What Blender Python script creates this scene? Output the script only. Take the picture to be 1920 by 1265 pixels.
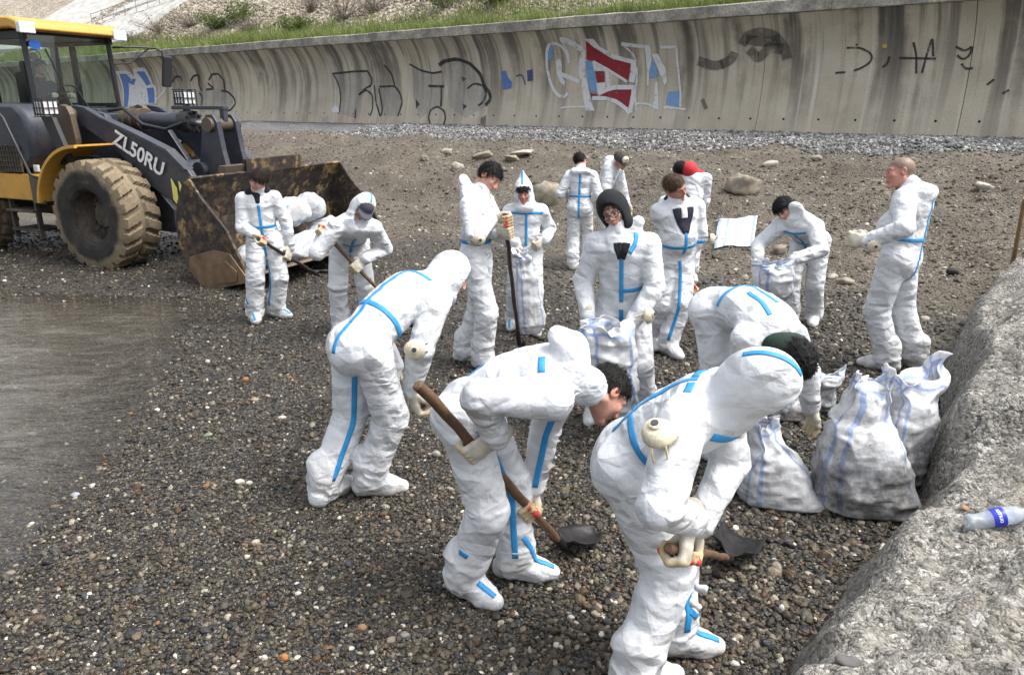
import bpy, bmesh, math, random
import numpy as np
from mathutils import Vector, Matrix
from mathutils.bvhtree import BVHTree
from mathutils.geometry import tessellate_polygon

R = math.radians
for o in list(bpy.data.objects): bpy.data.objects.remove(o)
SC = bpy.context.scene
COL = SC.collection

# ------------------------------------------------------------------ camera
FPX, PITCH, CAMH = 1400.0, R(17.43), 2.3
cam_d = bpy.data.cameras.new('camera'); cam = bpy.data.objects.new('camera', cam_d); COL.objects.link(cam)
cam.location = (0, 0, CAMH); cam.rotation_euler = (R(90) - PITCH, 0, 0)
cam_d.sensor_width = 36; cam_d.lens = 36 * FPX / 1920; cam_d.clip_start = .05; cam_d.clip_end = 600
SC.camera = cam
# ------------------------------------------------------------------ light
SUN_EL, SUN_AZ = R(60), R(100)         # azimuth measured from +Y (into the picture) towards +X (right)
wd = bpy.data.worlds.new('World'); SC.world = wd; wd.use_nodes = True
nt = wd.node_tree
sky = nt.nodes.new('ShaderNodeTexSky'); sky.sky_type = 'NISHITA'; sky.sun_disc = False
sky.sun_elevation = SUN_EL; sky.sun_rotation = SUN_AZ; sky.dust_density = 5.0; sky.air_density = 1.0; sky.ozone_density = 1.0
hs = nt.nodes.new('ShaderNodeHueSaturation'); hs.inputs['Saturation'].default_value = .32
nt.links.new(sky.outputs[0], hs.inputs['Color']); nt.links.new(hs.outputs[0], nt.nodes['Background'].inputs[0])
nt.nodes['Background'].inputs[1].default_value = .15
sl = bpy.data.lights.new('sun', 'SUN'); sl.energy = 1.1; sl.angle = R(24); sl.color = (1, .965, .92)
so = bpy.data.objects.new('sun', sl); COL.objects.link(so)
so.rotation_euler = (R(90) - SUN_EL, 0, math.pi - SUN_AZ)
SC.view_settings.view_transform = 'Standard'; SC.view_settings.look = 'None'
SC.view_settings.exposure = 1.15; SC.view_settings.gamma = 1.0; SC.view_settings.use_curve_mapping = False
SC.render.engine = 'CYCLES'
SC.cycles.use_denoising = True; SC.cycles.max_bounces = 6; SC.cycles.transparent_max_bounces = 12
SC.cycles.caustics_reflective = False; SC.cycles.caustics_refractive = False

# ------------------------------------------------------------------ photo geometry -> place
V3 = lambda *a: np.array(a, float)
C0 = V3(0, 0, CAMH)
_U = V3(0, math.sin(PITCH), math.cos(PITCH)); _FW = V3(0, math.cos(PITCH), -math.sin(PITCH)); _RX = V3(1, 0, 0)
def ray(px, py): return _RX * ((px - 960) / FPX) + _U * ((632.5 - py) / FPX) + _FW
def at_z(px, py, z=0.): d = ray(px, py); return C0 + d * ((z - CAMH) / d[2])
def at_y(px, py, Y): d = ray(px, py); return C0 + d * (Y / d[1])
def proj(p):
    v = np.asarray(p, float) - C0; w = v @ _FW
    return np.array([960 + FPX * (v @ _RX) / w, 632.5 - FPX * (v @ _U) / w])
def lift(p, px, py, L, s):
    d = ray(px, py); d = d / np.linalg.norm(d); w = C0 - p
    b = -(d @ w); disc = b * b - (w @ w) + L * L
    if disc < 0:
        q = C0 + d * b; return p + (q - p) / np.linalg.norm(q - p) * L
    return C0 + d * (b + s * math.sqrt(disc))
def nrm(v): v = np.asarray(v, float); return v / (np.linalg.norm(v) + 1e-12)
def sstep(a, b, x): t = np.clip((np.asarray(x, float) - a) / (b - a), 0, 1); return t * t * (3 - 2 * t)

# ------------------------------------------------------------------ noise
_L = np.random.RandomState(7).rand(64, 64, 64).astype(np.float32)
def vn(p):
    p = np.asarray(p, float); i = np.floor(p).astype(np.int64); f = p - i; f = f * f * (3 - 2 * f)
    x0, y0, z0 = i[..., 0] & 63, i[..., 1] & 63, i[..., 2] & 63; x1, y1, z1 = (x0 + 1) & 63, (y0 + 1) & 63, (z0 + 1) & 63
    fx, fy, fz = f[..., 0], f[..., 1], f[..., 2]
    a = _L[x0, y0, z0] * (1 - fx) + _L[x1, y0, z0] * fx; b = _L[x0, y1, z0] * (1 - fx) + _L[x1, y1, z0] * fx
    c = _L[x0, y0, z1] * (1 - fx) + _L[x1, y0, z1] * fx; d = _L[x0, y1, z1] * (1 - fx) + _L[x1, y1, z1] * fx
    return (a * (1 - fy) + b * fy) * (1 - fz) + (c * (1 - fy) + d * fy) * fz
def fbm(p, o=4):
    p = np.asarray(p, float); s = 0; a = .5
    for k in range(o): s = s + a * vn(p * 2 ** k + 17.3 * k); a *= .5
    return s

# ------------------------------------------------------------------ object helpers
ROOTM = {}
def link(o, parent=None):
    COL.objects.link(o)
    if parent is not None:
        o.parent = parent
        M = ROOTM.get(parent.name)
        if M is None: M = Matrix.Identity(4)
        o.matrix_parent_inverse = M.inverted()
        ROOTM[o.name] = Matrix.Identity(4)
    return o
def tag(o, label=None, cat=None, group=None, kind=None):
    if label: o['label'] = label
    if cat: o['category'] = cat
    if group: o['group'] = group
    if kind: o['kind'] = kind
    return o
def empty(name, loc=(0, 0, 0), rz=0, M=None):
    o = bpy.data.objects.new(name, None); o.empty_display_size = .1; COL.objects.link(o)
    if M is None: M = Matrix.Translation(Vector(loc)) @ Matrix.Rotation(rz, 4, 'Z')
    o.matrix_world = M; ROOTM[o.name] = M.copy(); return o
def mesh(name, V, Fc, smooth=True, col=None, uv=None):
    me = bpy.data.meshes.new(name)
    V = np.asarray(V, float)
    if isinstance(Fc, np.ndarray):
        n, k = Fc.shape
        me.vertices.add(len(V)); me.vertices.foreach_set('co', V.astype(np.float32).ravel())
        me.loops.add(n * k); me.loops.foreach_set('vertex_index', Fc.astype(np.int32).ravel())
        me.polygons.add(n); me.polygons.foreach_set('loop_start', np.arange(0, n * k, k, dtype=np.int32))
        me.update(calc_edges=True)
    else:
        me.from_pydata([tuple(v) for v in V], [], [tuple(f) for f in Fc]); me.update()
    me.validate()
    if smooth: me.polygons.foreach_set('use_smooth', np.ones(len(me.polygons), bool))
    if col is not None:
        a = me.color_attributes.new('Col', 'FLOAT_COLOR', 'POINT')
        c = np.ones((len(V), 4), np.float32); c[:, :3] = col; a.data.foreach_set('color', c.ravel())
    if uv is not None:
        l = me.uv_layers.new(name='UVMap'); idx = np.zeros(len(me.loops), np.int32); me.loops.foreach_get('vertex_index', idx)
        l.data.foreach_set('uv', np.asarray(uv, np.float32)[idx].ravel())
    return me
def obj(name, me, mat=None, parent=None, M=None):
    o = bpy.data.objects.new(name, me)
    if mat is not None and len(me.materials) == 0: me.materials.append(mat)
    link(o, parent)
    if M is not None:
        if parent is not None: o.matrix_basis = M      # parent inverse makes this a world matrix
        else: o.matrix_world = M
        ROOTM[o.name] = M.copy()
    return o
def mk(name, V, Fc, mat, parent=None, smooth=True, col=None, uv=None): return obj(name, mesh(name, V, Fc, smooth, col, uv), mat, parent)
def bevel(o, w=.01, seg=2, ang=40):
    m = o.modifiers.new('bevel', 'BEVEL'); m.width = w; m.segments = seg; m.limit_method = 'ANGLE'; m.angle_limit = R(ang); return o
def frame(o, x, y, z):
    M = Matrix.Identity(4)
    for i in range(3):
        M[i][0] = x[i]; M[i][1] = y[i]; M[i][2] = z[i]; M[i][3] = o[i]
    return M

class MB:
    """collects shapes into one mesh"""
    def __init__(s): s.v = []; s.f = []
    def add(s, V, Fc):
        b = len(s.v); s.v += [tuple(map(float, v)) for v in V]; s.f += [tuple(int(i) + b for i in f) for f in Fc]; return s
    def box(s, c, h, M=None):
        V = [V3(c[0] + i * h[0], c[1] + j * h[1], c[2] + k * h[2]) for i in (-1, 1) for j in (-1, 1) for k in (-1, 1)]
        if M is not None: V = [np.array(M @ Vector(v)) for v in V]
        return s.add(V, [(0, 1, 3, 2), (4, 6, 7, 5), (0, 4, 5, 1), (2, 3, 7, 6), (0, 2, 6, 4), (1, 5, 7, 3)])
    def tube(s, pts, r, n=12, caps=True):
        pts = [np.asarray(p, float) for p in pts]; rs = r if hasattr(r, '__len__') else [r] * len(pts)
        V = []; up = None
        for i, p in enumerate(pts):
            t = nrm(pts[min(i + 1, len(pts) - 1)] - pts[max(i - 1, 0)])
            if up is None: up = nrm(np.cross(t, V3(0, 0, 1) if abs(t[2]) < .9 else V3(1, 0, 0)))
            up = nrm(up - t * (up @ t)); w = np.cross(t, up)
            for k in range(n):
                a = 2 * math.pi * k / n; V.append(p + (up * math.cos(a) + w * math.sin(a)) * rs[i])
        Fc = [(i * n + k, i * n + (k + 1) % n, (i + 1) * n + (k + 1) % n, (i + 1) * n + k) for i in range(len(pts) - 1) for k in range(n)]
        if caps: Fc += [tuple(range(n - 1, -1, -1)), tuple((len(pts) - 1) * n + k for k in range(n))]
        return s.add(V, Fc)
    def prism(s, poly, y0, y1, plane='xz'):
        n = len(poly)
        if plane == 'xz': V = [(p[0], y0, p[1]) for p in poly] + [(p[0], y1, p[1]) for p in poly]
        elif plane == 'xy': V = [(p[0], p[1], y0) for p in poly] + [(p[0], p[1], y1) for p in poly]
        else: V = [(y0, p[0], p[1]) for p in poly] + [(y1, p[0], p[1]) for p in poly]
        tri = tessellate_polygon([[Vector((p[0], p[1], 0)) for p in poly]])
        Fc = [tuple(t) for t in tri] + [tuple(i + n for i in reversed(t)) for t in tri]
        Fc += [(i, (i + 1) % n, (i + 1) % n + n, i + n) for i in range(n)]
        return s.add(V, Fc)
    def lathe(s, prof, c, axis='y', n=48):
        V = []
        for (r, h) in prof:
            for k in range(n):
                a = 2 * math.pi * k / n; x, y = r * math.cos(a), r * math.sin(a)
                V.append({'y': (c[0] + x, c[1] + h, c[2] + y), 'z': (c[0] + x, c[1] + y, c[2] + h), 'x': (c[0] + h, c[1] + x, c[2] + y)}[axis])
        Fc = [(i * n + k, i * n + (k + 1) % n, (i + 1) * n + (k + 1) % n, (i + 1) * n + k) for i in range(len(prof) - 1) for k in range(n)]
        Fc += [tuple(range(n)), tuple((len(prof) - 1) * n + k for k in range(n))]
        return s.add(V, Fc)
    def build(s, name, mat, parent=None, smooth=False, bev=0, M=None):
        me = mesh(name, s.v, s.f, smooth)
        bm = bmesh.new(); bm.from_mesh(me); bmesh.ops.recalc_face_normals(bm, faces=bm.faces); bm.to_mesh(me); bm.free()
        if M is not None: me.transform(M)
        o = obj(name, me, mat, parent)
        if bev: bevel(o, bev)
        if smooth:
            try: me.set_sharp_from_angle(angle=R(40))
            except Exception: pass
        return o

# ------------------------------------------------------------------ materials
class NT:
    def __init__(s, name):
        s.m = bpy.data.materials.new(name); s.m.use_nodes = True; s.t = s.m.node_tree
        s.b = s.t.nodes['Principled BSDF']; s.out = s.t.nodes['Material Output']
    def n(s, typ, **kw):
        x = s.t.nodes.new('ShaderNode' + typ)
        for k, v in kw.items():
            if k.startswith('i_'):
                key = k[2:].replace('_', ' '); key = int(key) if key.isdigit() else key; s.set(x.inputs[key], v)
            else: setattr(x, k, v)
        return x
    def set(s, sock, v):
        if isinstance(v, bpy.types.NodeSocket): s.t.links.new(v, sock)
        elif isinstance(v, bpy.types.Node): s.t.links.new(v.outputs[0], sock)
        else:
            if hasattr(sock.default_value, '__len__') and len(sock.default_value) == 4 and len(v) == 3: v = (*v, 1)
            sock.default_value = v
    def coord(s, out='Object', scale=None):
        c = s.n('TexCoord').outputs[out]
        if scale is not None:
            m = s.n('Mapping'); s.set(m.inputs[0], c); m.inputs['Scale'].default_value = scale if hasattr(scale, '__len__') else (scale,) * 3; return m.outputs[0]
        return c
    def noise(s, vec, scale=5, detail=4, rough=.55, dist=0):
        x = s.n('TexNoise', i_Scale=scale, i_Detail=detail, i_Roughness=rough, i_Distortion=dist); s.set(x.inputs['Vector'], vec); return x.outputs[0]
    def voro(s, vec, scale=5, feature='F1', out='Distance', rnd=1):
        x = s.n('TexVoronoi', feature=feature, i_Scale=scale, i_Randomness=rnd); s.set(x.inputs['Vector'], vec); return x.outputs[out]
    def ramp(s, fac, stops, interp='LINEAR'):
        x = s.n('ValToRGB'); s.set(x.inputs[0], fac); e = x.color_ramp; e.interpolation = interp
        while len(e.elements) < len(stops): e.elements.new(.5)
        for el, (p, c) in zip(e.elements, stops): el.position = p; el.color = (*c, 1) if hasattr(c, '__len__') else (c, c, c, 1)
        return x.outputs[0]
    def mix(s, fac, a, b, mode='MIX'):
        x = s.n('Mix', data_type='RGBA', blend_type=mode); s.set(x.inputs[0], fac); s.set(x.inputs[6], a); s.set(x.inputs[7], b); return x.outputs[2]
    def math(s, op, a, b=0., c=None):
        x = s.n('Math', operation=op); s.set(x.inputs[0], a); s.set(x.inputs[1], b)
        if c is not None: s.set(x.inputs[2], c)
        return x.outputs[0]
    def bump(s, h, strength=.5, dist=.01, normal=None):
        x = s.n('Bump', i_Strength=strength, i_Distance=dist); s.set(x.inputs['Height'], h)
        if normal is not None: s.set(x.inputs['Normal'], normal)
        return x.outputs[0]
    def fin(s, color=None, rough=None, normal=None, metal=None, **kw):
        if color is not None: s.set(s.b.inputs['Base Color'], color)
        if rough is not None: s.set(s.b.inputs['Roughness'], rough)
        if normal is not None: s.set(s.b.inputs['Normal'], normal)
        if metal is not None: s.set(s.b.inputs['Metallic'], metal)
        for k, v in kw.items(): s.set(s.b.inputs[k.replace('_', ' ')], v)
        return s.m
def plain(name, c, rough=.5, metal=0, nscale=30, namp=.15, bump=.15, spec=.5):
    """a colour with uneven tone and a little relief"""
    t = NT(name); co = t.coord()
    f = t.noise(co, nscale, 5)
    lo = tuple(x * (1 - namp * 1.6) for x in c); hi = tuple(min(1, x * (1 + namp)) for x in c)
    return t.fin(t.ramp(f, [(.3, lo), (.7, hi)]), rough, t.bump(f, bump, .004), metal, Specular_IOR_Level=spec)
def attrcol(t, name='Col', typ='GEOMETRY'):
    a = t.n('Attribute', attribute_type=typ, attribute_name=name); return a.outputs['Color']

# ------------------------------------------------------------------ signed-distance bodies -> meshes
class SDF:
    def __init__(s, lo, hi, res):
        s.lo = np.asarray(lo, float); s.res = res; s.n = np.ceil((np.asarray(hi) - s.lo) / res).astype(int) + 1
        s.D = np.full(s.n, .3, np.float32); s.best = np.full(s.n, .3, np.float32)
        s.ax = np.zeros((*s.n, 3), np.float32); s.jt = np.zeros(s.n, np.float32)
    def sub(s, pts, r):
        a = np.min(pts, 0) - r; b = np.max(pts, 0) + r
        i0 = np.clip(np.floor((a - s.lo) / s.res).astype(int), 0, s.n); i1 = np.clip(np.ceil((b - s.lo) / s.res).astype(int) + 1, 0, s.n)
        if np.any(i1 <= i0): return None, None
        sl = tuple(slice(p, q) for p, q in zip(i0, i1))
        g = np.stack(np.meshgrid(*[s.lo[k] + s.res * np.arange(i0[k], i1[k]) for k in range(3)], indexing='ij'), -1)
        return sl, g
    def _merge(s, sl, d, k, axis=None, jt=None, mode='u'):
        D = s.D[sl]
        if mode == 'u':
            h = np.clip(.5 + .5 * (D - d) / k, 0, 1); N = D * (1 - h) + d * h - k * h * (1 - h)
            if axis is not None:
                m = d < s.best[sl]; s.best[sl][m] = d[m]; A = s.ax[sl]; A[m] = axis
                if jt is not None: J = s.jt[sl]; J[m] = jt[m]
        else:
            h = np.clip(.5 - .5 * (D + d) / k, 0, 1); N = D * (1 - h) - d * h + k * h * (1 - h)
        s.D[sl] = N
    def cone(s, a, b, ra, rb, k=.035, side=None, asp=1., mode='u', bunch=(0, 0)):
        a = np.asarray(a, float); b = np.asarray(b, float); m = max(ra, rb)
        sl, g = s.sub([a, b], m + .07)
        if sl is None: return
        ab = b - a; L = np.linalg.norm(ab); ax = ab / (L + 1e-9); w = g - a
        t = np.clip((w @ ab) / (L * L + 1e-9), 0, 1); q = w - t[..., None] * ab
        if side is None: rad = np.linalg.norm(q, axis=-1)
        else:
            sd = nrm(side - ax * (np.asarray(side) @ ax)); u = q @ sd; al = q @ ax; o = q - u[..., None] * sd - al[..., None] * ax
            rad = np.sqrt(u * u + al * al + (o * o).sum(-1) / asp ** 2)
        d = (rad - (ra + (rb - ra) * t)) * (1 if side is None else (1 + asp) / 2)
        jt = bunch[0] * np.exp(-(t * L / .12) ** 2) + bunch[1] * np.exp(-((1 - t) * L / .12) ** 2)
        s._merge(sl, d.astype(np.float32), k, ax, jt.astype(np.float32), mode)
    def ell(s, c, rad, M=None, k=.03, mode='u'):
        c = np.asarray(c, float); rad = np.asarray(rad, float); sl, g = s.sub([c], rad.max() + .07)
        if sl is None: return
        w = g - c
        if M is not None: w = np.stack([w @ np.asarray(M[i]) for i in range(3)], -1)
        k0 = np.linalg.norm(w / rad, axis=-1); k1 = np.linalg.norm(w / rad ** 2, axis=-1) + 1e-9
        d = k0 * (k0 - 1) / k1
        s._merge(sl, d.astype(np.float32), k, np.asarray(M[2], np.float32) if M is not None else V3(0, 0, 1), None if mode == 's' else np.zeros(d.shape, np.float32), mode)
    def pts(s): return np.stack(np.meshgrid(*[s.lo[k] + s.res * np.arange(s.n[k]) for k in range(3)], indexing='ij'), -1)
    def floor(s, z):
        zz = s.lo[2] + s.res * np.arange(s.n[2]); s.D = np.maximum(s.D, (z - zz)[None, None, :]).astype(np.float32)
    def wrinkle(s, amp, seed=0., fa=12., fr=3.5, base=.38):
        m = np.abs(s.D) < .06; idx = np.argwhere(m); p = s.lo + idx * s.res; ax = s.ax[m]; jt = s.jt[m]
        al = (p * ax).sum(-1, keepdims=True)
        wq = p * 9 + seed; warp = np.stack([vn(wq), vn(wq + 31), vn(wq + 57)], -1) - .5
        q = (p - al * ax) * fr + ax * al * fa + warp * 1.3 + seed
        r1 = 1 - np.abs(2 * vn(q) - 1); q2 = q * 2.1 + 11; r2 = 1 - np.abs(2 * vn(q2) - 1)
        big = vn(p * 5 + seed + 40) - .5
        h = (r1 ** 3 - .35) + .25 * (r2 ** 2 - .45)
        s.D[m] -= (amp * (base + jt) * h + amp * .3 * big).astype(np.float32)
    def mesh(s):
        D = s.D; neg = D < 0; nx, ny, nz = D.shape
        c = [(i, j, k) for i in (0, 1) for j in (0, 1) for k in (0, 1)]
        cnt = np.zeros((nx - 1, ny - 1, nz - 1), np.int8)
        for (i, j, k) in c: cnt += neg[i:nx - 1 + i, j:ny - 1 + j, k:nz - 1 + k]
        cell = np.argwhere((cnt > 0) & (cnt < 8)); N = len(cell)
        vals = {o: D[cell[:, 0] + o[0], cell[:, 1] + o[1], cell[:, 2] + o[2]] for o in c}
        acc = np.zeros((N, 3)); w = np.zeros(N)
        for o in c:
            for ax in range(3):
                if o[ax] == 0:
                    o2 = list(o); o2[ax] = 1; o2 = tuple(o2); a, b = vals[o], vals[o2]; x = (a < 0) != (b < 0)
                    t = np.where(x, a / np.where(a == b, 1, a - b), 0); p = np.tile(np.array(o, float), (N, 1)); p[:, ax] = t
                    acc[x] += p[x]; w[x] += 1
        V = s.lo + (cell + acc / w[:, None]) * s.res
        ids = -np.ones((nx - 1, ny - 1, nz - 1), np.int64); ids[tuple(cell.T)] = np.arange(N)
        Q = []
        for ax in range(3):
            sl0 = [slice(None)] * 3; sl1 = [slice(None)] * 3; sl0[ax] = slice(0, -1); sl1[ax] = slice(1, None)
            A = neg[tuple(sl0)]; B = neg[tuple(sl1)]; e = np.argwhere(A != B); u, v = (ax + 1) % 3, (ax + 2) % 3
            ok = (e[:, u] > 0) & (e[:, v] > 0) & (e[:, u] < D.shape[u] - 1) & (e[:, v] < D.shape[v] - 1); e = e[ok]
            fl = A[tuple(e.T)]; du = np.zeros(3, int); du[u] = 1; dv = np.zeros(3, int); dv[v] = 1
            q = np.stack([ids[tuple((e - du - dv).T)], ids[tuple((e - dv).T)], ids[tuple(e.T)], ids[tuple((e - du).T)]], 1)
            q[~fl] = q[~fl][:, ::-1]; Q.append(q)
        Q = np.concatenate(Q); Q = Q[(Q >= 0).all(1)]
        return V, Q
# ================================================================== materials of the place
def m_ground():
    t = NT('wet_shingle'); co = t.coord()
    big = t.noise(co, .9, 4); wet = t.n('Attribute', attribute_type='GEOMETRY', attribute_name='Col').outputs['Color']
    sep = t.n('SeparateColor'); t.set(sep.inputs[0], wet); dry = sep.outputs[0]; grav = sep.outputs[1]
    v1 = t.n('TexVoronoi', feature='F1', i_Scale=34.); t.set(v1.inputs['Vector'], co)
    v2 = t.n('TexVoronoi', feature='F1', i_Scale=13.); t.set(v2.inputs['Vector'], co)
    rnd = t.n('SeparateColor'); t.set(rnd.inputs[0], v1.outputs['Color'])
    rnd2 = t.n('SeparateColor'); t.set(rnd2.inputs[0], v2.outputs['Color'])
    wetc = t.ramp(rnd.outputs[0], [(0, (.016, .014, .012)), (.5, (.03, .027, .022)), (.8, (.055, .047, .036)), (1, (.13, .11, .085))])
    fine = t.noise(co, 55, 3)
    dryc = t.mix(.45, t.ramp(fine, [(.3, (.068, .058, .044)), (.55, (.128, .11, .083)), (.75, (.22, .19, .148))]),
                 t.ramp(rnd2.outputs[1], [(0, (.08, .068, .052)), (.7, (.15, .128, .098)), (.93, (.22, .195, .155)), (1, (.42, .38, .31))]))
    dryc = t.mix(t.ramp(big, [(.38, 0.), (.62, .7)]), dryc, t.ramp(fine, [(.35, (.055, .046, .034)), (.65, (.115, .097, .072))]))
    grc = t.ramp(rnd.outputs[1], [(0, (.05, .052, .055)), (.6, (.12, .122, .125)), (1, (.34, .34, .33))])
    c = t.mix(dry, wetc, dryc); c = t.mix(grav, c, grc)
    h = t.math('ADD', t.math('MULTIPLY', v1.outputs['Distance'], -1.2), t.math('ADD', t.math('MULTIPLY', v2.outputs['Distance'], -.8), t.noise(co, 9, 6)))
    r = t.mix(dry, (.42,) * 3, (.9,) * 3)
    return t.fin(c, r, t.bump(h, .9, .03))
def m_pebble():
    t = NT('pebble_stone'); c = attrcol(t, 'pcol', 'INSTANCER'); g = t.n('Attribute', attribute_type='INSTANCER', attribute_name='pgl').outputs['Fac']
    co = t.coord(); n = t.noise(co, 2.5, 5)
    c2 = t.mix(t.ramp(n, [(.35, .65), (.65, 1.15)]), (0, 0, 0), c)
    return t.fin(t.mix(.75, c, t.mix(1., c, t.ramp(n, [(.3, .55), (.7, 1.)]), 'MULTIPLY')), g, t.bump(n, .25, .2), Specular_IOR_Level=.35)
def m_concrete():
    t = NT('stained_seawall_concrete'); uv = t.n('UVMap', uv_map='UVMap').outputs[0]
    sep = t.n('SeparateXYZ'); t.set(sep.inputs[0], uv); u, v = sep.outputs[0], sep.outputs[1]
    def st(us, vs, off=0.):
        cx = t.n('CombineXYZ'); t.set(cx.inputs[0], t.math('MULTIPLY_ADD', u, us, off)); t.set(cx.inputs[1], t.math('MULTIPLY', v, vs)); return cx.outputs[0]
    base = t.ramp(t.noise(st(.5, .5), 1.2, 6), [(.3, (.38, .34, .265)), (.55, (.50, .453, .36)), (.75, (.58, .53, .435))])
    base = t.mix(t.ramp(v, [(.35, .45), (1.1, 0.)]), base, t.ramp(t.noise(st(.7, 1.2, 9), 1.5, 5), [(.4, (.43, .34, .265)), (.65, (.52, .42, .33))]))
    dark = t.noise(st(1.15, .09, 3.), 1., 3, .5); dark2 = t.noise(st(3.6, .13, 40.), 1., 3, .6); edge = t.noise(st(1.5, 1.1, 7), 2., 4)
    topw = t.ramp(t.math('DIVIDE', v, 4.2), [(.0, .05), (.25, .22), (.6, .7), (.95, 1.)])
    d1 = t.ramp(t.math('ADD', dark, t.math('MULTIPLY', t.math('SUBTRACT', edge, .5), .16)), [(.51, 0.), (.60, 1.)])
    d2 = t.ramp(dark2, [(.50, 0.), (.62, 1.)])
    c = t.mix(t.math('MULTIPLY', d2, t.math('MULTIPLY', topw, .75)), base, (.1, .09, .075))
    c = t.mix(t.math('MULTIPLY', d1, t.math('MULTIPLY_ADD', topw, .60, .15)), c, (.055, .052, .047))
    pale = t.ramp(t.noise(st(4.5, .11, 80.), 1., 4, .6), [(.58, 0.), (.7, 1.)])
    c = t.mix(t.math('MULTIPLY', pale, .6), c, (.66, .63, .55))
    sp = t.noise(st(9, 9), 3, 5)
    c = t.mix(t.ramp(sp, [(.3, .35), (.5, 0.)]), c, (.12, .105, .085))
    h = t.math('ADD', t.noise(st(1, 1), 14, 6), t.math('MULTIPLY', t.noise(st(6, .3), 2, 3), .7))
    return t.fin(c, .9, t.bump(h, .35, .02))
def m_cap():
    t = NT('weathered_coping_concrete'); co = t.coord(); n = t.noise(co, 1.7, 7, .65); f = t.noise(co, 14, 5)
    c = t.ramp(n, [(.3, (.14, .13, .115)), (.5, (.34, .32, .275)), (.68, (.55, .52, .45))])
    c = t.mix(t.ramp(f, [(.4, .4), (.6, 0.)]), c, (.09, .085, .075)); return t.fin(c, .9, t.bump(f, .5, .03))
def m_rock():
    t = NT('conglomerate_concrete'); co = t.coord(); big = t.noise(co, 1.6, 5); mid = t.noise(co, 9, 6, .65, .6)
    sc = t.n('Mapping'); t.set(sc.inputs[0], co); sc.inputs['Scale'].default_value = (1, 1.2, 1.); sc.inputs['Rotation'].default_value = (.3, .2, .7)
    wv = t.n('VectorMath', operation='ADD'); t.set(wv.inputs[0], sc.outputs[0])
    nv = t.n('TexNoise', i_Scale=14., i_Detail=3.); t.set(nv.inputs['Vector'], co); sc2 = t.n('VectorMath', operation='SCALE'); t.set(sc2.inputs[0], nv.outputs['Color']); sc2.inputs['Scale'].default_value = .05; t.set(wv.inputs[1], sc2.outputs[0])
    v = t.n('TexVoronoi', feature='F1', i_Scale=26.); t.set(v.inputs['Vector'], wv.outputs[0]); s = t.n('SeparateColor'); t.set(s.inputs[0], v.outputs['Color'])
    v3 = t.n('TexVoronoi', feature='F1', i_Scale=70.); t.set(v3.inputs['Vector'], wv.outputs[0]); s3 = t.n('SeparateColor'); t.set(s3.inputs[0], v3.outputs['Color'])
    chips = t.mix(t.ramp(mid, [(.42, 0.), (.55, 1.)]), t.ramp(s.outputs[0], [(0, (.1, .095, .085)), (.35, (.24, .225, .195)), (.75, (.32, .302, .265)), (.93, (.43, .415, .385)), (1, (.58, .57, .54))]),
                  t.ramp(s3.outputs[0], [(0, (.06, .056, .05)), (.4, (.2, .188, .16)), (.8, (.33, .318, .28)), (1, (.52, .51, .48))]))
    c = t.mix(t.ramp(big, [(.45, 0.), (.72, .35)]), chips, t.ramp(mid, [(.35, (.15, .14, .125)), (.65, (.27, .255, .225))]))
    pits = t.noise(co, 38, 4, .6); c = t.mix(t.ramp(pits, [(.34, .85), (.43, 0.)]), c, (.05, .046, .04))
    c = t.mix(t.ramp(t.noise(co, 3.3, 3), [(.6, 0.), (.75, .3)]), c, (.34, .28, .19))
    ge = t.n('NewGeometry'); pz = t.n('SeparateXYZ'); t.set(pz.inputs[0], ge.outputs['Position'])
    c = t.mix(t.ramp(t.math('ADD', pz.outputs[2], t.math('MULTIPLY', big, .25)), [(.12, .55), (.42, 0.)]), c, (.075, .07, .062))   # darker towards the foot, with an uneven edge
    h = t.math('ADD', t.math('MULTIPLY', v.outputs['Distance'], -.7), t.math('ADD', t.math('MULTIPLY', v3.outputs['Distance'], -.35), t.math('ADD', t.math('MULTIPLY', mid, 1.5), t.math('MULTIPLY', pits, .6))))
    return t.fin(c, .88, t.bump(h, 1., .028))
def m_water():
    t = NT('shallow_sea_water'); co = t.coord(); mp = t.n('Mapping'); t.set(mp.inputs[0], co); mp.inputs['Scale'].default_value = (1.1, 2.6, 1); mp.inputs['Rotation'].default_value = (0, 0, R(-12))
    h = t.math('ADD', t.noise(mp.outputs[0], 3.5, 3, .5, .5), t.math('MULTIPLY', t.noise(mp.outputs[0], 12, 2), .22))
    nb = t.bump(h, .55, .06)
    gl = t.n('BsdfGlossy', i_Color=(1, 1, 1, 1), i_Roughness=.03); t.set(gl.inputs['Normal'], nb)
    tr = t.n('BsdfTransparent', i_Color=(.86, .84, .79, 1)); df = t.n('BsdfDiffuse'); t.set(df.inputs['Normal'], nb); t.set(df.inputs['Color'], t.ramp(t.noise(mp.outputs[0], 1.6, 5, .6, .8), [(.35, (.13, .118, .094)), (.52, (.20, .184, .155)), (.68, (.31, .295, .265))]))
    fr = t.n('Fresnel', i_IOR=1.45); t.set(fr.inputs['Normal'], nb)
    dep = t.n('Attribute', attribute_type='GEOMETRY', attribute_name='Col').outputs['Fac']
    m1 = t.n('MixShader'); t.set(m1.inputs[0], dep); t.set(m1.inputs[1], tr.outputs[0]); t.set(m1.inputs[2], df.outputs[0])
    m2 = t.n('MixShader'); t.set(m2.inputs[0], fr.outputs[0]); t.set(m2.inputs[1], m1.outputs[0]); t.set(m2.inputs[2], gl.outputs[0])
    t.t.links.new(m2.outputs[0], t.out.inputs[0]); return t.m
MAT = dict(ground=m_ground(), pebble=m_pebble(), wall=m_concrete(), cap=m_cap(), rock=m_rock(), water=m_water())

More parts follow.
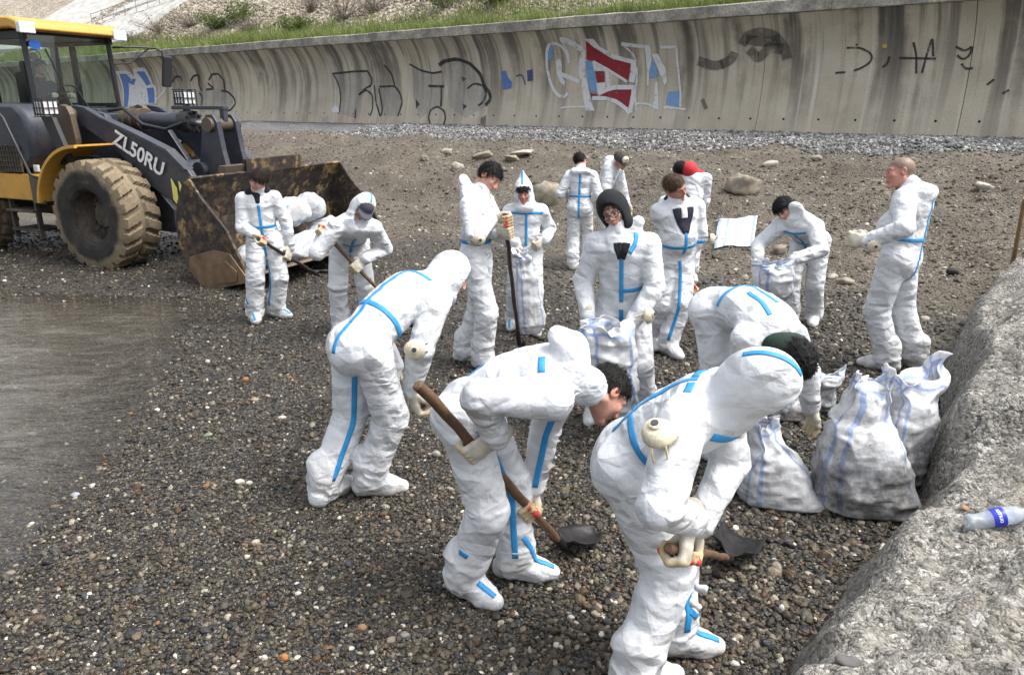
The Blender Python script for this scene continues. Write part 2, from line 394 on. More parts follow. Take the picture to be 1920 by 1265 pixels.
# ================================================================== the ground sheet
WU = V3(-math.sin(R(52.4)), math.cos(R(52.4)), 0); WN = V3(-math.cos(R(52.4)), -math.sin(R(52.4)), 0)   # along the wall (to the left), out of the wall
WP0 = V3(6.6, 24.4, 0)
def wq(x, y): return (x - WP0[0]) * WN[0] + (y - WP0[1]) * WN[1]
_wA, _wB = at_z(490, 570)[:2], at_z(215, 1080)[:2]
_wd = nrm(np.append(_wB - _wA, 0))[:2]; _wn = np.array([_wd[1], -_wd[0]])      # points left of the shoreline
if _wn[0] > 0: _wn = -_wn
_w0 = at_z(0, 531)[:2]; _w1 = at_z(430, 533)[:2]; _bd = nrm(np.append(_w1 - _w0, 0))[:2]; _bn = np.array([_bd[1], -_bd[0]])
if _bn[1] > 0: _bn = -_bn
def basin(x, y):
    a = (x - _wA[0]) * _wn[0] + (y - _wA[1]) * _wn[1]; b = (x - _w0[0]) * _bn[0] + (y - _w0[1]) * _bn[1]
    wob = .5 * (fbm(np.stack([x * .6, y * .6, x * 0], -1), 3) - .45)
    a = a + wob; b = b + wob * .35
    k = .6; h = np.clip(.5 + .5 * (b * 1.0 - a) / k, 0, 1); return b * (1 - h) + a * h - k * h * (1 - h)
def gz(x, y, fine=True):
    x = np.asarray(x, float); y = np.asarray(y, float); q = wq(x, y)
    q2 = q + 1.6 * (fbm(np.stack([x * .22, y * .22, x * 0 + 3], -1), 3) - .45)
    z = 1.12 * sstep(13.2, 6.6, q2) + .32 * sstep(7, 0.5, q) 
    z = z + .10 * sstep(12.9, 12.2, q2) * (1 - sstep(12.2, 9, q2))
    bank = sstep(13.5, 11.5, q); n = fbm(np.stack([x * .9, y * .9, x * 0], -1), 4) - .47
    n2 = fbm(np.stack([x * .38 + 4, y * .38, x * 0], -1), 3) - .45; z = z + n * (.03 + .42 * bank * sstep(.8, 3, q)) + n2 * .5 * bank * sstep(1.5, 5, q)
    b = basin(x, y); z = z - .040 * sstep(-.3, 1.6, b) - .028 * np.clip(b, 0, 5)
    if fine: z = z + (fbm(np.stack([x * 4.5, y * 4.5, x * 0 + 9], -1), 3) - .45) * (.015 + .07 * bank)
    # small heap behind the bucket
    z = z + .35 * np.exp(-((x + 3.6) ** 2 / 2.2 + (y - 20) ** 2 / 3))
    return z
def gzs(x, y): return float(gz(np.array([x]), np.array([y]))[0])
def build_ground():
    def axis(parts): return np.unique(np.concatenate([np.arange(a, b, s) for a, b, s in parts]).round(4))
    xs = axis([(-160, -60, 10), (-60, -20, 2), (-20, -9, .4), (-9, 9, .07), (9, 20, .3), (20, 60, 2), (60, 161, 10)])
    ys = axis([(-60, -10, 5), (-10, 1, 1), (1, 16, .07), (16, 30, .2), (30, 60, 1), (60, 200, 10)])
    X, Y = np.meshgrid(xs, ys, indexing='ij'); Z = gz(X, Y)
    q = wq(X, Y); Z = np.where(q < -1, 1.0, Z)
    nx, ny = X.shape; V = np.stack([X, Y, Z], -1).reshape(-1, 3); I = np.arange(nx * ny).reshape(nx, ny)
    Q = np.stack([I[:-1, :-1], I[1:, :-1], I[1:, 1:], I[:-1, 1:]], -1).reshape(-1, 4)
    dry = drymask(X, Y); grav = sstep(4.6, 3.4, q + 1.2 * (fbm(np.stack([X * .5, Y * .5, X * 0], -1), 3) - .45)) * sstep(-16.5, -11.5, X)
    col = np.stack([dry, grav, dry * 0], -1).reshape(-1, 3)
    return tag(mk('beach_ground', V, Q, MAT['ground'], None, True, col), kind='structure')
def drymask(X, Y):
    q = wq(X, Y); w = fbm(np.stack([X * .7, Y * .7, X * 0 + 5], -1), 4) - .47
    return sstep(15.6, 12.8, q + 4.5 * w + .25 * X * (X < 0))
build_ground()
# ---- water
def build_water():
    xs = np.arange(-30, -1.0, .1); ys = np.arange(1.0, 10.4, .08); X, Y = np.meshgrid(xs, ys, indexing='ij')
    zw = -.030; depth = zw - gz(X, Y, False)
    V = np.stack([X, Y, np.full_like(X, zw)], -1).reshape(-1, 3); nx, ny = X.shape; I = np.arange(nx * ny).reshape(nx, ny)
    Q = np.stack([I[:-1, :-1], I[1:, :-1], I[1:, 1:], I[:-1, 1:]], -1).reshape(-1, 4)
    keep = (depth.reshape(-1)[Q].max(1) > -.02); Q = Q[keep]
    used = np.unique(Q); mp = -np.ones(len(V), int); mp[used] = np.arange(len(used))
    turb = np.clip(.03 + np.maximum(depth.reshape(-1)[used], 0) * 5., .03, .55)          # silt: thicker water hides more
    return tag(mk('sea_water', V[used], mp[Q], MAT['water'], None, True, np.repeat(turb[:, None], 3, 1)), kind='structure')
build_water()

# ---- pebbles (gravel nobody could count)
WETPAL = np.array([(.026, .021, .016), (.042, .035, .026), (.066, .055, .040), (.036, .031, .02), (.075, .068, .052), (.105, .083, .054), (.04, .043, .043), (.075, .055, .034), (.17, .145, .105), (.28, .25, .19), (.07, .042, .022), (.022, .023, .026), (.5, .47, .4), (.2, .1, .04)])
WETP = np.array([.13, .14, .13, .10, .1, .09, .07, .05, .065, .04, .04, .05, .013, .005])
DRYPAL = np.array([(.13, .113, .087), (.185, .162, .125), (.1, .087, .067), (.24, .216, .173), (.33, .3, .25), (.52, .49, .42)])
DRYP = np.array([.27, .27, .2, .14, .09, .03])
GRPAL = np.array([(.11, .108, .105), (.185, .182, .178), (.26, .257, .25), (.37, .365, .355), (.55, .545, .53)]); GRP = np.array([.25, .3, .25, .14, .06])
SCPAL = np.array([(.38, .33, .26), (.46, .41, .33), (.3, .26, .2), (.56, .51, .43), (.22, .19, .15)]); SCP = np.array([.3, .28, .2, .15, .07])
def pick(rs, pal, p, n): return pal[rs.choice(len(pal), n, p=p / p.sum())] * (1.18 if pal is WETPAL else 1.) * (1 + .35 * (rs.rand(n, 1) - .5))
def pebble_group(lumpy):
    g = bpy.data.node_groups.new('scatter_stones', 'GeometryNodeTree')
    g.interface.new_socket('Geometry', in_out='INPUT', socket_type='NodeSocketGeometry'); g.interface.new_socket('Geometry', in_out='OUTPUT', socket_type='NodeSocketGeometry')
    N = g.nodes.new; Lk = g.links.new; gi = N('NodeGroupInput'); go = N('NodeGroupOutput'); join = N('GeometryNodeJoinGeometry')
    for k in range(5):
        ico = N('GeometryNodeMeshIcoSphere'); ico.inputs['Radius'].default_value = 1; ico.inputs['Subdivisions'].default_value = 3 if not lumpy else 2
        nz = N('ShaderNodeTexNoise'); nz.noise_dimensions = '4D'; nz.inputs['W'].default_value = k * 3.7; nz.inputs['Scale'].default_value = .8 if not lumpy else 1.2; nz.inputs['Detail'].default_value = 1 if not lumpy else 3
        sub = N('ShaderNodeVectorMath'); sub.operation = 'SUBTRACT'; sub.inputs[1].default_value = (.5, .5, .5); Lk(nz.outputs['Color'], sub.inputs[0])
        scl = N('ShaderNodeVectorMath'); scl.operation = 'SCALE'; scl.inputs['Scale'].default_value = 1.0 if not lumpy else 1.5; Lk(sub.outputs[0], scl.inputs[0])
        sp = N('GeometryNodeSetPosition'); Lk(ico.outputs['Mesh'], sp.inputs['Geometry']); Lk(scl.outputs[0], sp.inputs['Offset'])
        ss = N('GeometryNodeSetShadeSmooth'); Lk(sp.outputs[0], ss.inputs[0]); ss.inputs['Shade Smooth'].default_value = not lumpy
        sm = N('GeometryNodeSetMaterial'); sm.inputs['Material'].default_value = MAT['pebble']; Lk(ss.outputs[0], sm.inputs['Geometry'])
        ti = N('GeometryNodeGeometryToInstance'); Lk(sm.outputs[0], ti.inputs[0]); Lk(ti.outputs[0], join.inputs[0])
    iop = N('GeometryNodeInstanceOnPoints'); Lk(gi.outputs[0], iop.inputs['Points']); Lk(join.outputs[0], iop.inputs['Instance']); iop.inputs['Pick Instance'].default_value = True
    def na(nm, ty):
        a = N('GeometryNodeInputNamedAttribute'); a.data_type = ty; a.inputs['Name'].default_value = nm
        return a.outputs['Attribute']
    Lk(na('pidx', 'INT'), iop.inputs['Instance Index']); Lk(na('prot', 'FLOAT_VECTOR'), iop.inputs['Rotation']); Lk(na('pscl', 'FLOAT_VECTOR'), iop.inputs['Scale'])
    Lk(iop.outputs[0], go.inputs[0]); return g
G_ROUND, G_LUMPY = pebble_group(False), pebble_group(True)
def scatter(name, P, scl, rot, colr, gloss, group, label, seed=0, parent=None):
    me = bpy.data.meshes.new(name); n = len(P); me.vertices.add(n); me.vertices.foreach_set('co', P.astype(np.float32).ravel())
    rs = np.random.RandomState(seed + 99)
    a = me.attributes.new('pidx', 'INT', 'POINT'); a.data.foreach_set('value', rs.randint(0, 5, n).astype(np.int32))
    a = me.attributes.new('prot', 'FLOAT_VECTOR', 'POINT'); a.data.foreach_set('vector', rot.astype(np.float32).ravel())
    a = me.attributes.new('pscl', 'FLOAT_VECTOR', 'POINT'); a.data.foreach_set('vector', scl.astype(np.float32).ravel())
    a = me.attributes.new('pcol', 'FLOAT_COLOR', 'POINT'); c = np.ones((n, 4), np.float32); c[:, :3] = colr; a.data.foreach_set('color', c.ravel())
    a = me.attributes.new('pgl', 'FLOAT', 'POINT'); a.data.foreach_set('value', gloss.astype(np.float32))
    o = obj(name, me, MAT['pebble'], parent); m = o.modifiers.new('scatter', 'NODES'); m.node_group = group
    return tag(o, label, None if parent else 'gravel', kind='stuff')
def stones(rs, n, smin, smax, pw, tilt=.35, flat=(.45, .8)):
    s = smin * (smax / smin) ** (rs.rand(n) ** pw); sc = np.stack([s, s * rs.uniform(.62, .95, n), s * rs.uniform(*flat, n)], -1)
    return sc, np.stack([rs.normal(0, tilt, n), rs.normal(0, tilt, n), rs.rand(n) * 6.283], -1)
def on_rock(x, y): return rock_d(x, y) > -.02
# rock outline (its foot on the shingle), from near to far
ROCK = np.array([(.55, 1.85), (1.15, 2.58), (1.32, 2.76), (1.51, 2.97), (1.69, 3.16), (1.89, 3.36), (2.18, 3.66), (2.43, 3.95), (2.63, 4.28), (2.94, 4.74), (3.31, 5.3), (3.57, 5.8), (3.95, 6.39), (4.5, 7.19), (5.12, 7.86), (5.96, 8.79), (7.3, 10.44), (9, 12)])
def rock_d(x, y):
    """distance inside the rock outline (positive = on the rock)"""
    x = np.asarray(x, float); y = np.asarray(y, float); best = np.full(x.shape, 1e9); sg = np.zeros(x.shape)
    for a, b in zip(ROCK[:-1], ROCK[1:]):
        ab = b - a; t = np.clip(((x - a[0]) * ab[0] + (y - a[1]) * ab[1]) / (ab @ ab), 0, 1)
        dx = x - a[0] - t * ab[0]; dy = y - a[1] - t * ab[1]; d = np.hypot(dx, dy); s = np.sign(ab[1] * (x - a[0]) - ab[0] * (y - a[1]))
        m = d < best; best = np.where(m, d, best); sg = np.where(m, s, sg)
    return best * sg
def build_pebbles():
    rs = np.random.RandomState(4)
    n = 235000; r = 1.7 * (17 / 1.7) ** rs.rand(n); th = rs.uniform(-1.0, .95, n); x = r * np.sin(th); y = r * np.cos(th)
    dry = drymask(x, y); ok = ~on_rock(x, y) & (rs.rand(n) > dry * .55); x, y, r, dry = x[ok], y[ok], r[ok], dry[ok]; n = len(x)
    sc, rot = stones(rs, n, .0055, .021, 2.2); big = rs.rand(n) < .05; sc[big] *= 1.7
    sc *= (1 + .07 * np.clip(r - 3, 0, 12))[:, None] * np.where(dry > .5, .85, 1)[:, None]
    right = sstep(-1.2, 1.4, x - .12 * (y - 3)); sc *= (.78 + .34 * right)[:, None]
    z = gz(x, y) + sc[:, 2] * .35
    w = rs.rand(n) < dry; colr = np.where(w[:, None], pick(rs, DRYPAL, DRYP, n), pick(rs, WETPAL, WETP, n))
    scatter('beach_pebbles', np.stack([x, y, z], -1), sc, rot, colr, np.where(w, .8, rs.uniform(.2, .5, n)), G_ROUND, 'wet dark grey and brown pebbles covering the beach', 1)
    # grey crushed gravel along the foot of the seawall
    m = 52000; s = rs.uniform(-14, 26, m); q = rs.beta(1.2, 1.6, m) * 4.8 + .1
    P = WP0 - WU * s[:, None] + WN * q[:, None]; x, y = P[:, 0], P[:, 1]; sc, rot = stones(rs, m, .025, .06, 1.5, .8, (.5, .9))
    scatter('grey_gravel', np.stack([x, y, gz(x, y) + sc[:, 2] * .3], -1), sc, rot, pick(rs, GRPAL, GRP, m), np.full(m, .85), G_LUMPY, 'grey crushed stone banked along the seawall foot', 2)
    # chips on the dry bank
    m = 30000; x = rs.uniform(-12, 14, m); y = rs.uniform(9, 30, m); q = wq(x, y); ok = (q > 1.5) & (q < 13.5); x, y = x[ok], y[ok]; m = len(x)
    sc, rot = stones(rs, m, .012, .05, 2.5, .7, (.4, .8))
    scatter('bank_rubble', np.stack([x, y, gz(x, y) + sc[:, 2] * .25], -1), sc, rot, pick(rs, DRYPAL, DRYP, m), np.full(m, .9), G_LUMPY, 'pale rubble chips strewn over the dry gravel bank', 3)
build_pebbles()

# ================================================================== seawall
WZ0 = .95        # buried foot of the wall
PROF = [(.62, 0.), (.42, .45), (.25, .95), (.12, 1.5), (.05, 2.05), (.06, 2.5), (.14, 2.9), (.28, 3.25), (.46, 3.52), (.66, 3.74)]     # (out, up) from buried foot to the soffit
def prof_pts(n=26):
    P = np.array(PROF); t = np.r_[0, np.cumsum(np.hypot(*np.diff(P, axis=0).T))]; s = np.linspace(0, t[-1], n)
    # smooth by sampling a Catmull-like blend
    o = np.interp(s, t, P[:, 0]); u = np.interp(s, t, P[:, 1])
    for _ in range(3): o[1:-1] = (o[:-2] + 2 * o[1:-1] + o[2:]) / 4; u[1:-1] = (u[:-2] + 2 * u[1:-1] + u[2:]) / 4
    return o, u, s
WO, WUp, WS = prof_pts(); WH = WUp[-1]
def wall_pt(s, v, off=0.):
    """s metres to the right of P0, v metres up the face"""
    s = np.asarray(s, float); v = np.asarray(v, float); o = np.interp(v, WS, WO) + off; u = np.interp(v, WS, WUp)
    return WP0 - WU * s[..., None] + WN * o[..., None] + V3(0, 0, 1) * (WZ0 + u)[..., None]
_wall_nv = None
def wall_hit(px, py):
    """photo pixel -> (s, v) on the wall face"""
    d = ray(px, py); v = 2.
    for _ in range(30):
        o = np.interp(v, WS, WO); p0 = WP0 + WN * o; t = ((p0 - C0) @ WN) / (d @ WN); p = C0 + d * t
        v = .5 * v + .5 * float(np.interp(p[2] - WZ0, WUp, WS))
    return float((p - WP0) @ -WU), v
def build_wall():
    root = empty('seawall', WP0); tag(root, 'long stained concrete seawall with a curved face and graffiti', 'seawall')
    joints = [-75, -62, -50, -40.5, -31.5, -23.4, -16.9, -10.6, -4.6, 1.2, 6.55, 12.2, 18, 24, 30]
    for a, b in zip(joints[:-1], joints[1:]):
        ss = np.linspace(a + .008, b - .008, max(3, int((b - a) / .5))); S, Vv = np.meshgrid(ss, WS, indexing='ij')
        F_ = wall_pt(S, Vv, .012 * (fbm(np.stack([S * .7, Vv * .7, S * 0], -1), 3) - .45)); B_ = WP0 - WU * S[..., None] - WN * .6 + V3(0, 0, 1) * (WZ0 + np.interp(Vv, WS, WUp))[..., None]
        nx, ny = S.shape; n0 = nx * ny; I = np.arange(n0).reshape(nx, ny)
        Fc = [tuple(q) for q in np.stack([I[:-1, :-1], I[1:, :-1], I[1:, 1:], I[:-1, 1:]], -1).reshape(-1, 4)]
        Fc += [tuple(q + n0)[::-1] for q in np.stack([I[:-1, :-1], I[1:, :-1], I[1:, 1:], I[:-1, 1:]], -1).reshape(-1, 4)]
        for i in (0, nx - 1):
            for j in range(ny - 1): Fc.append((I[i, j], I[i, j + 1], I[i, j + 1] + n0, I[i, j] + n0))
        for j in (0, ny - 1):
            for i in range(nx - 1): Fc.append((I[i, j], I[i + 1, j], I[i + 1, j] + n0, I[i, j] + n0))
        V = np.concatenate([F_.reshape(-1, 3), B_.reshape(-1, 3)]); uv = np.tile(np.stack([S, Vv], -1).reshape(-1, 2), (2, 1))
        me = mesh('wall_panel', V, Fc, False, None, uv); bm = bmesh.new(); bm.from_mesh(me); bmesh.ops.recalc_face_normals(bm, faces=bm.faces); bm.to_mesh(me); bm.free()
        obj('wall_panel', me, MAT['wall'], root)
    # coping blocks
    rs = random.Random(5); s = -75.
    while s < 30:
        w = rs.uniform(2.4, 3.6); e = .004; dz = rs.uniform(-.012, .012); mb = MB()
        pr = [(.10 + .6, 0), (.735, .02), (.74, .33), (.70, .36), (-.62, .37), (-.62, 0)]
        n = len(pr); V = []
        for k in range(7):
            ss = s + e + (w - 2 * e) * k / 6
            for j, (o, u) in enumerate(pr):
                jj = (.018 * (rs.random() - .5)) if 1 <= j <= 3 else 0
                V.append(WP0 - WU * ss + WN * (o + jj) + V3(0, 0, WZ0 + WH + .002 + u + dz + jj))
        Fc = [(k * n + j, k * n + (j + 1) % n, (k + 1) * n + (j + 1) % n, (k + 1) * n + j) for k in range(6) for j in range(n)] + [tuple(range(n)), tuple(6 * n + j for j in range(n))]
        mb.add(V, Fc); mb.build('coping_block', MAT['cap'], root); s += w
    # weep holes: dark pipe mouths
    hm = plain('pipe_mouth', (.012, .011, .01), .9)
    for k in range(-46, 18):
        s = k - 9 + .0; v = float(np.interp(1.84 - WZ0 + .01 * k * .0, WUp, WS)); c = wall_pt(s, v); mb = MB(); mb.tube([c - WN * .05, c + WN * .012], .032, 10)
        mb.build('weep_hole', hm, root)
    return root
WALL = build_wall()

# ---- graffiti, laid as paint on the concrete
def paint(name, c, a=.82):
    t = NT(name); co = t.coord(); n = t.noise(co, 6, 6, .7); n2 = t.noise(co, 40, 4)
    bs = t.n('BsdfTransparent'); mx = t.n('MixShader')
    t.fin(t.ramp(n2, [(.3, tuple(x * .8 for x in c)), (.7, c)]), .8)
    t.set(mx.inputs[0], t.ramp(n, [(.30, a * .25), (.46, a)])); t.set(mx.inputs[1], bs.outputs[0]); t.set(mx.inputs[2], t.b.outputs[0]); t.t.links.new(mx.outputs[0], t.out.inputs[0]); return t.m
PT = dict(white=paint('white_spray_paint', (.72, .73, .74), .9), black=paint('black_spray_paint', (.03, .03, .035), .85), blue=paint('blue_spray_paint', (.1, .2, .5), .9),
          lblue=paint('pale_blue_spray_paint', (.2, .38, .66), .85), red=paint('red_spray_paint', (.27, .018, .03), .95), grey=paint('silver_spray_paint', (.42, .42, .42), .28), fade=paint('faded_black_paint', (.05, .045, .04), .45), dblue=paint('navy_spray_paint', (.05, .08, .22), .8), yellow=paint('yellow_paint_dab', (.6, .45, .1), .9))
def gstroke(pts, w, colr, name='graffiti_stroke', off=.006, closed=False):
    sv = [wall_hit(*p) for p in pts]; sv = np.array(sv)
    if closed: sv = np.vstack([sv, sv[:1]])
    # smooth resample
    t = np.r_[0, np.cumsum(np.hypot(*np.diff(sv, axis=0).T))]; n = max(2, int(t[-1] / .08) + 1); u = np.linspace(0, t[-1], n)
    P = np.stack([np.interp(u, t, sv[:, 0]), np.interp(u, t, sv[:, 1])], -1)
    for _ in range(2): P[1:-1] = (P[:-2] + 2 * P[1:-1] + P[2:]) / 4
    T = np.gradient(P, axis=0); T /= np.linalg.norm(T, axis=1, keepdims=True) + 1e-9; Nn = np.stack([-T[:, 1], T[:, 0]], -1)
    ww = w * (1 + .35 * (fbm(np.stack([u * 3, u * 0 + w * 31, u * 0], -1), 2) - .4))[:, None] / 2
    A = P + Nn * ww; B = P - Nn * ww
    V = np.concatenate([wall_pt(A[:, 0], A[:, 1], off + .012), wall_pt(B[:, 0], B[:, 1], off + .012)]); I = np.arange(n - 1)
    return mk(name, V, np.stack([I, I + 1, I + 1 + n, I + n], -1), PT[colr], WALL, True)
def gfill(pts, colr, name='graffiti_fill', off=.003):
    sv = [Vector((*wall_hit(*p), 0)) for p in pts]; bm = bmesh.new(); vs = [bm.verts.new(v) for v in sv]; 
    for t in tessellate_polygon([sv]): bm.faces.new([vs[i] for i in t])
    for _ in range(3): bmesh.ops.subdivide_edges(bm, edges=[e for e in bm.edges if e.calc_length() > .25], cuts=1, use_grid_fill=True)
    bmesh.ops.triangulate(bm, faces=bm.faces)
    sv2 = np.array([v.co[:2] for v in bm.verts]); bm.verts.index_update(); Fc = [tuple(v.index for v in f.verts) for f in bm.faces]; bm.free()
    return mk(name, wall_pt(sv2[:, 0], sv2[:, 1], off + .012), Fc, PT[colr], WALL, True)
def Z4(*p): return [(1000 + x * 300 / 1920, 60 + y * 300 / 1920) for x, y in p]       # measured on an enlarged crop
def ZL(*p): return [(200 + x * 760 / 1920, y * 760 / 1920) for x, y in p]
def ZR(*p): return [(900 + x * 1020 / 1920, y * 1020 / 1920) for x, y in p]
def graffiti():
    gs, gf = gstroke, gfill
    # white/red/blue piece
    gs(Z4((430, 375), (410, 270), (340, 170), (240, 130), (180, 165), (158, 260), (165, 430), (200, 590), (260, 720), (320, 780), (380, 780), (415, 735)), .11, 'white')
    gf(Z4((172, 215), (215, 175), (245, 190), (238, 300), (200, 340), (172, 330)), 'lblue')
    gf(Z4((270, 360), (300, 320), (335, 340), (345, 420), (335, 520), (385, 600), (375, 650), (320, 600), (285, 500)), 'white')
    gs(Z4((335, 510), (420, 540), (555, 600)), .14, 'white'); gs(Z4((320, 95), (400, 100), (480, 150), (590, 215)), .2, 'white'); gs(Z4((350, 130), (385, 180), (430, 290)), .06, 'white')
    gf(Z4((540, 420), (560, 290), (600, 210), (625, 220), (622, 500), (600, 560), (555, 580)), 'white')
    gf(Z4((590, 540), (640, 560), (670, 700), (700, 850), (740, 945), (630, 945), (600, 800), (585, 640)), 'white')
    gf(Z4((630, 110), (720, 180), (840, 260), (960, 330), (1190, 375), (1130, 585), (900, 450), (710, 350), (640, 330)), 'red')
    gf(Z4((620, 350), (700, 355), (740, 470), (770, 620), (770, 720), (690, 720), (650, 560)), 'lblue')
    gf(Z4((735, 480), (855, 475), (858, 600), (765, 605)), 'red')
    gf(Z4((705, 355), (760, 370), (910, 465), (925, 660), (880, 655), (860, 470), (735, 470)), 'white', off=.007)
    gf(Z4((760, 615), (870, 610), (875, 690), (775, 745)), 'white', off=.007)
    gs(Z4((720, 355), (900, 455), (1130, 600)), .09, 'white'); gf(Z4((615, 85), (720, 85), (800, 180), (960, 270), (1230, 345), (1225, 395), (1000, 335), (840, 255), (720, 180), (640, 110)), 'white', off=.005)
    gf(Z4((690, 735), (780, 755), (950, 690), (1180, 690), (1160, 900), (1120, 895), (960, 805), (720, 780), (695, 780)), 'red')
    gs(Z4((780, 745), (880, 690), (980, 665), (1230, 665)), .15, 'white'); gs(Z4((710, 795), (860, 795), (990, 830), (1090, 900), (1160, 980)), .13, 'white')
    gf(Z4((1175, 380), (1235, 360), (1245, 460), (1215, 610), (1150, 600), (1165, 480)), 'white', off=.007); gs(Z4((1215, 660), (1205, 760), (1180, 880), (1160, 970)), .18, 'white')
    gs(Z4((1245, 430), (1245, 560), (1225, 760), (1240, 960)), .06, 'white')
    gs(Z4((1060, 145), (1200, 165), (1400, 185)), .12, 'white'); gs(Z4((1060, 145), (1150, 220), (1215, 285), (1235, 360)), .06, 'white')
    gf(Z4((1340, 190), (1410, 190), (1420, 350), (1390, 480), (1385, 640), (1365, 640), (1360, 400)), 'white', off=.006)
    gf(Z4((1425, 265), (1500, 265), (1545, 370), (1590, 430), (1605, 600), (1580, 650), (1520, 500), (1450, 330)), 'white', off=.006); gf(Z4((1425, 330), (1465, 380), (1500, 540), (1400, 560), (1390, 470)), 'lblue')
    gf(Z4((1465, 600), (1490, 600), (1505, 930), (1435, 920)), 'white'); gs(Z4((1225, 860), (1360, 860), (1450, 900)), .06, 'white')
    gs(Z4((1525, 185), (1730, 185)), .1, 'white'); gs(Z4((1720, 190), (1725, 330), (1750, 560), (1770, 740), (1765, 900)), .07, 'white')
    gf(Z4((1615, 720), (1745, 705), (1765, 900), (1590, 870)), 'lblue'); gs(Z4((1570, 905), (1680, 915), (1830, 930)), .07, 'white'); gs(Z4((330, 915), (420, 900), (620, 900)), .06, 'white')
    # black and silver letters
    gf(ZL((1070, 350), (1160, 340), (1235, 335), (1258, 400), (1225, 430), (1185, 500), (1175, 560), (1105, 535), (1110, 430)), 'grey'); gf(ZL((1290, 410), (1380, 410), (1405, 480), (1380, 550), (1300, 550)), 'grey')
    gf(ZL((1440, 320), (1540, 345), (1590, 340), (1600, 400), (1590, 500), (1480, 560), (1450, 450)), 'grey'); gf(ZL((1590, 310), (1680, 285), (1770, 340), (1800, 420), (1800, 500), (1700, 560), (1620, 500)), 'grey')
    for p in ([(1070, 350), (1165, 340), (1235, 337)], [(1235, 337), (1258, 372), (1255, 405), (1225, 420), (1195, 450)], [(1195, 450), (1230, 425), (1260, 450), (1260, 520), (1248, 550)], [(1075, 355), (1100, 400), (1110, 460), (1103, 530)], [(1268, 405), (1275, 480), (1297, 555), (1308, 520), (1290, 420)], [(1290, 412), (1365, 408), (1390, 440), (1402, 485), (1380, 550)], [(1315, 308), (1350, 350), (1365, 405)], [(1180, 520), (1178, 560)]): gs(ZL(*p), .085, 'black')
    gs(ZL((1435, 305), (1490, 335), (1545, 348), (1588, 340)), .08, 'black'); gs(ZL((1575, 310), (1600, 290), (1660, 280), (1720, 300), (1770, 350), (1790, 410), (1815, 440), (1820, 470), (1795, 500)), .14, 'black')
    gs(ZL((1710, 420), (1740, 395), (1785, 405), (1800, 450), (1780, 490), (1760, 500)), .08, 'black'); gs(ZL((1525, 408), (1600, 410)), .1, 'black'); gs(ZL((1586, 410), (1584, 505)), .09, 'black')
    gs(ZL((1525, 555), (1535, 520), (1567, 503), (1600, 525), (1607, 560), (1595, 595), (1565, 610), (1535, 595)), .075, 'black', closed=True)
    gf(ZL((1680, 360), (1706, 372), (1688, 390)), 'black'); gf(ZL((1687, 490), (1708, 502), (1690, 520)), 'black'); gf(ZL((1465, 470), (1485, 495), (1467, 515)), 'black'); gf(ZL((1772, 560), (1800, 545), (1795, 605), (1772, 600)), 'fade'); gs(ZL((1090, 600), (1180, 597), (1320, 607), (1430, 600), (1560, 606), (1760, 600)), .05, 'fade')
    gf(ZL((1022, 560), (1050, 545), (1055, 600), (1020, 600)), 'grey'); gf(ZL((1068, 515), (1085, 500), (1103, 515), (1100, 533), (1070, 532)), 'white')
    # far left tag and blue piece
    for p in ([(310, 390), (325, 365), (350, 362), (358, 385)], [(398, 385), (412, 360), (440, 355), (436, 400), (450, 430)], [(485, 380), (500, 352), (530, 350), (555, 380), (560, 430)], [(472, 425), (510, 420), (480, 395)], [(545, 430), (575, 435), (605, 465), (612, 490), (590, 520), (560, 530)], [(380, 435), (400, 425), (415, 450), (408, 520)], [(440, 440), (455, 460), (450, 500)]): gs(ZL(*p), .11, 'black')
    gf(ZL((400, 430), (560, 420), (600, 480), (570, 530), (420, 520)), 'grey')
    gf(ZL((50, 350), (100, 345), (135, 380), (130, 335), (180, 330), (215, 410), (232, 420), (232, 490), (190, 495), (150, 500), (80, 505)), 'white'); gf(ZL((60, 352), (92, 350), (118, 375), (140, 375), (130, 405), (105, 395), (100, 505), (82, 505)), 'blue', off=.006); gf(ZL((140, 340), (178, 337), (210, 400), (190, 408), (165, 370)), 'blue', off=.006); gf(ZL((190, 418), (225, 415), (228, 488), (200, 490)), 'blue', off=.006)
    gs(ZL((46, 345), (100, 340), (135, 372), (130, 332), (182, 327), (218, 405), (234, 418), (234, 490)), .16, 'white', off=.009); gs(ZL((240, 470), (275, 430), (285, 360), (310, 330)), .1, 'white')
    for x in (720, 785, 850, 925, 965): gs(ZL((x, 410), (x + 10, 340), (x + 35, 370), (x + 45, 400)), .05, 'grey')
    # small blue tags, faded drawing, right-hand lettering
    gf(ZR((75, 252), (92, 250), (98, 272), (115, 292), (110, 312), (82, 318)), 'blue'); gs(ZR((128, 270), (150, 262), (160, 300)), .06, 'dblue'); gf(ZR((166, 250), (186, 245), (188, 285), (168, 288)), 'dblue')
    for p in ([(925, 160), (945, 125), (990, 112), (1040, 125), (1075, 170), (1085, 210)], [(940, 140), (1000, 150), (1060, 140)], [(950, 175), (985, 210), (1020, 165), (1070, 175)], [(850, 230), (890, 210), (900, 185)], [(770, 215), (830, 235), (860, 225)]): gs(ZR(*p), .3, 'fade')
    for p in ([(1295, 170), (1340, 168), (1385, 190), (1385, 215), (1350, 240), (1320, 250)], [(1330, 155), (1330, 162)], [(1255, 258), (1290, 255)], [(1445, 200), (1440, 230), (1420, 238)], [(1480, 205), (1610, 208)], [(1530, 150), (1540, 190), (1540, 260)], [(1560, 258), (1575, 200), (1597, 130), (1600, 200)], [(1680, 165), (1715, 185), (1735, 165)], [(1738, 165), (1730, 200), (1700, 215), (1685, 195)], [(1700, 225), (1715, 250), (1740, 240)], [(1790, 300), (1815, 280)], [(1845, 330), (1868, 318)]): gs(ZR(*p), .055, 'black')
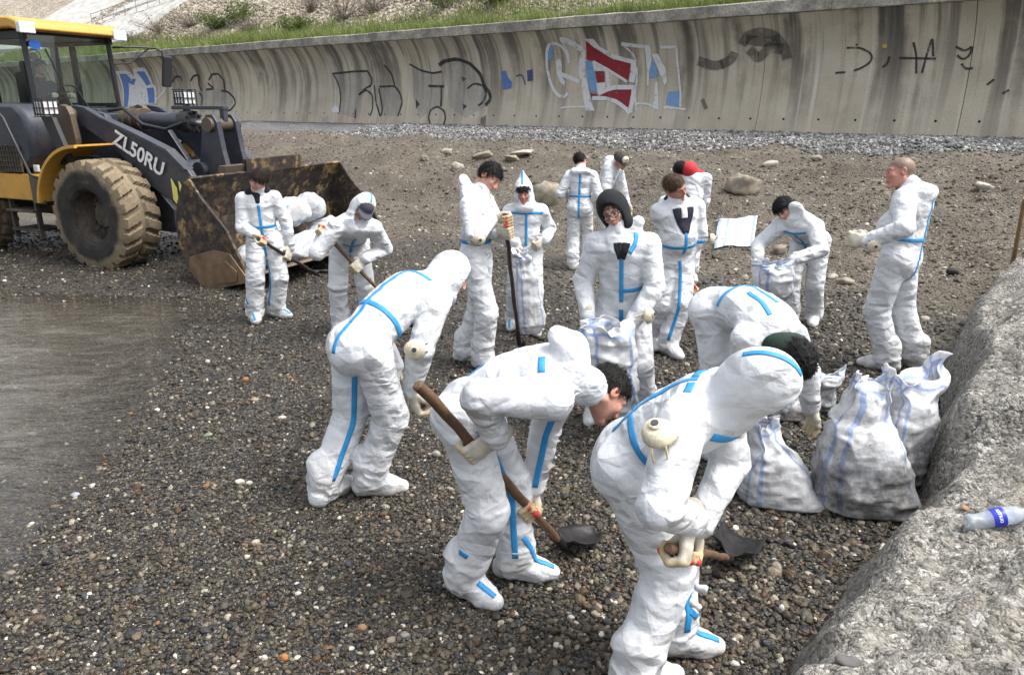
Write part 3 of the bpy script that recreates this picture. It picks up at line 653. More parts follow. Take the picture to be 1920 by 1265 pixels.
    gf(ZR((1420, 158), (1436, 156), (1436, 170), (1422, 171)), 'yellow'); gs(ZR((785, 350), (800, 385)), .12, 'fade')
graffiti()
# ================================================================== slope above the wall
TOPZ = WZ0 + WH + .35
def hz(s, b):
    """hill height; s metres right of P0, b metres behind the wall line"""
    n = fbm(np.stack([s * .25, b * .25, s * 0], -1), 4) - .47
    return TOPZ - .12 + .06 * np.clip(b, 0, 2) + .62 * np.clip(b - 1.6, 0, 16) + .06 * np.clip(b - 17.6, 0, 60) + n * np.clip(b, 0, 4) * .35
def hp(s, b): s = np.asarray(s, float); b = np.asarray(b, float); return WP0 - WU * s[..., None] - WN * b[..., None] + V3(0, 0, 1) * hz(s, b)[..., None]
def m_hill():
    t = NT('scree_slope_earth'); co = t.coord(); v = t.n('TexVoronoi', feature='F1', i_Scale=5.); t.set(v.inputs['Vector'], co); s = t.n('SeparateColor'); t.set(s.inputs[0], v.outputs['Color'])
    c = t.ramp(s.outputs[0], [(0, (.2, .17, .13)), (.6, (.38, .33, .26)), (1, (.5, .45, .37))]); return t.fin(t.mix(t.ramp(t.noise(co, .5, 4), [(.4, 0.), (.7, .5)]), c, (.2, .165, .12)), .95, t.bump(v.outputs['Distance'], .8, .1))
def m_leaf(name, c1, c2, tr=.25):
    t = NT(name); c = t.ramp(t.noise(t.coord(), 1.3, 4), [(.3, c1), (.7, c2)]); t.fin(c, .6); tl = t.n('BsdfTranslucent'); t.set(tl.inputs[0], c)
    mx = t.n('MixShader', i_0=tr); t.set(mx.inputs[1], t.b.outputs[0]); t.set(mx.inputs[2], tl.outputs[0]); t.t.links.new(mx.outputs[0], t.out.inputs[0]); return t.m
MAT['hill'] = m_hill(); MAT['grass'] = m_leaf('grass_blades', (.12, .17, .035), (.23, .27, .08)); MAT['drygrass'] = m_leaf('dry_grass', (.2, .165, .09), (.3, .26, .15)); MAT['twig'] = m_leaf('dry_brush', (.13, .105, .085), (.22, .19, .155), .1); MAT['bush'] = m_leaf('green_bush', (.07, .105, .022), (.15, .19, .05))
def build_hill():
    ss = np.arange(-95, 40, .8); bs = np.unique(np.r_[np.arange(.5, 6, .4), np.arange(6, 46, 1.)]); S, B = np.meshgrid(ss, bs, indexing='ij'); V = hp(S, B).reshape(-1, 3)
    nx, ny = S.shape; I = np.arange(nx * ny).reshape(nx, ny); Q = np.stack([I[:-1, :-1], I[:-1, 1:], I[1:, 1:], I[1:, :-1]], -1).reshape(-1, 4)
    tag(mk('hillside', V, Q, MAT['hill'], None, True), kind='structure')
    rs = np.random.RandomState(8); m = 60000; s = rs.uniform(-60, 2, m); b = 1.4 + 16 * rs.rand(m) ** 1.3; ok = rs.rand(m) < .25 + .75 * sstep(.42, .5, fbm(np.stack([s * .3, b * .3, s * 0 + 2], -1), 3) + .03 * b); s, b = s[ok], b[ok]; m = len(s)
    sc, rot = stones(rs, m, .045, .13, 1.6, .8, (.4, .8))
    scatter('scree_stones', hp(s, b) + V3(0, 0, .02), sc, rot, pick(rs, SCPAL, SCP, m), np.full(m, .9), G_LUMPY, 'pale broken scree stones on the slope above the seawall', 6)
    def blades(name, n, srange, brange, hmin, hmax, mat, label, seed, dens=None, lean=.35):
        r = np.random.RandomState(seed); s = r.uniform(*srange, n); b = brange[0] + (brange[1] - brange[0]) * r.rand(n)
        if dens is not None: ok = r.rand(n) < dens(s, b); s, b = s[ok], b[ok]
        n = len(s); base = hp(s, b); clump = fbm(np.stack([s * .8, b * .8, s * 0 + seed], -1), 3); h = (hmin + (hmax - hmin) * r.rand(n)) * (.35 + 1.3 * clump)
        a = r.rand(n) * 6.283; side = np.stack([np.cos(a), np.sin(a), a * 0], -1) * (.006 + .011 * r.rand(n))[:, None]; ln = np.stack([r.normal(0, lean, n), r.normal(0, lean, n), np.ones(n)], -1) * h[:, None]
        mid = base + ln * .55; mid[:, 2] += h * .05; V = np.stack([base - side, base + side, mid + side * .8, mid - side * .8, base + ln], 1).reshape(-1, 3); k = np.arange(n) * 5
        Fc = np.concatenate([np.stack([k, k + 1, k + 2], -1), np.stack([k, k + 2, k + 3], -1), np.stack([k + 3, k + 2, k + 4], -1)])
        tag(mk(name, V, Fc, mat, None, False), label, 'grass', kind='stuff')
    blades('verge_grass', 70000, (-62, 9), (.1, 2.9), .28, .78, MAT['grass'], 'green grass fringe growing along the top of the seawall', 21, lambda s, b: .25 + .9 * sstep(2.3, .3, b + 1.2 * (fbm(np.stack([s * .5, b, s * 0], -1), 3) - .45)))
    blades('straw_grass', 20000, (-62, 9), (.3, 4.2), .2, .6, MAT['drygrass'], 'straw coloured dry grass mixed into the verge', 22, lambda s, b: sstep(.42, .58, fbm(np.stack([s * .35, b * .5, s * 0 + 9], -1), 3)))
    def shrub(s, b, w, h, mat, label, n, seed, leafy):
        r = np.random.RandomState(seed); c = hp(np.array([s]), np.array([b]))[0]; root = empty('shrub', c); tag(root, label, 'shrub', 'shrubs on the slope above the seawall')
        mb = MB(); tips = []
        for k in range(26 if leafy else 70):
            a = r.rand() * 6.283; rr = r.rand() ** .5 * w * .55; tip = c + V3(math.cos(a) * rr, math.sin(a) * rr, h * (.5 + .6 * r.rand()) * (1 - .5 * (rr / w) ** 2)); m0 = c + (tip - c) * .45 + r.normal(0, .06, 3)
            mb.tube([c + r.normal(0, .05, 3) * V3(1, 1, 0), m0, tip], [.014, .009, .003], 4, False); tips += [m0, tip, (m0 + tip) / 2]
        mb.build('stems', MAT['twig'], root)
        P = np.array(tips)[r.randint(0, len(tips), n)] + r.normal(0, .13, (n, 3)) * V3(1, 1, .7); d = r.normal(0, 1, (n, 3)); d /= np.linalg.norm(d, axis=1, keepdims=True); e = np.cross(d, r.normal(0, 1, (n, 3))); e /= np.linalg.norm(e, axis=1, keepdims=True)
        L = (.05 + .05 * r.rand(n))[:, None] * (1 if leafy else 1.3); wd_ = .35 if leafy else .1
        V = np.stack([P - d * L, P + e * L * wd_, P + d * L, P - e * L * wd_], 1).reshape(-1, 3); k = np.arange(n) * 4
        mk('foliage', V, np.stack([k, k + 1, k + 2, k + 3], -1), mat, root, False)
    def at_hill(px, py):
        d = ray(px, py); best = None
        for b in np.arange(.3, 30, .15):
            p0 = WP0 - WN * b; t = ((p0 - C0) @ WN) / (d @ WN); p = C0 + d * t; s = (p - WP0) @ -WU
            if p[2] <= hz(np.array([s]), np.array([b]))[0] + .05: return s, b
        return s, b
    tw, bu = MAT['twig'], MAT['bush']
    for k, (px, py, w, h, mt, lb) in enumerate([(300, 62, 3.4, 1.0, tw, 'grey leafless brush at the left end, beside the loader mirror'), (360, 50, 3.6, 1.1, tw, 'wide grey brush on the slope left of the green bush'), (405, 58, 1.9, .9, bu, 'green bush in the verge between the two grey brush patches'), (455, 45, 2.6, 1.3, bu, 'tall olive weeds standing below the scree'), (470, 62, 1.6, .8, tw, 'brown dry weed clump just above the coping'), (585, 22, 1.6, 1.0, tw, 'single brown bush high on the scree'),
            (645, 38, 2.6, 1.2, tw, 'pale grey twiggy bush in the scree above the black lettering'), (700, 25, 2.4, 1.0, tw, 'grey twiggy bush right of the pale one'), (560, 60, 1.9, .7, bu, 'low bright green bush on the verge in the middle'), (840, 18, 3.2, 1.0, bu, 'large green bush at the upper edge behind the grass'), (925, 14, 2.6, .9, bu, 'rightmost green bush at the top of the picture'), (250, 80, 2., .7, tw, 'small dry brush nearest the loader cab')]):
        s, b = at_hill(px, py); shrub(s, b, w, h, mt, lb, 1500 if mt is bu else 700, 60 + k, mt is bu)
    # concrete chute and stairs climbing the slope on the far left
    cm = plain('pale_cast_concrete', (.46, .45, .42), .9, 0, 2, .2, .3); rm = plain('galvanised_railing', (.33, .34, .34), .5, .3)
    ch = empty('concrete_apron', hp(np.array([-48.]), np.array([3.]))[0]); tag(ch, 'pale concrete apron of slabs on the slope behind the loader cab', 'apron')
    for k in range(9):
        s0 = -66 + k * 2.6; mb = MB(); V = []
        for (ds, b) in ((0, 3.2), (2.57, 3.2), (2.57, 13), (0, 13)):
            p = hp(np.array([s0 + ds]), np.array([b]))[0]; V += [p + V3(0, 0, .28), p - V3(0, 0, .3)]
        mb.add(V, [(0, 2, 4, 6), (1, 7, 5, 3), (0, 1, 3, 2), (2, 3, 5, 4), (4, 5, 7, 6), (6, 7, 1, 0)]); mb.build('slab', cm, ch, bev=.02)
    s0, b0 = at_hill(215, 42); s1, b1 = at_hill(330, 3)
    P0, P1 = hp(np.array([s0]), np.array([b0]))[0], hp(np.array([s1]), np.array([b1]))[0]
    st = empty('stairway', P0); tag(st, 'concrete stairway climbing the slope at the upper left', 'stairs'); rl = empty('stair_railing', P0); tag(rl, 'grey pipe railing beside the stairway at the upper left', 'railing')
    D = P1 - P0; side = nrm(np.cross(D, V3(0, 0, 1))); side = side if side @ WN < 0 else -side; N_ = 22
    for k in range(-6, N_):
        p = P0 + D * (k / 16.) ; mb = MB(); fw = nrm(D * V3(1, 1, 0)); M = frame(p, fw, side, V3(0, 0, 1)); hgt = abs(D[2]) / 16.; mb.box((0, .7, .05), (np.linalg.norm(D[:2]) / 32. + .03, .75, hgt * .8 + .05), M); mb.build('step', cm, st)
    for off in (.0, 1.4):
        for k in range(-6, N_, 3): p = P0 + D * (k / 16.) + side * off; MB().tube([p, p + V3(0, 0, 1.15)], .028, 8).build('post', rm, rl, True)
        for h in (.55, 1.1): MB().tube([P0 + D * (-6 / 16.) + side * off + V3(0, 0, h), P0 + D * ((N_ - 1) / 16.) + side * off + V3(0, 0, h)], .022, 8).build('rail', rm, rl, True)
build_hill()

# ================================================================== concrete mass on the right
def rock_h(x, y):
    d = rock_d(x, y); P = np.stack([x, y, x * 0], -1)
    d = d + .16 * (fbm(P * 2.2, 4) - .47) + .10 * (fbm(P * 5.5 + 2, 3) - .45)
    # front apron rises slowly, the boulder behind it stands up steeply
    line = y - (3.98 - .22 * (x - 2.4)) + .16 * (fbm(P * 2.6 + 7, 3) - .47)
    wB = sstep(-.09, .10, line); hA = .36 * sstep(-.02, .24, d) ** .8 + .24 * np.clip(d / 1.0, 0, 1)
    hB = .68 * sstep(-.03, .22, d) ** .8 + .22 * sstep(.15, .7, d) + .10 * sstep(.8, 2., d)
    # diagonal fissure in the boulder
    cr = (y - 4.95) + .55 * (x - 3.1) + .25 * (fbm(P * 3 + 3, 3) - .47); hB = hB - .10 * np.exp(-(cr / .045) ** 2) * sstep(.05, .3, d) - .05 * sstep(.0, -.3, cr) * sstep(.1, .4, d)
    h = hA * (1 - wB) + hB * wB
    rough = (fbm(P * 2.3 + 4, 3) - .47) * .16 + (fbm(P * 6 + 1, 5) - .48) * .20 + (fbm(P * 19, 3) - .45) * .05
    v = vn(P * 34 + 5); rough = rough + .014 * (1 - np.abs(2 * v - 1))
    return np.where(d > -.1, h + rough * sstep(-.02, .2, d), -.2), d
def build_rock():
    def axis(parts): return np.unique(np.concatenate([np.arange(a, b, s) for a, b, s in parts]).round(4))
    xs = axis([(.2, 4.2, .02), (4.2, 7, .06), (7, 12, .3)]); ys = axis([(-2, 1.2, .2), (1.2, 6.2, .02), (6.2, 9.5, .06), (9.5, 12, .3)]); X, Y = np.meshgrid(xs, ys, indexing='ij'); h, d = rock_h(X, Y); Z = h - .03
    # lean the steep flank a little so that it undercuts
    V = np.stack([X, Y, Z], -1).reshape(-1, 3); nx, ny = X.shape; I = np.arange(nx * ny).reshape(nx, ny); Q = np.stack([I[:-1, :-1], I[1:, :-1], I[1:, 1:], I[:-1, 1:]], -1).reshape(-1, 4)
    Q = Q[(d.reshape(-1)[Q] > -.06).any(1)]; used = np.unique(Q); mp = -np.ones(len(V), int); mp[used] = np.arange(len(used))
    return tag(mk('concrete_block', V[used], mp[Q], MAT['rock'], None, True), 'rough weathered grey concrete mass filling the lower right corner', 'concrete block')
build_rock()
# ================================================================== wheel loader
def m_paint(name, c, rough=.42, dirt=.5, dcol=(.17, .13, .085), zmax=1.2):
    t = NT(name); co = t.coord(); n = t.noise(co, 3.2, 7, .68); n2 = t.noise(co, 22, 5, .65)
    ge = t.n('NewGeometry'); z = t.n('SeparateXYZ'); t.set(z.inputs[0], ge.outputs['Position'])
    low = t.ramp(t.math('DIVIDE', z.outputs[2], 4.), [(.12, 1.), (zmax / 2, .25)])        # mud thrown up from the ground
    f = t.math('MULTIPLY', t.ramp(t.math('ADD', t.math('MULTIPLY', n, .65), t.math('MULTIPLY', n2, .35)), [(.42, 0.), (.62, 1.)]), t.math('MULTIPLY', low, dirt))
    cc = t.ramp(n2, [(.3, tuple(x * .82 for x in c)), (.7, tuple(min(1, x * 1.1) for x in c))])
    return t.fin(t.mix(f, cc, dcol), t.math('MULTIPLY_ADD', f, .4, rough), t.bump(n2, .12, .004))
def m_bucket():
    t = NT('worn_rusty_bucket_steel'); co = t.coord(); n = t.noise(co, 2.1, 7, .7); n2 = t.noise(co, 11, 6, .7); n3 = t.noise(co, 3.3, 5, .6)
    c = t.ramp(t.math('ADD', t.math('MULTIPLY', n, .6), t.math('MULTIPLY', n2, .4)), [(.34, (.012, .01, .009)), (.5, (.035, .026, .019)), (.58, (.10, .068, .04)), (.7, (.2, .14, .085))])
    c = t.mix(t.ramp(n3, [(.56, 0.), (.62, .9)]), c, t.ramp(n2, [(.35, (.12, .08, .04)), (.65, (.36, .25, .11))])); c = t.mix(t.ramp(n2, [(.42, .8), (.52, 0.)]), c, (.016, .013, .011))
    return t.fin(c, .75, t.bump(n2, .5, .02), .1)
def m_tyre():
    t = NT('muddy_tyre_rubber'); co = t.coord(); n = t.noise(co, 4, 6, .65); n2 = t.noise(co, 30, 4)
    sp = t.n('SeparateXYZ'); t.set(sp.inputs[0], co); r = t.math('SQRT', t.math('ADD', t.math('POWER', sp.outputs[0], 2.), t.math('POWER', sp.outputs[2], 2.)))
    m = t.ramp(t.math('ADD', r, t.math('MULTIPLY', t.math('SUBTRACT', n, .5), .16)), [(.60, 0.), (.67, 1.)])
    mud = t.ramp(t.math('ADD', t.math('MULTIPLY', n, .6), t.math('MULTIPLY', n2, .4)), [(.35, (.12, .09, .055)), (.55, (.225, .18, .115)), (.7, (.3, .245, .165))])
    return t.fin(t.mix(t.math('MULTIPLY', m, .95), t.ramp(n, [(.4, (.014, .013, .012)), (.62, (.035, .03, .025)), (.72, (.11, .088, .06))]), mud), .85, t.bump(n2, .4, .012))
def m_glass(name, tint, refl=1.45, a=.22):
    t = NT(name); tr = t.n('BsdfTransparent', i_Color=(*tint, 1)); gl = t.n('BsdfGlossy', i_Roughness=.02); fr = t.math('MULTIPLY_ADD', t.math('POWER', t.n('LayerWeight').outputs['Facing'], 4.), .9, .035); mx = t.n('MixShader')
    t.set(mx.inputs[0], fr); t.set(mx.inputs[1], tr.outputs[0]); t.set(mx.inputs[2], gl.outputs[0]); t.t.links.new(mx.outputs[0], t.out.inputs[0]); return t.m
LM = dict(navy=m_paint('slate_blue_machine_paint', (.032, .04, .06), .4, .45), yellow=m_paint('yellow_machine_paint', (.62, .33, .05), .42, .5, zmax=.8), dark=plain('black_machine_plastic', (.018, .019, .022), .5), frame=m_paint('dirty_frame_steel', (.02, .02, .022), .6, .8),
          bucket=m_bucket(), tyre=m_tyre(), glass=m_glass('green_tinted_glass', (.87, .92, .895)), steel=plain('chromed_rod', (.62, .62, .62), .22, .9, 20, .05, .05), rust=plain('greasy_pin_steel', (.12, .095, .07), .55, .4), lens=plain('lamp_lens', (.75, .76, .78), .15, 0, 40, .2, .6),
          chev=plain('yellow_reflective_tape', (.78, .74, .2), .5, 0, 60, .2), white=plain('white_lettering', (.78, .79, .8), .5), seat=plain('dark_seat_cloth', (.02, .022, .026), .9), grille=m_paint('metal_grille', (.14, .12, .08), .6, .6), blue=plain('blue_sticker', (.03, .16, .6), .4), brown=plain('wet_brown_wear_plate', (.2, .135, .08), .4, .3, 6, .3, .3), cabwhite=plain('pale_document', (.6, .6, .6), .6))
LO = V3(-6.063, 10.703, -.06); LROT = R(-25)
def loader():
    ML = Matrix.Translation(Vector(LO)) @ Matrix.Rotation(LROT, 4, 'Z'); root = empty('wheel_loader', M=ML)
    tag(root, 'large slate blue and yellow wheel loader with muddy tyres', 'wheel loader')
    def B(mb, name, mat, parent=root, smooth=False, bev=0): return mb.build(name, LM[mat], parent, smooth, bev, ML)
    # ---- wheels (tyre with lugs > rim)
    def tyre_mesh(sgn):
        n = 264; prof = []       # (r, y) across the tyre, y 0..0.6
        for k in range(41):
            u = k / 40; y = -.30 + .6 * u; e = abs(u - .5) * 2
            prof.append((None, y, e))
        V = []; 
        side = [(.36, -.24), (.40, -.285), (.48, -.305), (.58, -.31), (.66, -.305), (.72, -.29)]
        rows = [(r, y, 0) for r, y in side] + [(.755 - .012 * (abs(i - 10) / 10) ** 3, -.275 + .55 * i / 20, 1) for i in range(21)] + [(r, -y, 0) for r, y in reversed(side)]
        for (r, y, tr) in rows:
            for k in range(n):
                a = 2 * math.pi * k / n; rr = r
                if tr or r > .65:
                    ph = (a / (2 * math.pi) * 22 + .55 * abs(y) / .3 * (1) + (.5 if y > 0 else 0)) % 1.
                    lug = 1 if ph < .62 else 0
                    if tr and abs(y) > .03: rr = r + (.052 * lug - .01)
                    elif not tr: rr = r + .018 * lug * (r - .6) / .12
                V.append((rr * math.cos(a), y, rr * math.sin(a)))
        m = len(rows); Fc = [(i * n + k, (i + 1) * n + k, (i + 1) * n + (k + 1) % n, i * n + (k + 1) % n) for i in range(m - 1) for k in range(n)]
        return mesh('tyre', V, Fc, False)
    tm = tyre_mesh(1)
    for (x, y, nm) in ((0, .30, 'near'), (0, 2.44, 'far'), (-3.25, .30, 'near'), (-3.25, 2.44, 'far')):
        w = obj('wheel', tm, LM['tyre'], root, ML @ Matrix.Translation((x, y, .80)) @ Matrix.Rotation(.3 + x, 4, 'Y'))
        s = -1 if nm == 'near' else 1; mb = MB(); c = (x, y, .80)
        mb.lathe([(.43, s * .245), (.42, s * .262), (.395, s * .262), (.375, s * .22), (.365, s * .05), (.33, -s * .02), (.2, -s * .02), (.19, s * .03), (.17, s * .06), (.06, s * .07)], c, 'y', 48); mb.f.pop(-2); rim = mb.build('rim', LM['frame'], w, True, 0, ML)
        mb = MB()
        for k in range(16): a = k * math.pi / 8; p = V3(x + .27 * math.cos(a), y - s * .02, .8 + .27 * math.sin(a)); mb.tube([p, p + V3(0, s * .035, 0)], .017, 6)
        mb.build('wheel_nuts', LM['rust'], w, False, 0, ML)
    # ---- chassis
    mb = MB(); mb.tube([(0, .5, .8), (0, 2.3, .8)], .19, 20); mb.box((0, 1.37, .8), (.32, .34, .3)); B(mb, 'front_axle', 'frame', smooth=True)
    mb = MB(); mb.prism([(-1.1, .55), (.75, .5), (.75, .85), (.2, 1.35), (-.45, 2.2), (-1.05, 2.3), (-1.2, 1.3)], .85, .95); mb.prism([(-1.1, .55), (.75, .5), (.75, .85), (.2, 1.35), (-.45, 2.2), (-1.05, 2.3), (-1.2, 1.3)], 1.8, 1.9); mb.box((-.3, 1.37, .75), (.8, .42, .2)); mb.box((-.9, 1.37, 1.5), (.1, .42, .7)); B(mb, 'front_frame', 'navy', bev=.012)
    mb = MB(); mb.box((-3., 1.37, .85), (1.9, .45, .25)); mb.box((-1.25, 1.37, .9), (.2, .2, .35)); B(mb, 'rear_frame', 'frame', bev=.02)
    mb = MB(); mb.box((-4.6, 1.37, 1.75), (1.3, .75, .6)); B(mb, 'engine_hood', 'yellow', bev=.08)
    # ---- boom arms
    arm = [(-1.02, 2.20), (-.86, 2.33), (-.62, 2.30), (-.30, 2.16), (.35, 1.95), (1.0, 1.72), (1.35, 1.45), (1.70, .98), (1.86, .6), (1.86, .42), (1.70, .4), (1.5, .74), (1.2, .98), (.9, 1.03), (.55, 1.2), (-.1, 1.72), (-.78, 2.06), (-.95, 2.06)]
    for (y0, y1) in ((.66, .76), (1.98, 2.08)):
        mb = MB(); mb.prism(arm, y0, y1); a = B(mb, 'boom_arm', 'navy', bev=.014)
        mb = MB(); mb.prism([(-.2, 2.14), (.35, 1.965), (1.0, 1.735), (1.33, 1.47), (1.3, 1.44), (.98, 1.69), (.33, 1.92), (-.2, 2.09)], y0 - .028, y1 + .028); mb.build('edge_flange', LM['navy'], a, False, .006, ML)
        mb = MB(); mb.tube([(-.87, y0 - .13, 2.19), (-.87, y1 + .13, 2.19)], .10, 24); mb.build('pivot_pin', LM['rust'], a, True, .01, ML)
        mb = MB(); mb.prism([(-1.12, 1.45), (-.72, 1.45), (-.68, 1.85), (-.72, 2.2), (-.78, 2.31), (-.9, 2.34), (-1.02, 2.3), (-1.08, 2.18)], y0 - .16, y0 - .06); mb.build('pivot_bracket', LM['rust'], a, False, .02, ML)
        if y0 < 1:
            for i, dx in enumerate((0, .145)):
                mb = MB(); q = [(1.03 + dx, 1.33), (1.125 + dx, 1.19), (1.125 + dx, .93), (1.03 + dx, 1.03)] if i == 0 else [(1.03 + dx, 1.30), (1.16 + dx, 1.12), (1.03 + dx, 1.0)]
                mb.prism(q, y0 - .036, y0 - .029); mb.build('chevron', LM['chev'], a, False, 0, ML)
    mb = MB(); mb.tube([(.62, .76, 1.38), (.62, 1.98, 1.38)], .15, 20); mb.prism([(.35, 1.35), (1.15, 1.38), (1.3, 1.3), (1.1, 1.05), (.5, 1.15)], 1.12, 1.62); B(mb, 'cross_tube', 'navy', smooth=True)
    # text on the near arm
    cu = bpy.data.curves.new('t', 'FONT'); cu.body = 'ZL50RU'; cu.size = .30; cu.extrude = .003; cu.align_x = 'CENTER'; cu.align_y = 'CENTER'; cu.offset = .006
    to = bpy.data.objects.new('t', cu); COL.objects.link(to); dg = bpy.context.evaluated_depsgraph_get(); me = bpy.data.meshes.new_from_object(to.evaluated_get(dg)); bpy.data.objects.remove(to)
    a = math.atan2(1.46 - 1.82, .83 - .10); Mt = ML @ Matrix.Translation((.44, .628, 1.655)) @ Matrix.Rotation(-a, 4, 'Y') @ Matrix.Rotation(R(90), 4, 'X'); me.transform(Mt); me.materials.clear(); obj('lettering', me, LM['white'], root)
    # ---- tilt cylinder, bellcrank, links
    mb = MB(); mb.tube([(-.62, 1.37, 2.10), (.66, 1.37, 2.09)], .125, 28); B(mb, 'tilt_cylinder', 'navy', smooth=True)
    mb = MB(); mb.tube([(.62, 1.37, 2.09), (.80, 1.37, 2.09)], .16, 28); 
    for k in range(10): an = k * .628; mb.tube([(.6, 1.37 + .14 * math.cos(an), 2.09 + .14 * math.sin(an)), (.84, 1.37 + .14 * math.cos(an), 2.09 + .14 * math.sin(an))], .022, 6)
    B(mb, 'cylinder_gland', 'dark', smooth=True)
    mb = MB(); mb.tube([(.75, 1.37, 2.09), (1.36, 1.37, 2.05)], .055, 20); B(mb, 'piston_rod', 'steel', smooth=True)
    mb = MB()
    for x in (-.62, -.46, -.3): mb.tube([(x, 1.37, 2.11), (x + .09, 1.37, 2.11)], .17, 28)
    B(mb, 'cylinder_collar', 'rust', smooth=True)
    for y0 in (1.14, 1.50):
        mb = MB(); mb.prism([(1.22, 2.1), (1.3, 2.2), (1.43, 2.2), (1.5, 2.1), (1.55, 1.7), (1.62, 1.4), (1.7, 1.05), (1.6, .95), (1.25, 1.2), (1.05, 1.25), (1.0, 1.4), (1.1, 1.6)], y0, y0 + .09); B(mb, 'bellcrank_plate', 'navy', bev=.012)
    mb = MB(); mb.tube([(1.36, 1.08, 2.06), (1.36, 1.66, 2.06)], .10, 24); B(mb, 'bellcrank_pin', 'rust', smooth=True)
    mb = MB(); mb.tube([(1.12, 1.05, 1.42), (1.12, 1.69, 1.42)], .115, 24); B(mb, 'bellcrank_boss', 'navy', smooth=True)
    mb = MB(); mb.box((1.70, 1.37, .85), (.17, .12, .11)); B(mb, 'bucket_link', 'frame', bev=.02)
    mb = MB(); mb.tube([(-.5, .98, 2.25), (-.2, 1.0, 2.28), (.1, 1.05, 2.05), (.45, 1.15, 1.98), (.75, 1.22, 2.08)], .028, 10); mb.tube([(-.6, .9, 2.2), (-.4, .92, 1.9), (-.3, .95, 1.7)], .025, 10); mb.tube([(-1.1, 1.0, 2.0), (-.7, .95, 2.25), (-.45, .95, 2.1)], .025, 10); B(mb, 'hydraulic_hose', 'dark', smooth=True)
    mb = MB(); mb.box((.95, 1.37, 2.29), (.52, .05, .025)); mb.box((1.42, 1.37, 2.2), (.04, .04, .1)); B(mb, 'indicator_bar', 'navy', bev=.006)
    # ---- bucket
    prof = [(2.16, 1.46), (2.08, 1.36), (1.96, 1.12), (1.89, .85), (1.90, .55), (1.99, .28), (2.18, .11), (2.45, .06), (3.12, .27)]
    inn = [(2.20, 1.44), (2.12, 1.33), (2.0, 1.1), (1.93, .85), (1.94, .57), (2.03, .31), (2.2, .15), (2.45, .1), (3.11, .295)]
    bk = empty_part = None
    mb = MB(); mb.prism(prof + inn[::-1], -.08, 2.98); bk = B(mb, 'bucket', 'bucket', bev=.01)
    for y0, y1 in ((-.12, -.078), (2.978, 3.02)):
        mb = MB(); mb.prism([(2.20, 1.44), (2.07, 1.36), (1.94, 1.12), (1.87, .85), (1.88, .55), (1.97, .27), (2.17, .09), (2.45, .04), (3.0, .2), (2.95, .42), (2.74, .82), (2.36, 1.22)], y0, y1); mb.build('side_plate', LM['bucket'], bk, False, .008, ML)
        if y0 < 0:
            mb = MB(); mb.prism([(2.05, .42), (2.5, .55), (2.78, .52), (3.0, .26), (3.0, .16), (2.45, .025), (2.2, .06), (2.02, .25)], y0 - .016, y0 - .002); mb.build('wear_plate', LM['brown'], bk, False, .006, ML)
            mb = MB(); mb.prism([(2.36, .33), (2.7, .43), (2.88, .3), (2.86, .17), (2.5, .1), (2.34, .18)], y0 - .03, y0 - .0185); mb.build('corner_plate', LM['brown'], bk, False, .008, ML)
    mb = MB(); mb.prism([(2.98, .215), (3.30, .30), (3.31, .315), (2.98, .262)], -.13, 3.03); mb.build('cutting_edge', LM['brown'], bk, False, .005, ML)
    mb = MB(); mb.prism([(2.0, 1.38), (2.18, 1.62), (2.22, 1.62), (2.2, 1.42)], .9, 2.05); mb.build('spill_guard', LM['bucket'], bk, False, .008, ML)
    mb = MB(); mb.prism([(1.92, 1.2), (2.05, 1.55), (2.18, 1.55), (2.1, 1.3)], .55, 1.7); mb.build('back_rib', LM['rust'], bk, False, .01, ML)
    # ---- fender, platform, steps, body
    for yy, nm in ((0, 'near'), (2.14, 'far')):
        mb = MB(); o = []; i_ = []
        for k in range(13):
            an = R(172 - k * 6.9); o.append((-.02 + 1.02 * math.cos(an), .82 + .98 * math.sin(an)))
        i_ = [(p[0] * .985, .82 + (p[1] - .82) * .975) for p in o]; mb.prism(o + i_[::-1], yy - .02, yy + .6); mb.prism(o + [(p[0] * .962, .82 + (p[1] - .82) * .955) for p in o[::-1]], yy - .03, yy - .015 + .03); B(mb, 'front_fender', 'yellow', bev=.006)
    mb = MB(); mb.prism([(-2.9, 1.34), (-1.15, 1.34), (-1.1, 1.22), (-1.1, .95), (-2.9, .95)], .1, .62); B(mb, 'side_platform', 'yellow', bev=.02)
    mb = MB(); mb.box((-1.14, .085, 1.12), (.13, .02, .2)); B(mb, 'corner_bracket', 'rust', bev=.01)
    mb = MB(); mb.box((-1.7, .35, .78), (.32, .25, .02)); mb.box((-1.7, .35, .48), (.3, .22, .02)); mb.box((-1.4, .2, .65), (.02, .04, .3)); mb.box((-2., .2, .65), (.02, .04, .3)); B(mb, 'step_ladder', 'frame', bev=.006)
    mb = MB(); mb.prism([(-2.9, 1.42), (-1.36, 1.42), (-1.18, 1.62), (-1.16, 2.0), (-1.25, 2.22), (-1.42, 2.34), (-2.9, 2.36)], .14, .62); B(mb, 'side_tank', 'navy', smooth=True, bev=.07)
    mb = MB(); mb.box((-1.75, .12, 1.56), (.3, .012, .2)); B(mb, 'grille_plate', 'grille'); 
    mb = MB()
    for i in range(9): mb.box((-2.0 + i * .065, .1, 1.56), (.008, .008, .2))
    for i in range(6): mb.box((-1.75, .1, 1.38 + i * .072), (.3, .01, .008))
    B(mb, 'grille_bars', 'frame')
    mb = MB(); mb.tube([(-1.95, -.02, 1.35), (-1.72, -.02, 2.1), (-1.66, -.02, 2.2), (-1.54, -.02, 2.22), (-1.46, -.02, 2.15), (-1.08, -.02, 1.35), (-1.0, .06, 1.3)], .022, 10); B(mb, 'handrail', 'dark', smooth=True)
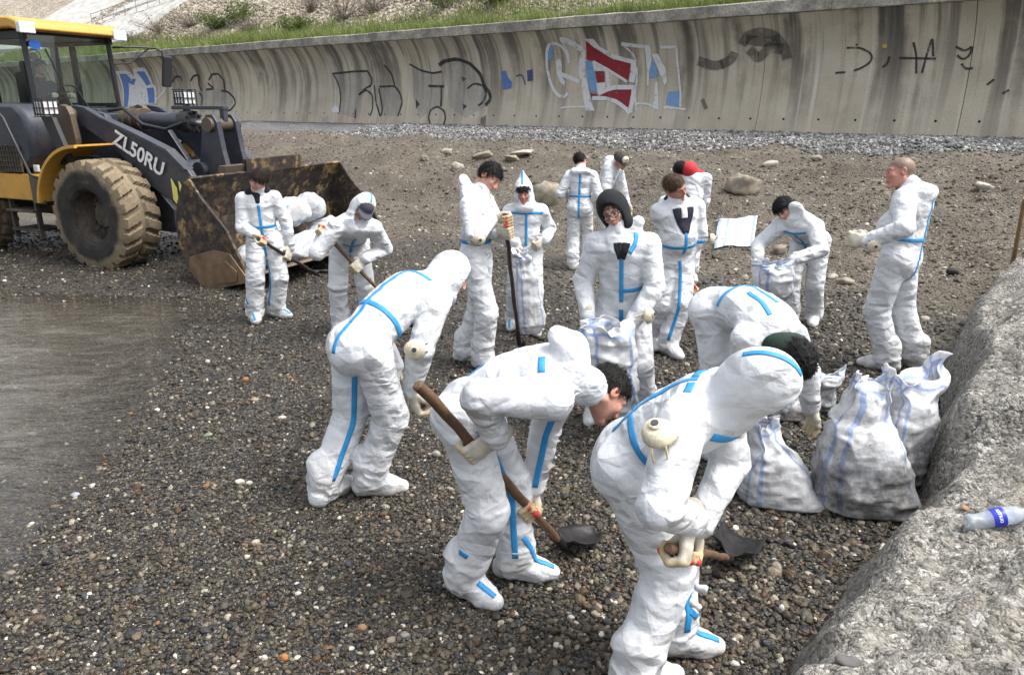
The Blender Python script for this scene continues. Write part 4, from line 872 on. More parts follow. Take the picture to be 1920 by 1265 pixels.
    mb = MB(); mb.box((-1.06, .08, 1.44), (.05, .02, .05)); mb.box((-1.12, .08, 1.24), (.08, .012, .055)); B(mb, 'clearance_lamp', 'lens', bev=.008)
    # front headlight with guard
    def headlight(c, name='headlight'):
        mb = MB(); mb.box((c[0] - .02, c[1], c[2]), (.09, .12, .10)); h = B(mb, name, 'dark', bev=.012)
        mb = MB(); mb.box((c[0] + .075, c[1], c[2]), (.012, .105, .085)); mb.box((c[0], c[1] - .123, c[2]), (.07, .006, .08)); mb.build('lens', LM['lens'], h, False, .006, ML)
        mb = MB()
        for k in range(4): mb.box((c[0] + .1, c[1] - .12 + k * .08, c[2]), (.006, .006, .12))
        for k in range(3): mb.box((c[0] + .1, c[1], c[2] - .12 + k * .12), (.006, .13, .006)); mb.box((c[0] + .0, c[1] - .14, c[2] - .12 + k * .12), (.1, .006, .006))
        for k in range(4): mb.box((c[0] - .08 + k * .06, c[1] - .14, c[2]), (.005, .005, .12))
        mb.build('guard', LM['dark'], h, False, 0, ML)
    headlight((-.80, .22, 2.29)); headlight((.42, 1.62, 2.43))
    mb = MB(); mb.prism([(-.95, 2.18), (-.7, 2.17), (-.45, 1.55), (-.62, 1.5)], .2, .27); mb.box((.42, 1.62, 2.27), (.04, .04, .08)); mb.box((-.6, .45, 1.55), (.1, .25, .05)); B(mb, 'lamp_bracket', 'dark', bev=.008)
    # ---- cab
    x0, x1, y0, y1, zb, zt = -3.15, -1.70, .62, 2.14, 1.25, 3.38
    cab = None; mb = MB(); mb.prism([(x0, zb), (x1 + .05, zb), (x1 + .08, 2.28), (x0, 2.28)], y0, y1); cab = B(mb, 'cab', 'navy', bev=.03)
    def P(name, mat, mb, bev=0, smooth=False): return mb.build(name, LM[mat], cab, smooth, bev, ML)
    for yy in (y0 + .04, y1 - .04):
        mb = MB(); mb.tube([(x1 + .03, yy, 2.27), (x1 - .02, yy, zt)], .05, 4); P('front_pillar', 'dark', mb)
        mb = MB(); mb.box((-2.62, yy, 2.83), (.05, .035, .56)); P('middle_pillar', 'dark', mb, .01)
        mb = MB(); mb.box((x0 + .05, yy, 2.83), (.06, .04, .56)); P('rear_pillar', 'dark', mb, .01)
        mb = MB(); mb.box((-2.4, yy, 3.34), (.75, .035, .06)); mb.box((-2.4, yy, 2.31), (.75, .035, .05)); P('window_rail', 'dark', mb, .008)
        mb = MB(); mb.box((-2.2, yy, 2.82), (.40, .006, .49)); P('side_window', 'glass', mb)
        mb = MB(); mb.box((-2.9, yy, 2.82), (.22, .006, .49)); P('side_window', 'glass', mb)
    mb = MB(); n = 8; V = []      # curved windshield
    for k in range(n + 1):
        y = y0 + .05 + (y1 - y0 - .1) * k / n; bl = .10 * (1 - (2 * k / n - 1) ** 2); V += [(x1 + .06 + bl, y, 2.25), (x1 + .0 + bl, y, zt - .04), (x1 + .054 + bl, y, 2.25), (x1 - .006 + bl, y, zt - .04)]
    Fc = []
    for k in range(n): a, b = 4 * k, 4 * (k + 1); Fc += [(a, b, b + 1, a + 1), (a + 2, a + 3, b + 3, b + 2)]
    mb.add(V, Fc); P('windshield', 'glass', mb, 0, True)
    mb = MB(); mb.box((x0 + .02, 1.38, 2.83), (.006, .68, .5)); P('rear_window', 'glass', mb)
    mb = MB(); mb.box((x0 + .03, 1.38, 2.3), (.04, .7, .06)); mb.box((x0 + .03, 1.38, 3.33), (.04, .7, .06)); mb.box((x0 + .03, 1.0, 2.8), (.03, .03, .5)); P('rear_window_frame', 'dark', mb)
    mb = MB(); mb.prism([(x0 - .15, 3.38), (x0 - .1, 3.55), (-2.6, 3.62), (-1.75, 3.58), (-1.50, 3.50), (-1.45, 3.40), (-1.6, 3.38), (-1.75, 3.42), (-2.3, 3.42), (-2.5, 3.38)], y0 - .12, y1 + .12); P('roof', 'yellow', mb, .045, True)
    mb = MB(); mb.box((-2.4, 1.38, 3.375), (.7, .72, .03)); P('headliner', 'dark', mb)
    for yy in (.58, 2.14): mb = MB(); mb.box((-1.50, yy, 3.42), (.05, .11, .07)); mb.box((-1.46, yy, 3.42), (.02, .12, .08)); P('roof_lamp', 'lens', mb, .012)
    for (ya, s) in ((y1, 1), (y0, -1)):
        if s < 0: continue
        mb = MB(); mb.tube([(x1 + .02, ya, 3.24), (x1 + .25, ya + .3, 3.26), (x1 + .3, ya + .62, 3.26), (x1 + .34, ya + .72, 3.2), (x1 + .36, ya + .74, 2.75)], .017, 8); mb.tube([(x1 + .02, ya, 2.98), (x1 + .15, ya + .2, 3.0), (x1 + .27, ya + .5, 3.24)], .013, 8); m_ = P('mirror_arm', 'dark', mb, 0, True)
        mb = MB(); mb.box((0, 0, 0), (.035, .12, .26), Matrix.Translation((x1 + .38, ya + .74, 2.88)) @ Matrix.Rotation(R(16), 4, 'Z') @ Matrix.Rotation(R(10), 4, 'Y')); P('mirror', 'dark', mb, .03)
    mb = MB(); mb.tube([(x1 + .15, 1.15, 2.24), (x1 + .11, 1.05, 2.75), (x1 + .08, .92, 3.15)], .012, 6); mb.tube([(x1 + .16, 1.45, 2.24), (x1 + .13, 1.3, 2.55)], .018, 6); P('wiper', 'dark', mb)
    mb = MB(); mb.tube([(x1 + .055 + .045, .84, 3.22), (x1 + .058 + .045, .84, 3.22)], .001, 6); 
    V = [(x1 + .062, .78 + .1 * math.cos(k * .628), 3.20 + .075 * math.sin(k * .628)) for k in range(10)]; mb = MB(); mb.add(V, [tuple(range(10))]); P('sticker', 'blue', mb)
    # inside
    mb = MB(); mb.box((-2.55, 1.38, 2.0), (.24, .24, .08)); mb.box((-2.78, 1.38, 2.42), (.07, .23, .42)); mb.box((-2.8, 1.38, 2.92), (.05, .13, .1)); P('driver_seat', 'seat', mb, .04)
    mb = MB(); mb.box((x1 - .1, 1.38, 2.2), (.16, .45, .1)); mb.tube([(x1 - .1, 1.38, 2.2), (x1 - .32, 1.38, 2.5)], .03, 8); P('dashboard', 'dark', mb, .02)
    mb = MB(); c = V3(x1 - .34, 1.38, 2.52); ax = nrm(V3(-.55, 0, .83)); u = V3(0, 1, 0); w = np.cross(ax, u); mb.tube([c + (u * math.cos(k * .2618) + w * math.sin(k * .2618)) * .2 for k in range(25)], .015, 6); P('steering_wheel', 'dark', mb, 0, True)
    mb = MB(); mb.tube([V3(-1.95, .95, 3.05) + V3(.0, .1 * math.cos(k * .3927), .1 * math.sin(k * .3927)) for k in range(17)], .012, 6); mb.tube([(-1.95, .95, 3.05), (-1.99, .95, 3.05)], .06, 10); P('cab_fan', 'dark', mb)
    mb = MB(); mb.box((x1 - .02, .80, 2.33), (.01, .14, .04)); P('document', 'cabwhite', mb)
    return root
loader()
# ================================================================== people
def m_suit():
    t = NT('white_coverall_fabric'); co = t.coord(); n1 = t.noise(co, 7, 5, .6, .8); mp = t.n('Mapping'); t.set(mp.inputs[0], co); mp.inputs['Scale'].default_value = (1, 1, 1.15)
    w = t.n('VectorMath', operation='ADD'); nv = t.n('TexNoise', i_Scale=6., i_Detail=3.); t.set(nv.inputs['Vector'], co); sc = t.n('VectorMath', operation='SCALE'); sc.inputs['Scale'].default_value = .07; t.set(sc.inputs[0], nv.outputs['Color']); t.set(w.inputs[0], mp.outputs[0]); t.set(w.inputs[1], sc.outputs[0])
    def fold(sc, rot, scl):
        m2 = t.n('Mapping'); t.set(m2.inputs[0], w.outputs[0]); m2.inputs['Rotation'].default_value = rot; m2.inputs['Scale'].default_value = scl
        return t.voro(m2.outputs[0], sc, 'DISTANCE_TO_EDGE')
    mask = t.ramp(t.noise(co, 2.6, 2), [(.40, .15), (.64, 1.)])
    h = t.math('ADD', t.math('MULTIPLY', fold(3.6, (.4, .9, .2), (1, 1, .7)), .62), t.math('MULTIPLY', fold(5.5, (.9, .5, .7), (1, .75, 1.3)), -.40))
    h = t.math('ADD', h, t.math('MULTIPLY', mask, t.math('ADD', t.math('MULTIPLY', fold(9., (.3, .8, 1.3), (.7, 1, 1.2)), .24), t.math('MULTIPLY', fold(17., (.8, .3, .1), (1, 1, 1)), -.10))))
    h = t.math('ADD', h, t.math('MULTIPLY', n1, .12))
    ge = t.n('NewGeometry'); z = t.n('SeparateXYZ'); t.set(z.inputs[0], ge.outputs['Position'])
    nd = t.noise(co, 9, 6, .7); sp = t.noise(co, 42, 3, .5)
    low = t.ramp(z.outputs[2], [(.0, 1.), (.16, .55), (.4, .2), (.9, .06)])
    c = t.mix(t.math('MULTIPLY', t.ramp(nd, [(.38, 0.), (.66, .75)]), low), t.ramp(n1, [(.3, (.61, .63, .655)), (.7, (.68, .70, .725))]), (.42, .39, .33))   # silt on the hems
    c = t.mix(t.math('MULTIPLY', t.ramp(sp, [(.70, 0.), (.74, .9)]), t.math('MULTIPLY', low, .8)), c, (.03, .028, .025))
    return t.fin(c, .48, t.bump(h, 1., .082), Specular_IOR_Level=.3)
def m_vcol(name, rough=.5, nscale=40, bump=.1, sss=0.):
    t = NT(name); c = attrcol(t); n = t.noise(t.coord(), nscale, 4); m = t.fin(t.mix(.85, c, t.mix(1., c, t.ramp(n, [(.3, .72), (.7, 1.)]), 'MULTIPLY')), rough, t.bump(n, bump, .004))
    if sss: t.b.inputs['Subsurface Weight'].default_value = sss; t.b.inputs['Subsurface Radius'].default_value = (.012, .005, .003)
    return m
def m_hair():
    t = NT('hair'); c = attrcol(t); mp = t.n('Mapping'); t.set(mp.inputs[0], t.coord()); mp.inputs['Scale'].default_value = (1, 1, .22); n = t.noise(mp.outputs[0], 160, 3, .7)
    return t.fin(t.mix(1., c, t.ramp(n, [(.3, .5), (.7, 1.25)]), 'MULTIPLY'), .62, t.bump(n, .8, .006), Specular_IOR_Level=.22)
def m_tape():
    t = NT('blue_seam_tape'); n = t.noise(t.coord(), 25, 4); return t.fin(t.ramp(n, [(.3, (.02, .22, .50)), (.7, (.035, .30, .62))]), .6, t.bump(n, .3, .004))
PM = dict(suit=m_suit(), skin=m_vcol('skin', .5, 60, .12, .12), hair=m_hair(), tape=m_tape(), glove=m_vcol('knit_work_glove', .95, 260, .5), black=plain('black_hoodie_cloth', (.009, .01, .013), .95, 0, 120, .3, .4), navy=plain('navy_zip_hoodie', (.012, .015, .03), .9, 0, 120, .3, .4), green=plain('dark_green_hood_cloth', (.012, .03, .02), .85, 0, 90, .3, .4), red=plain('red_hood_cloth', (.5, .02, .03), .8, 0, 60, .2, .3), capc=plain('charcoal_cap_cloth', (.07, .07, .095), .9, 0, 150, .25, .4), brown=plain('brown_cap_cloth', (.06, .05, .04), .9, 0, 150, .25, .4), tee=plain('white_tshirt', (.7, .7, .7), .9), camo=plain('olive_collar', (.06, .06, .035), .9), specs=plain('dark_glasses_frame', (.02, .015, .015), .3), lens=m_glass('spectacle_lens', (.96, .97, .97)), shoe=plain('dark_shoe', (.02, .02, .022), .7))
SKIN = dict(fair=(.56, .34, .26), pink=(.54, .28, .21), tan=(.44, .25, .17), red=(.50, .24, .18))

# ---- head and neck, canonical: face +Y, right +X, up +Z, origin mid-head
def head_mesh(skin, fem=False, buzz=None, brow=(.06, .04, .03), stubble=0.):
    S = SDF((-.13, -.15, -.27), (.13, .15, .15), .0046); k = .012
    S.ell((0, -.014, .036), (.076, .095, .083), None, k); S.ell((0, .018, -.03), (.064 if not fem else .060, .074, .083), None, .02)
    for s in (-1, 1):
        S.cone((s * .054, -.005, -.05), (s * .012, .064, -.101), .017, .014, .02); S.ell((s * .037, .062, -.022), (.024, .022, .022), None, .018); S.cone((s * .012, .083, .026), (s * .045, .068, .022), .0115, .010, .012)
    S.ell((0, .073, -.102), (.02, .018, .016), None, .016)
    S.cone((0, .087, .018), (0, .106, -.024), .0075, .0115, .010)
    for s in (-1, 1): S.ell((s * .0115, .098, -.029), (.0085, .011, .008), None, .006)
    for s in (-1, 1): S.ell((s * .031, .097, .004), (.017, .014, .0115), None, .008, 's')
    for s in (-1, 1): S.ell((s * .031, .077, .004), (.0145, .0125, .0125), None, .004)
    for s in (-1, 1): S.cone((s * .019, .080, -.0615), (0, .0905, -.058), .005, .0062, .005); S.cone((s * .016, .080, -.0695), (0, .089, -.070), .0052, .0068, .005)
    S.cone((-.02, .094, -.0645), (.02, .094, -.0645), .0028, .0028, .004, mode='s')
    for s in (-1, 1): S.ell((s * .078, -.012, -.004), (.010, .020, .031), None, .006); S.ell((s * .086, -.006, -.002), (.006, .011, .018), None, .004, 's')
    S.cone((0, -.022, -.05), (0, -.045, -.17), .055 if not fem else .047, .062 if not fem else .053, .025); S.cone((0, -.045, -.17), (0, -.055, -.215), .055, .045, .03)
    V, Q = S.mesh(); x, y, z = np.abs(V[:, 0]), V[:, 1], V[:, 2]
    c = np.tile(np.array(skin), (len(V), 1)) * (1 + .12 * (fbm(V * 40, 3) - .45))[:, None]
    def blend(w, colr):
        nonlocal c; w = np.clip(w, 0, 1)[:, None]; c = c * (1 - w) + np.array(colr) * w
    red = tuple(np.array(skin) * (1.12, .72, .68))
    blend(.45 * np.exp(-(((x - .04) / .02) ** 2 + ((z + .022) / .018) ** 2)) * (y > .03), red); blend(.5 * np.exp(-((x / .014) ** 2 + ((z + .025) / .014) ** 2)) * (y > .09), red); blend(.5 * np.exp(-((x - .08) / .012) ** 2) * (y < .02) * (np.abs(z) < .035), red)
    blend(.8 * np.exp(-((x / .021) ** 4 + ((z + .064) / .009) ** 4)) * (y > .07), tuple(np.array(skin) * ((.82, .42, .42) if not fem else (.85, .3, .32))))
    if stubble: blend(stubble * sstep(-.035, -.06, z) * (y > -.01) * (z > -.13), tuple(np.array(skin) * .45))
    eye = np.exp(-(((x - .031) / .0135) ** 4 + ((z - .003) / .0055) ** 4)) * (y > .07); blend(1.2 * eye, (.5, .47, .44)); blend(1.3 * np.exp(-(((x - .030) / .0062) ** 4 + ((z - .003) / .006) ** 4)) * (y > .075), (.03, .025, .02))
    blend(.9 * np.exp(-(((x - .031) / .016) ** 4 + ((z - .0095) / .003) ** 2)) * (y > .065), (.05, .035, .03)); blend(.3 * np.exp(-(((x - .031) / .017) ** 4 + ((z + .008) / .005) ** 2)) * (y > .065), tuple(np.array(skin) * .6))
    blend(.85 * np.exp(-(((x - .031) / .019) ** 4 + ((z - .0245 - .003 * (x > .03)) / .0048) ** 2)) * (y > .05), brow)
    if buzz is not None: blend(.85 * hairline(V, 0) * (.75 + .5 * vn(V * 220)), buzz)
    return mesh('body', V, Q, True, c)
def hairline(V, bangs):
    x, y, z = np.abs(V[:, 0]), V[:, 1], V[:, 2]
    zl = np.interp(y, [-.12, -.07, -.035, -.012, .006, .022, .05, .09], [-.075, -.07, -.045, .012, .02, .022, .045, .072 - bangs])
    return sstep(-.006, .006, z - zl)
def hair_mesh(colr, thick=.012, bangs=0., length=0., rough=.010, seed=0, top=0.):
    S = SDF((-.14, -.17, -.22), (.14, .17, .19), .0055); S.ell((0, -.014, .036), (.076 + thick, .095 + thick, .083 + thick + top), None, .01); S.ell((0, .018, -.03), (.064 + thick * .6, .074 + thick * .4, .083), None, .02)
    if length:
        for s in (-1, 1): S.cone((s * .07, -.02, .02), (s * .075, .0, -.06 - length), .03, .022, .03)
        S.cone((0, -.06, .0), (0, -.07, -.06 - length), .06, .05, .03)
    if bangs: S.ell((0, .035, .055), (.076, .066, .05), None, .02)
    P = S.pts(); n = vn(P * (95, 95, 22) + seed) + .6 * vn(P * (190, 190, 40) + seed + 9) - .8
    S.D = (S.D - rough * n).astype(np.float32)
    x, y, z = np.abs(P[..., 0]), P[..., 1], P[..., 2]
    zl = np.interp(y, [-.12, -.07, -.035, -.012, .006, .022, .05, .09], [-.075, -.07, -.045, .012, .02, .022, .045, .072])
    if bangs: zl = np.where(y > .02, zl - bangs * (1 - .5 * (x > .05)), zl)
    if length: zl = np.where((y < .035) & (x > .045) | (y < -.02), -.06 - length, zl)
    zl = zl + .014 * (vn(P * 60 + seed) - .5)
    S.D = np.maximum(S.D, (zl - z).astype(np.float32)); V, Q = S.mesh(); c = np.array(colr)[None] * (.7 + .6 * vn(V * 50)[:, None])
    rs = np.random.RandomState(seed + 5); n = 1500; i = rs.randint(0, len(V), n); b = V[i]; crown = V3(.01, -.04, .13); o = b - crown; rad = b - V3(0, -.01, .02); rad /= np.linalg.norm(rad, axis=1, keepdims=True); fl = o - rad * (o * rad).sum(1, keepdims=True) + rs.normal(0, .02, (n, 3)); fl /= np.linalg.norm(fl, axis=1, keepdims=True) + 1e-9
    L = (.018 + .022 * rs.rand(n) + .03 * length)[:, None] * (.55 if thick < .0095 else 1.); sd = np.cross(fl, rad) * .0016; t0 = b + rad * .002; t1 = t0 + fl * L * .6 + rad * (.002 + .004 * rs.rand(n))[:, None]; t2 = t0 + fl * L + rad * (.000 + .005 * rs.rand(n))[:, None] - V3(0, 0, .005)
    SV = np.stack([t0 - sd, t0 + sd, t1 + sd, t1 - sd, t2 + sd * .3, t2 - sd * .3], 1).reshape(-1, 3); k = np.arange(n) * 6 + len(V); SQ = np.concatenate([np.stack([k, k + 1, k + 2, k + 3], -1), np.stack([k + 3, k + 2, k + 4, k + 5], -1)]); sc = np.repeat(np.array(colr)[None] * (.6 + .9 * rs.rand(n, 1)), 6, 0)
    return mesh('hair', np.vstack([V, SV]), np.vstack([Q, SQ]), True, np.vstack([c, sc]))
# ---- gloves, canonical right hand: wrist at origin, fingers +Y, palm -Z, thumb -X
def hand_mesh(pose, left=False, tip=(.55, .03, .035), tip2=(.62, .40, .08)):
    S = SDF((-.12, -.09, -.13), (.12, .24, .07), .0042); k = .006
    S.cone((0, -.03, 0), (0, .0, 0), .037, .037, .02); S.cone((0, -.0, 0), (0, .03, -.002), .034, .038, .02, (1, 0, 0), .6); S.cone((0, .03, -.002), (0, .08, -.002), .044, .047, .015, (1, 0, 0), .42)
    xs = (-.034, -.0115, .0115, .033); ln = (.95, 1.06, 1.0, .82)
    for x, l in zip(xs, ln):
        if pose == 'grip': pts = [(x, .082, 0), (x, .118 + .008 * l, -.006), (x * .97, .128 + .008 * l, -.042), (x * .95, .104, -.066), (x * .95, .084, -.060)]
        elif pose == 'point' and x < -.02: pts = [(x, .082, 0), (x, .127, -.006), (x, .156, -.014), (x, .178, -.024)]
        elif pose == 'point' or pose == 'fist': pts = [(x, .082, 0), (x, .115, -.012), (x, .112, -.045), (x, .085, -.046)]
        else: pts = [(x, .08, 0), (x * 1.06, .08 + .042 * l, -.010), (x * 1.08, .08 + .068 * l, -.028), (x * 1.06, .08 + .083 * l, -.052)]
        rr = [.0140, .0134, .0126, .0118, .0108]
        for i in range(len(pts) - 1): S.cone(pts[i], pts[i + 1], rr[i], rr[i + 1], k)
    th = {'grip': [(-.03, .022, -.008), (-.05, .055, -.032), (-.044, .085, -.058), (-.025, .10, -.076)], 'relax': [(-.03, .022, -.006), (-.054, .05, -.022), (-.060, .08, -.036), (-.054, .102, -.046)]}.get(pose, [(-.03, .022, -.008), (-.05, .052, -.03), (-.035, .082, -.045), (-.012, .096, -.056)])
    for i in range(3): S.cone(th[i], th[i + 1], (.019, .0165, .0142)[i], (.0165, .0142, .012)[i], .008)
    P = S.pts(); S.D = (S.D - .0022 * (vn(P * 70) - .5)).astype(np.float32)
    V, Q = S.mesh(); c = np.tile(np.array((.60, .56, .47)), (len(V), 1)) * (.82 + .36 * vn(V * 45)[:, None]); n1 = vn(V * 55 + 3)
    far = sstep(.095, .115, V[:, 1] + .012 * n1 - .35 * V[:, 2] * (V[:, 2] < -.02)); palm = sstep(-.042, -.055, V[:, 2]); w = np.clip(palm * .3, 0, 1)[:, None]
    c = c * (1 - w) + np.array(tip) * (.8 + .3 * n1[:, None]) * w
    kn = (sstep(.118, .128, V[:, 1]) * (1 - palm))[:, None] * .35; c = c * (1 - kn) + np.array(tip2) * kn
    mid_ = sstep(-.044, -.056, V[:, 2])[:, None] * .7; c = c * (1 - mid_) + np.array((.62, .5, .24)) * mid_; ends = (sstep(-.066, -.073, V[:, 2]) * (n1 > .3))[:, None] * .9; c = c * (1 - ends) + np.array(tip) * ends
    if left: V = V * (-1, 1, 1); Q = Q[:, ::-1]
    return mesh('glove', V, Q, True, c)
HANDS = {}
def hand(pose, left):
    if (pose, left) not in HANDS: HANDS[(pose, left)] = hand_mesh(pose, left)
    return HANDS[(pose, left)]

def ik(a, b, l1, l2, hint=None, epx=None, hw=.9):
    """middle joint between a and b; swivel nearest photo point epx, else towards hint"""
    d = b - a; L = np.linalg.norm(d); u = d / L; L = min(L, (l1 + l2) * .995)
    x = (l1 * l1 - l2 * l2 + L * L) / (2 * L); h = math.sqrt(max(l1 * l1 - x * x, .0004)); e1 = nrm(np.cross(u, V3(0, 0, 1) if abs(u[2]) < .95 else V3(0, 1, 0))); e2 = np.cross(u, e1)
    best = None
    for k in range(72):
        t = k * math.pi / 36; v = e1 * math.cos(t) + e2 * math.sin(t); p = a + u * x + v * h; s = 0
        if epx is not None: s += -np.linalg.norm(proj(p) - np.array(epx)) / 30.
        if hint is not None: s += (v @ nrm(hint)) * (1 if epx is None else hw)
        if best is None or s > best[0]: best = (s, p)
    return best[1]
def hdg(yaw): a = R(yaw); return V3(math.sin(a), math.cos(a), 0), V3(math.cos(a), -math.sin(a), 0)     # facing, right-hand side
LOGP = []
class Person:
    def __init__(P, label, feet, pelvis, yaw, neck, head, look, s=1., pdy=0., hands=None, res=.012, wide=1., belly=0., hood='down', tyaw=None, footyaw=None, knees=(None, None), skin='fair', fem=False, hair=None, curve=.0, elbows=(None, None), seed=0, buzz=None, stubble=.0, amp=.011, extra=None, cap=None, brow=(.06, .04, .03), legw=1., leg=.835, shz=(0, 0), tl=1., elw=.9, sho=(None, None)):
        P.label = label; P.capd = cap; P.s = s; P.seed = seed; P.res = res; f0, r0 = hdg(yaw)
        gpt = [at_z(*f, 0.) for f in feet]
        for it in range(3): gpt = [at_z(f[0], f[1], gzs(g[0], g[1])) for f, g in zip(feet, gpt)]
        P.ground = gpt; P.ank = [g + V3(0, 0, .085 * s) for g in gpt]        # right, left
        base = (gpt[0] + gpt[1]) / 2; P.base = base
        Y = (P.ank[0][1] + P.ank[1][1]) / 2 + pdy; P.pel = at_y(*pelvis, Y); zt_ = [math.sqrt(max(.01, (leg * s) ** 2 - ((P.pel[:2] - a_[:2]) ** 2).sum())) + a_[2] for a_ in P.ank]; P.pel = P.pel + V3(0, 0, sum(zt_) / 2 + .02 - P.pel[2])
        P.root = empty('person', base); tag(P.root, label, 'person', 'people in white coveralls clearing the beach')
        Lt = .50 * s * tl; P.nk = (P.pel + nrm(V3(0, 0, 1) + f0 * neck[1] + r0 * neck[2]) * Lt) if neck[0] == 'lean' else lift(P.pel, neck[0], neck[1], Lt, neck[2]); P.t = nrm(P.nk - P.pel)
        ft, rt = hdg(tyaw if tyaw is not None else yaw); P.r = nrm(rt - P.t * (rt @ P.t)); P.f = np.cross(P.t, P.r); P.f0, P.r0 = f0, r0
        rp = nrm(r0 - P.t * .5 * (r0 @ P.t)); P.hip = [P.pel + rp * .092 * s - P.t * .02, P.pel - rp * .092 * s - P.t * .02]
        fy = footyaw if footyaw is not None else (yaw + 12, yaw - 12); P.fd = [hdg(a)[0] for a in fy]
        P.kn = []
        for i in (0, 1):
            d = np.linalg.norm(P.hip[i] - P.ank[i]); LOGP.append((label[:30], 'leg', round(d / s, 2)))
            sc = max(1., d / (.865 * s)); P.kn.append(ik(P.hip[i], P.ank[i], .44 * s * sc, .43 * s * sc, P.fd[i] + f0 * .5, knees[i]))
        P.sh = [P.nk - P.t * .055 * s + P.r * .165 * s * wide ** .5 + V3(0, 0, shz[0]), P.nk - P.t * .055 * s - P.r * .165 * s * wide ** .5 + V3(0, 0, shz[1])]
        for i in (0, 1):
            if sho[i] is not None: P.sh[i] = P.sh[i] + np.array(sho[i])
        P.hc = lift(P.nk, head[0], head[1], .185 * s, head[2]); a, p_ = R(look[0]), R(look[1]); lf = V3(math.sin(a) * math.cos(p_), math.cos(a) * math.cos(p_), math.sin(p_))
        up0 = nrm(P.hc - P.nk) + (V3(*look[2]) if len(look) > 2 else 0); up = nrm(up0 - lf * (up0 @ lf)); P.hr = np.cross(lf, up); P.hf = lf; P.hu = up
        LOGP.append((label[:34], 'pelvis', proj(P.pel).round(), 'neck', proj(P.nk).round(), neck[:2], 'head', proj(P.hc).round(), head[:2])); P.wrist = []; P.el = []; P.hx = []
        for i in (0, 1):
            h = hands[i]; sgn = 1 if i == 0 else -1
            if h[0] == 'grip':       # ('grip', point, axis, pose)
                G, ax = np.asarray(h[1], float), nrm(h[2]); fl = h[3] if len(h) > 3 else 1; y = nrm(G - P.sh[i] + V3(0, 0, -.15)); 
                if len(h) > 4: y = nrm(h[4])
                y = nrm(y - ax * (y @ ax)); x = ax * fl; z = np.cross(x, y)
                w = G - (y * .094 - z * .034) * s * 1.16; P.hx.append(('grip', x, y, z))
            else:                    # ('relax'|'point'|'fist', px, py, dy, palm dir, finger dir)
                G = at_y(h[1], h[2], P.sh[i][1] + h[3]); y = nrm(h[5]) if len(h) > 5 and h[5] is not None else nrm(G - P.sh[i]); pd = nrm(h[4]) if len(h) > 4 and h[4] is not None else -P.r * sgn
                z = -nrm(pd - y * (pd @ y)); x = np.cross(y, z); w = G - y * .085 * s; P.hx.append((h[0], x, y, z))
            mx = (.30 + .27) * s * .99; d = w - P.sh[i]; L = np.linalg.norm(d); LOGP.append((label[:30], 'arm%d' % i, round(L / s, 2)))
            if L > mx and h[0] != 'grip': w = P.sh[i] + d / L * mx
            k_ = max(1., L / mx) if h[0] == 'grip' else 1.
            P.wrist.append(w); P.el.append(ik(P.sh[i], w, .30 * s * k_, .27 * s * k_, -P.f * .7 + V3(0, 0, -.5) + P.r * sgn * 1.3, elbows[i], elw))
        for i in (0, 1): LOGP.append((label[:20], 'ARM', i, [(proj(q).round().tolist(), q.round(2).tolist()) for q in (P.sh[i], P.el[i], P.wrist[i])], 'pel', P.pel.round(2).tolist(), 'nk', P.nk.round(2).tolist()))
        P.build_suit(wide, belly, hood, curve, legw, amp, extra)
        P.build_head(skin, fem, hair, buzz, stubble, cap, brow)
        for i in (0, 1):
            pose, x, y, z = P.hx[i]
            s2 = s * 1.16; M = frame(P.wrist[i], x * s2, y * s2, z * s2); obj('glove', hand(pose, i == 1), PM['glove'], P.root, M)
    def build_suit(P, wide, belly, hood, curve, legw, amp, extra):
        s = P.s; al = np.array([P.pel, P.nk, P.hc, *P.el, *P.wrist, *P.kn, *P.ank, *P.sh, *P.ground]); S = SDF(al.min(0) - .3, al.max(0) + .3, P.res); P.S = S; w = wide * .95
        mid = P.pel + (P.nk - P.pel) * .45 - P.f * curve; up = P.pel + (P.nk - P.pel) * .78 - P.f * curve * .75; P.spine = [P.pel, mid, up, P.nk]
        S.cone(P.pel - P.t * .04 - P.f * .01, mid, .158 * w * s, .152 * w * s, .04, P.r, .80, bunch=(.3, .9)); S.cone(mid, up, .152 * w * s, .168 * w * s, .04, P.r, .76, bunch=(.9, .1)); S.cone(up, P.nk - P.t * .03, .155 * w * s, .085 * s, .05, P.r, .72)
        if belly: S.ell(mid + P.f * .06 - P.t * .02, (.15 * w, .13 + belly, .17), (P.r, P.f, P.t), .06)
        S.cone(P.nk - P.t * .05, P.nk + nrm(P.hc - P.nk) * .068, .084 * s, .079 * s, .03)      # collar
        for i in (0, 1):
            S.cone(up + (P.sh[i] - up) * .35, P.sh[i], .11 * s, .085 * s, .05); S.cone(P.sh[i], P.el[i], .086 * s, .072 * s, .016, bunch=(.3, 1.)); S.cone(P.el[i], P.wrist[i], .073 * s, .056 * s, .014, bunch=(1.1, .6))
            wd = nrm(P.wrist[i] - P.el[i]); S.cone(P.wrist[i] - wd * .06, P.wrist[i] + wd * .012, .060 * s, .050 * s, .012)
            S.ell(P.hip[i] - P.f0 * .025, (.108 * w * s, .112 * s, .115 * s), (P.r0, P.f0, V3(0, 0, 1)), .05)
            lw = legw * s * .95; S.cone(P.hip[i], P.kn[i], .112 * lw, .098 * lw, .018, bunch=(.8, 1.)); S.cone(P.kn[i], P.ank[i] + V3(0, 0, .03), .099 * lw, .092 * lw, .02, bunch=(1., 1.6))
            S.cone(P.ank[i] + V3(0, 0, .14), P.ank[i] + V3(0, 0, .02), .094 * lw, .088 * lw, .03, bunch=(.8, 1.4)); g = P.ground[i][2]; a0 = P.ank[i]; f = P.fd[i]; sd = np.cross(f, V3(0, 0, 1))
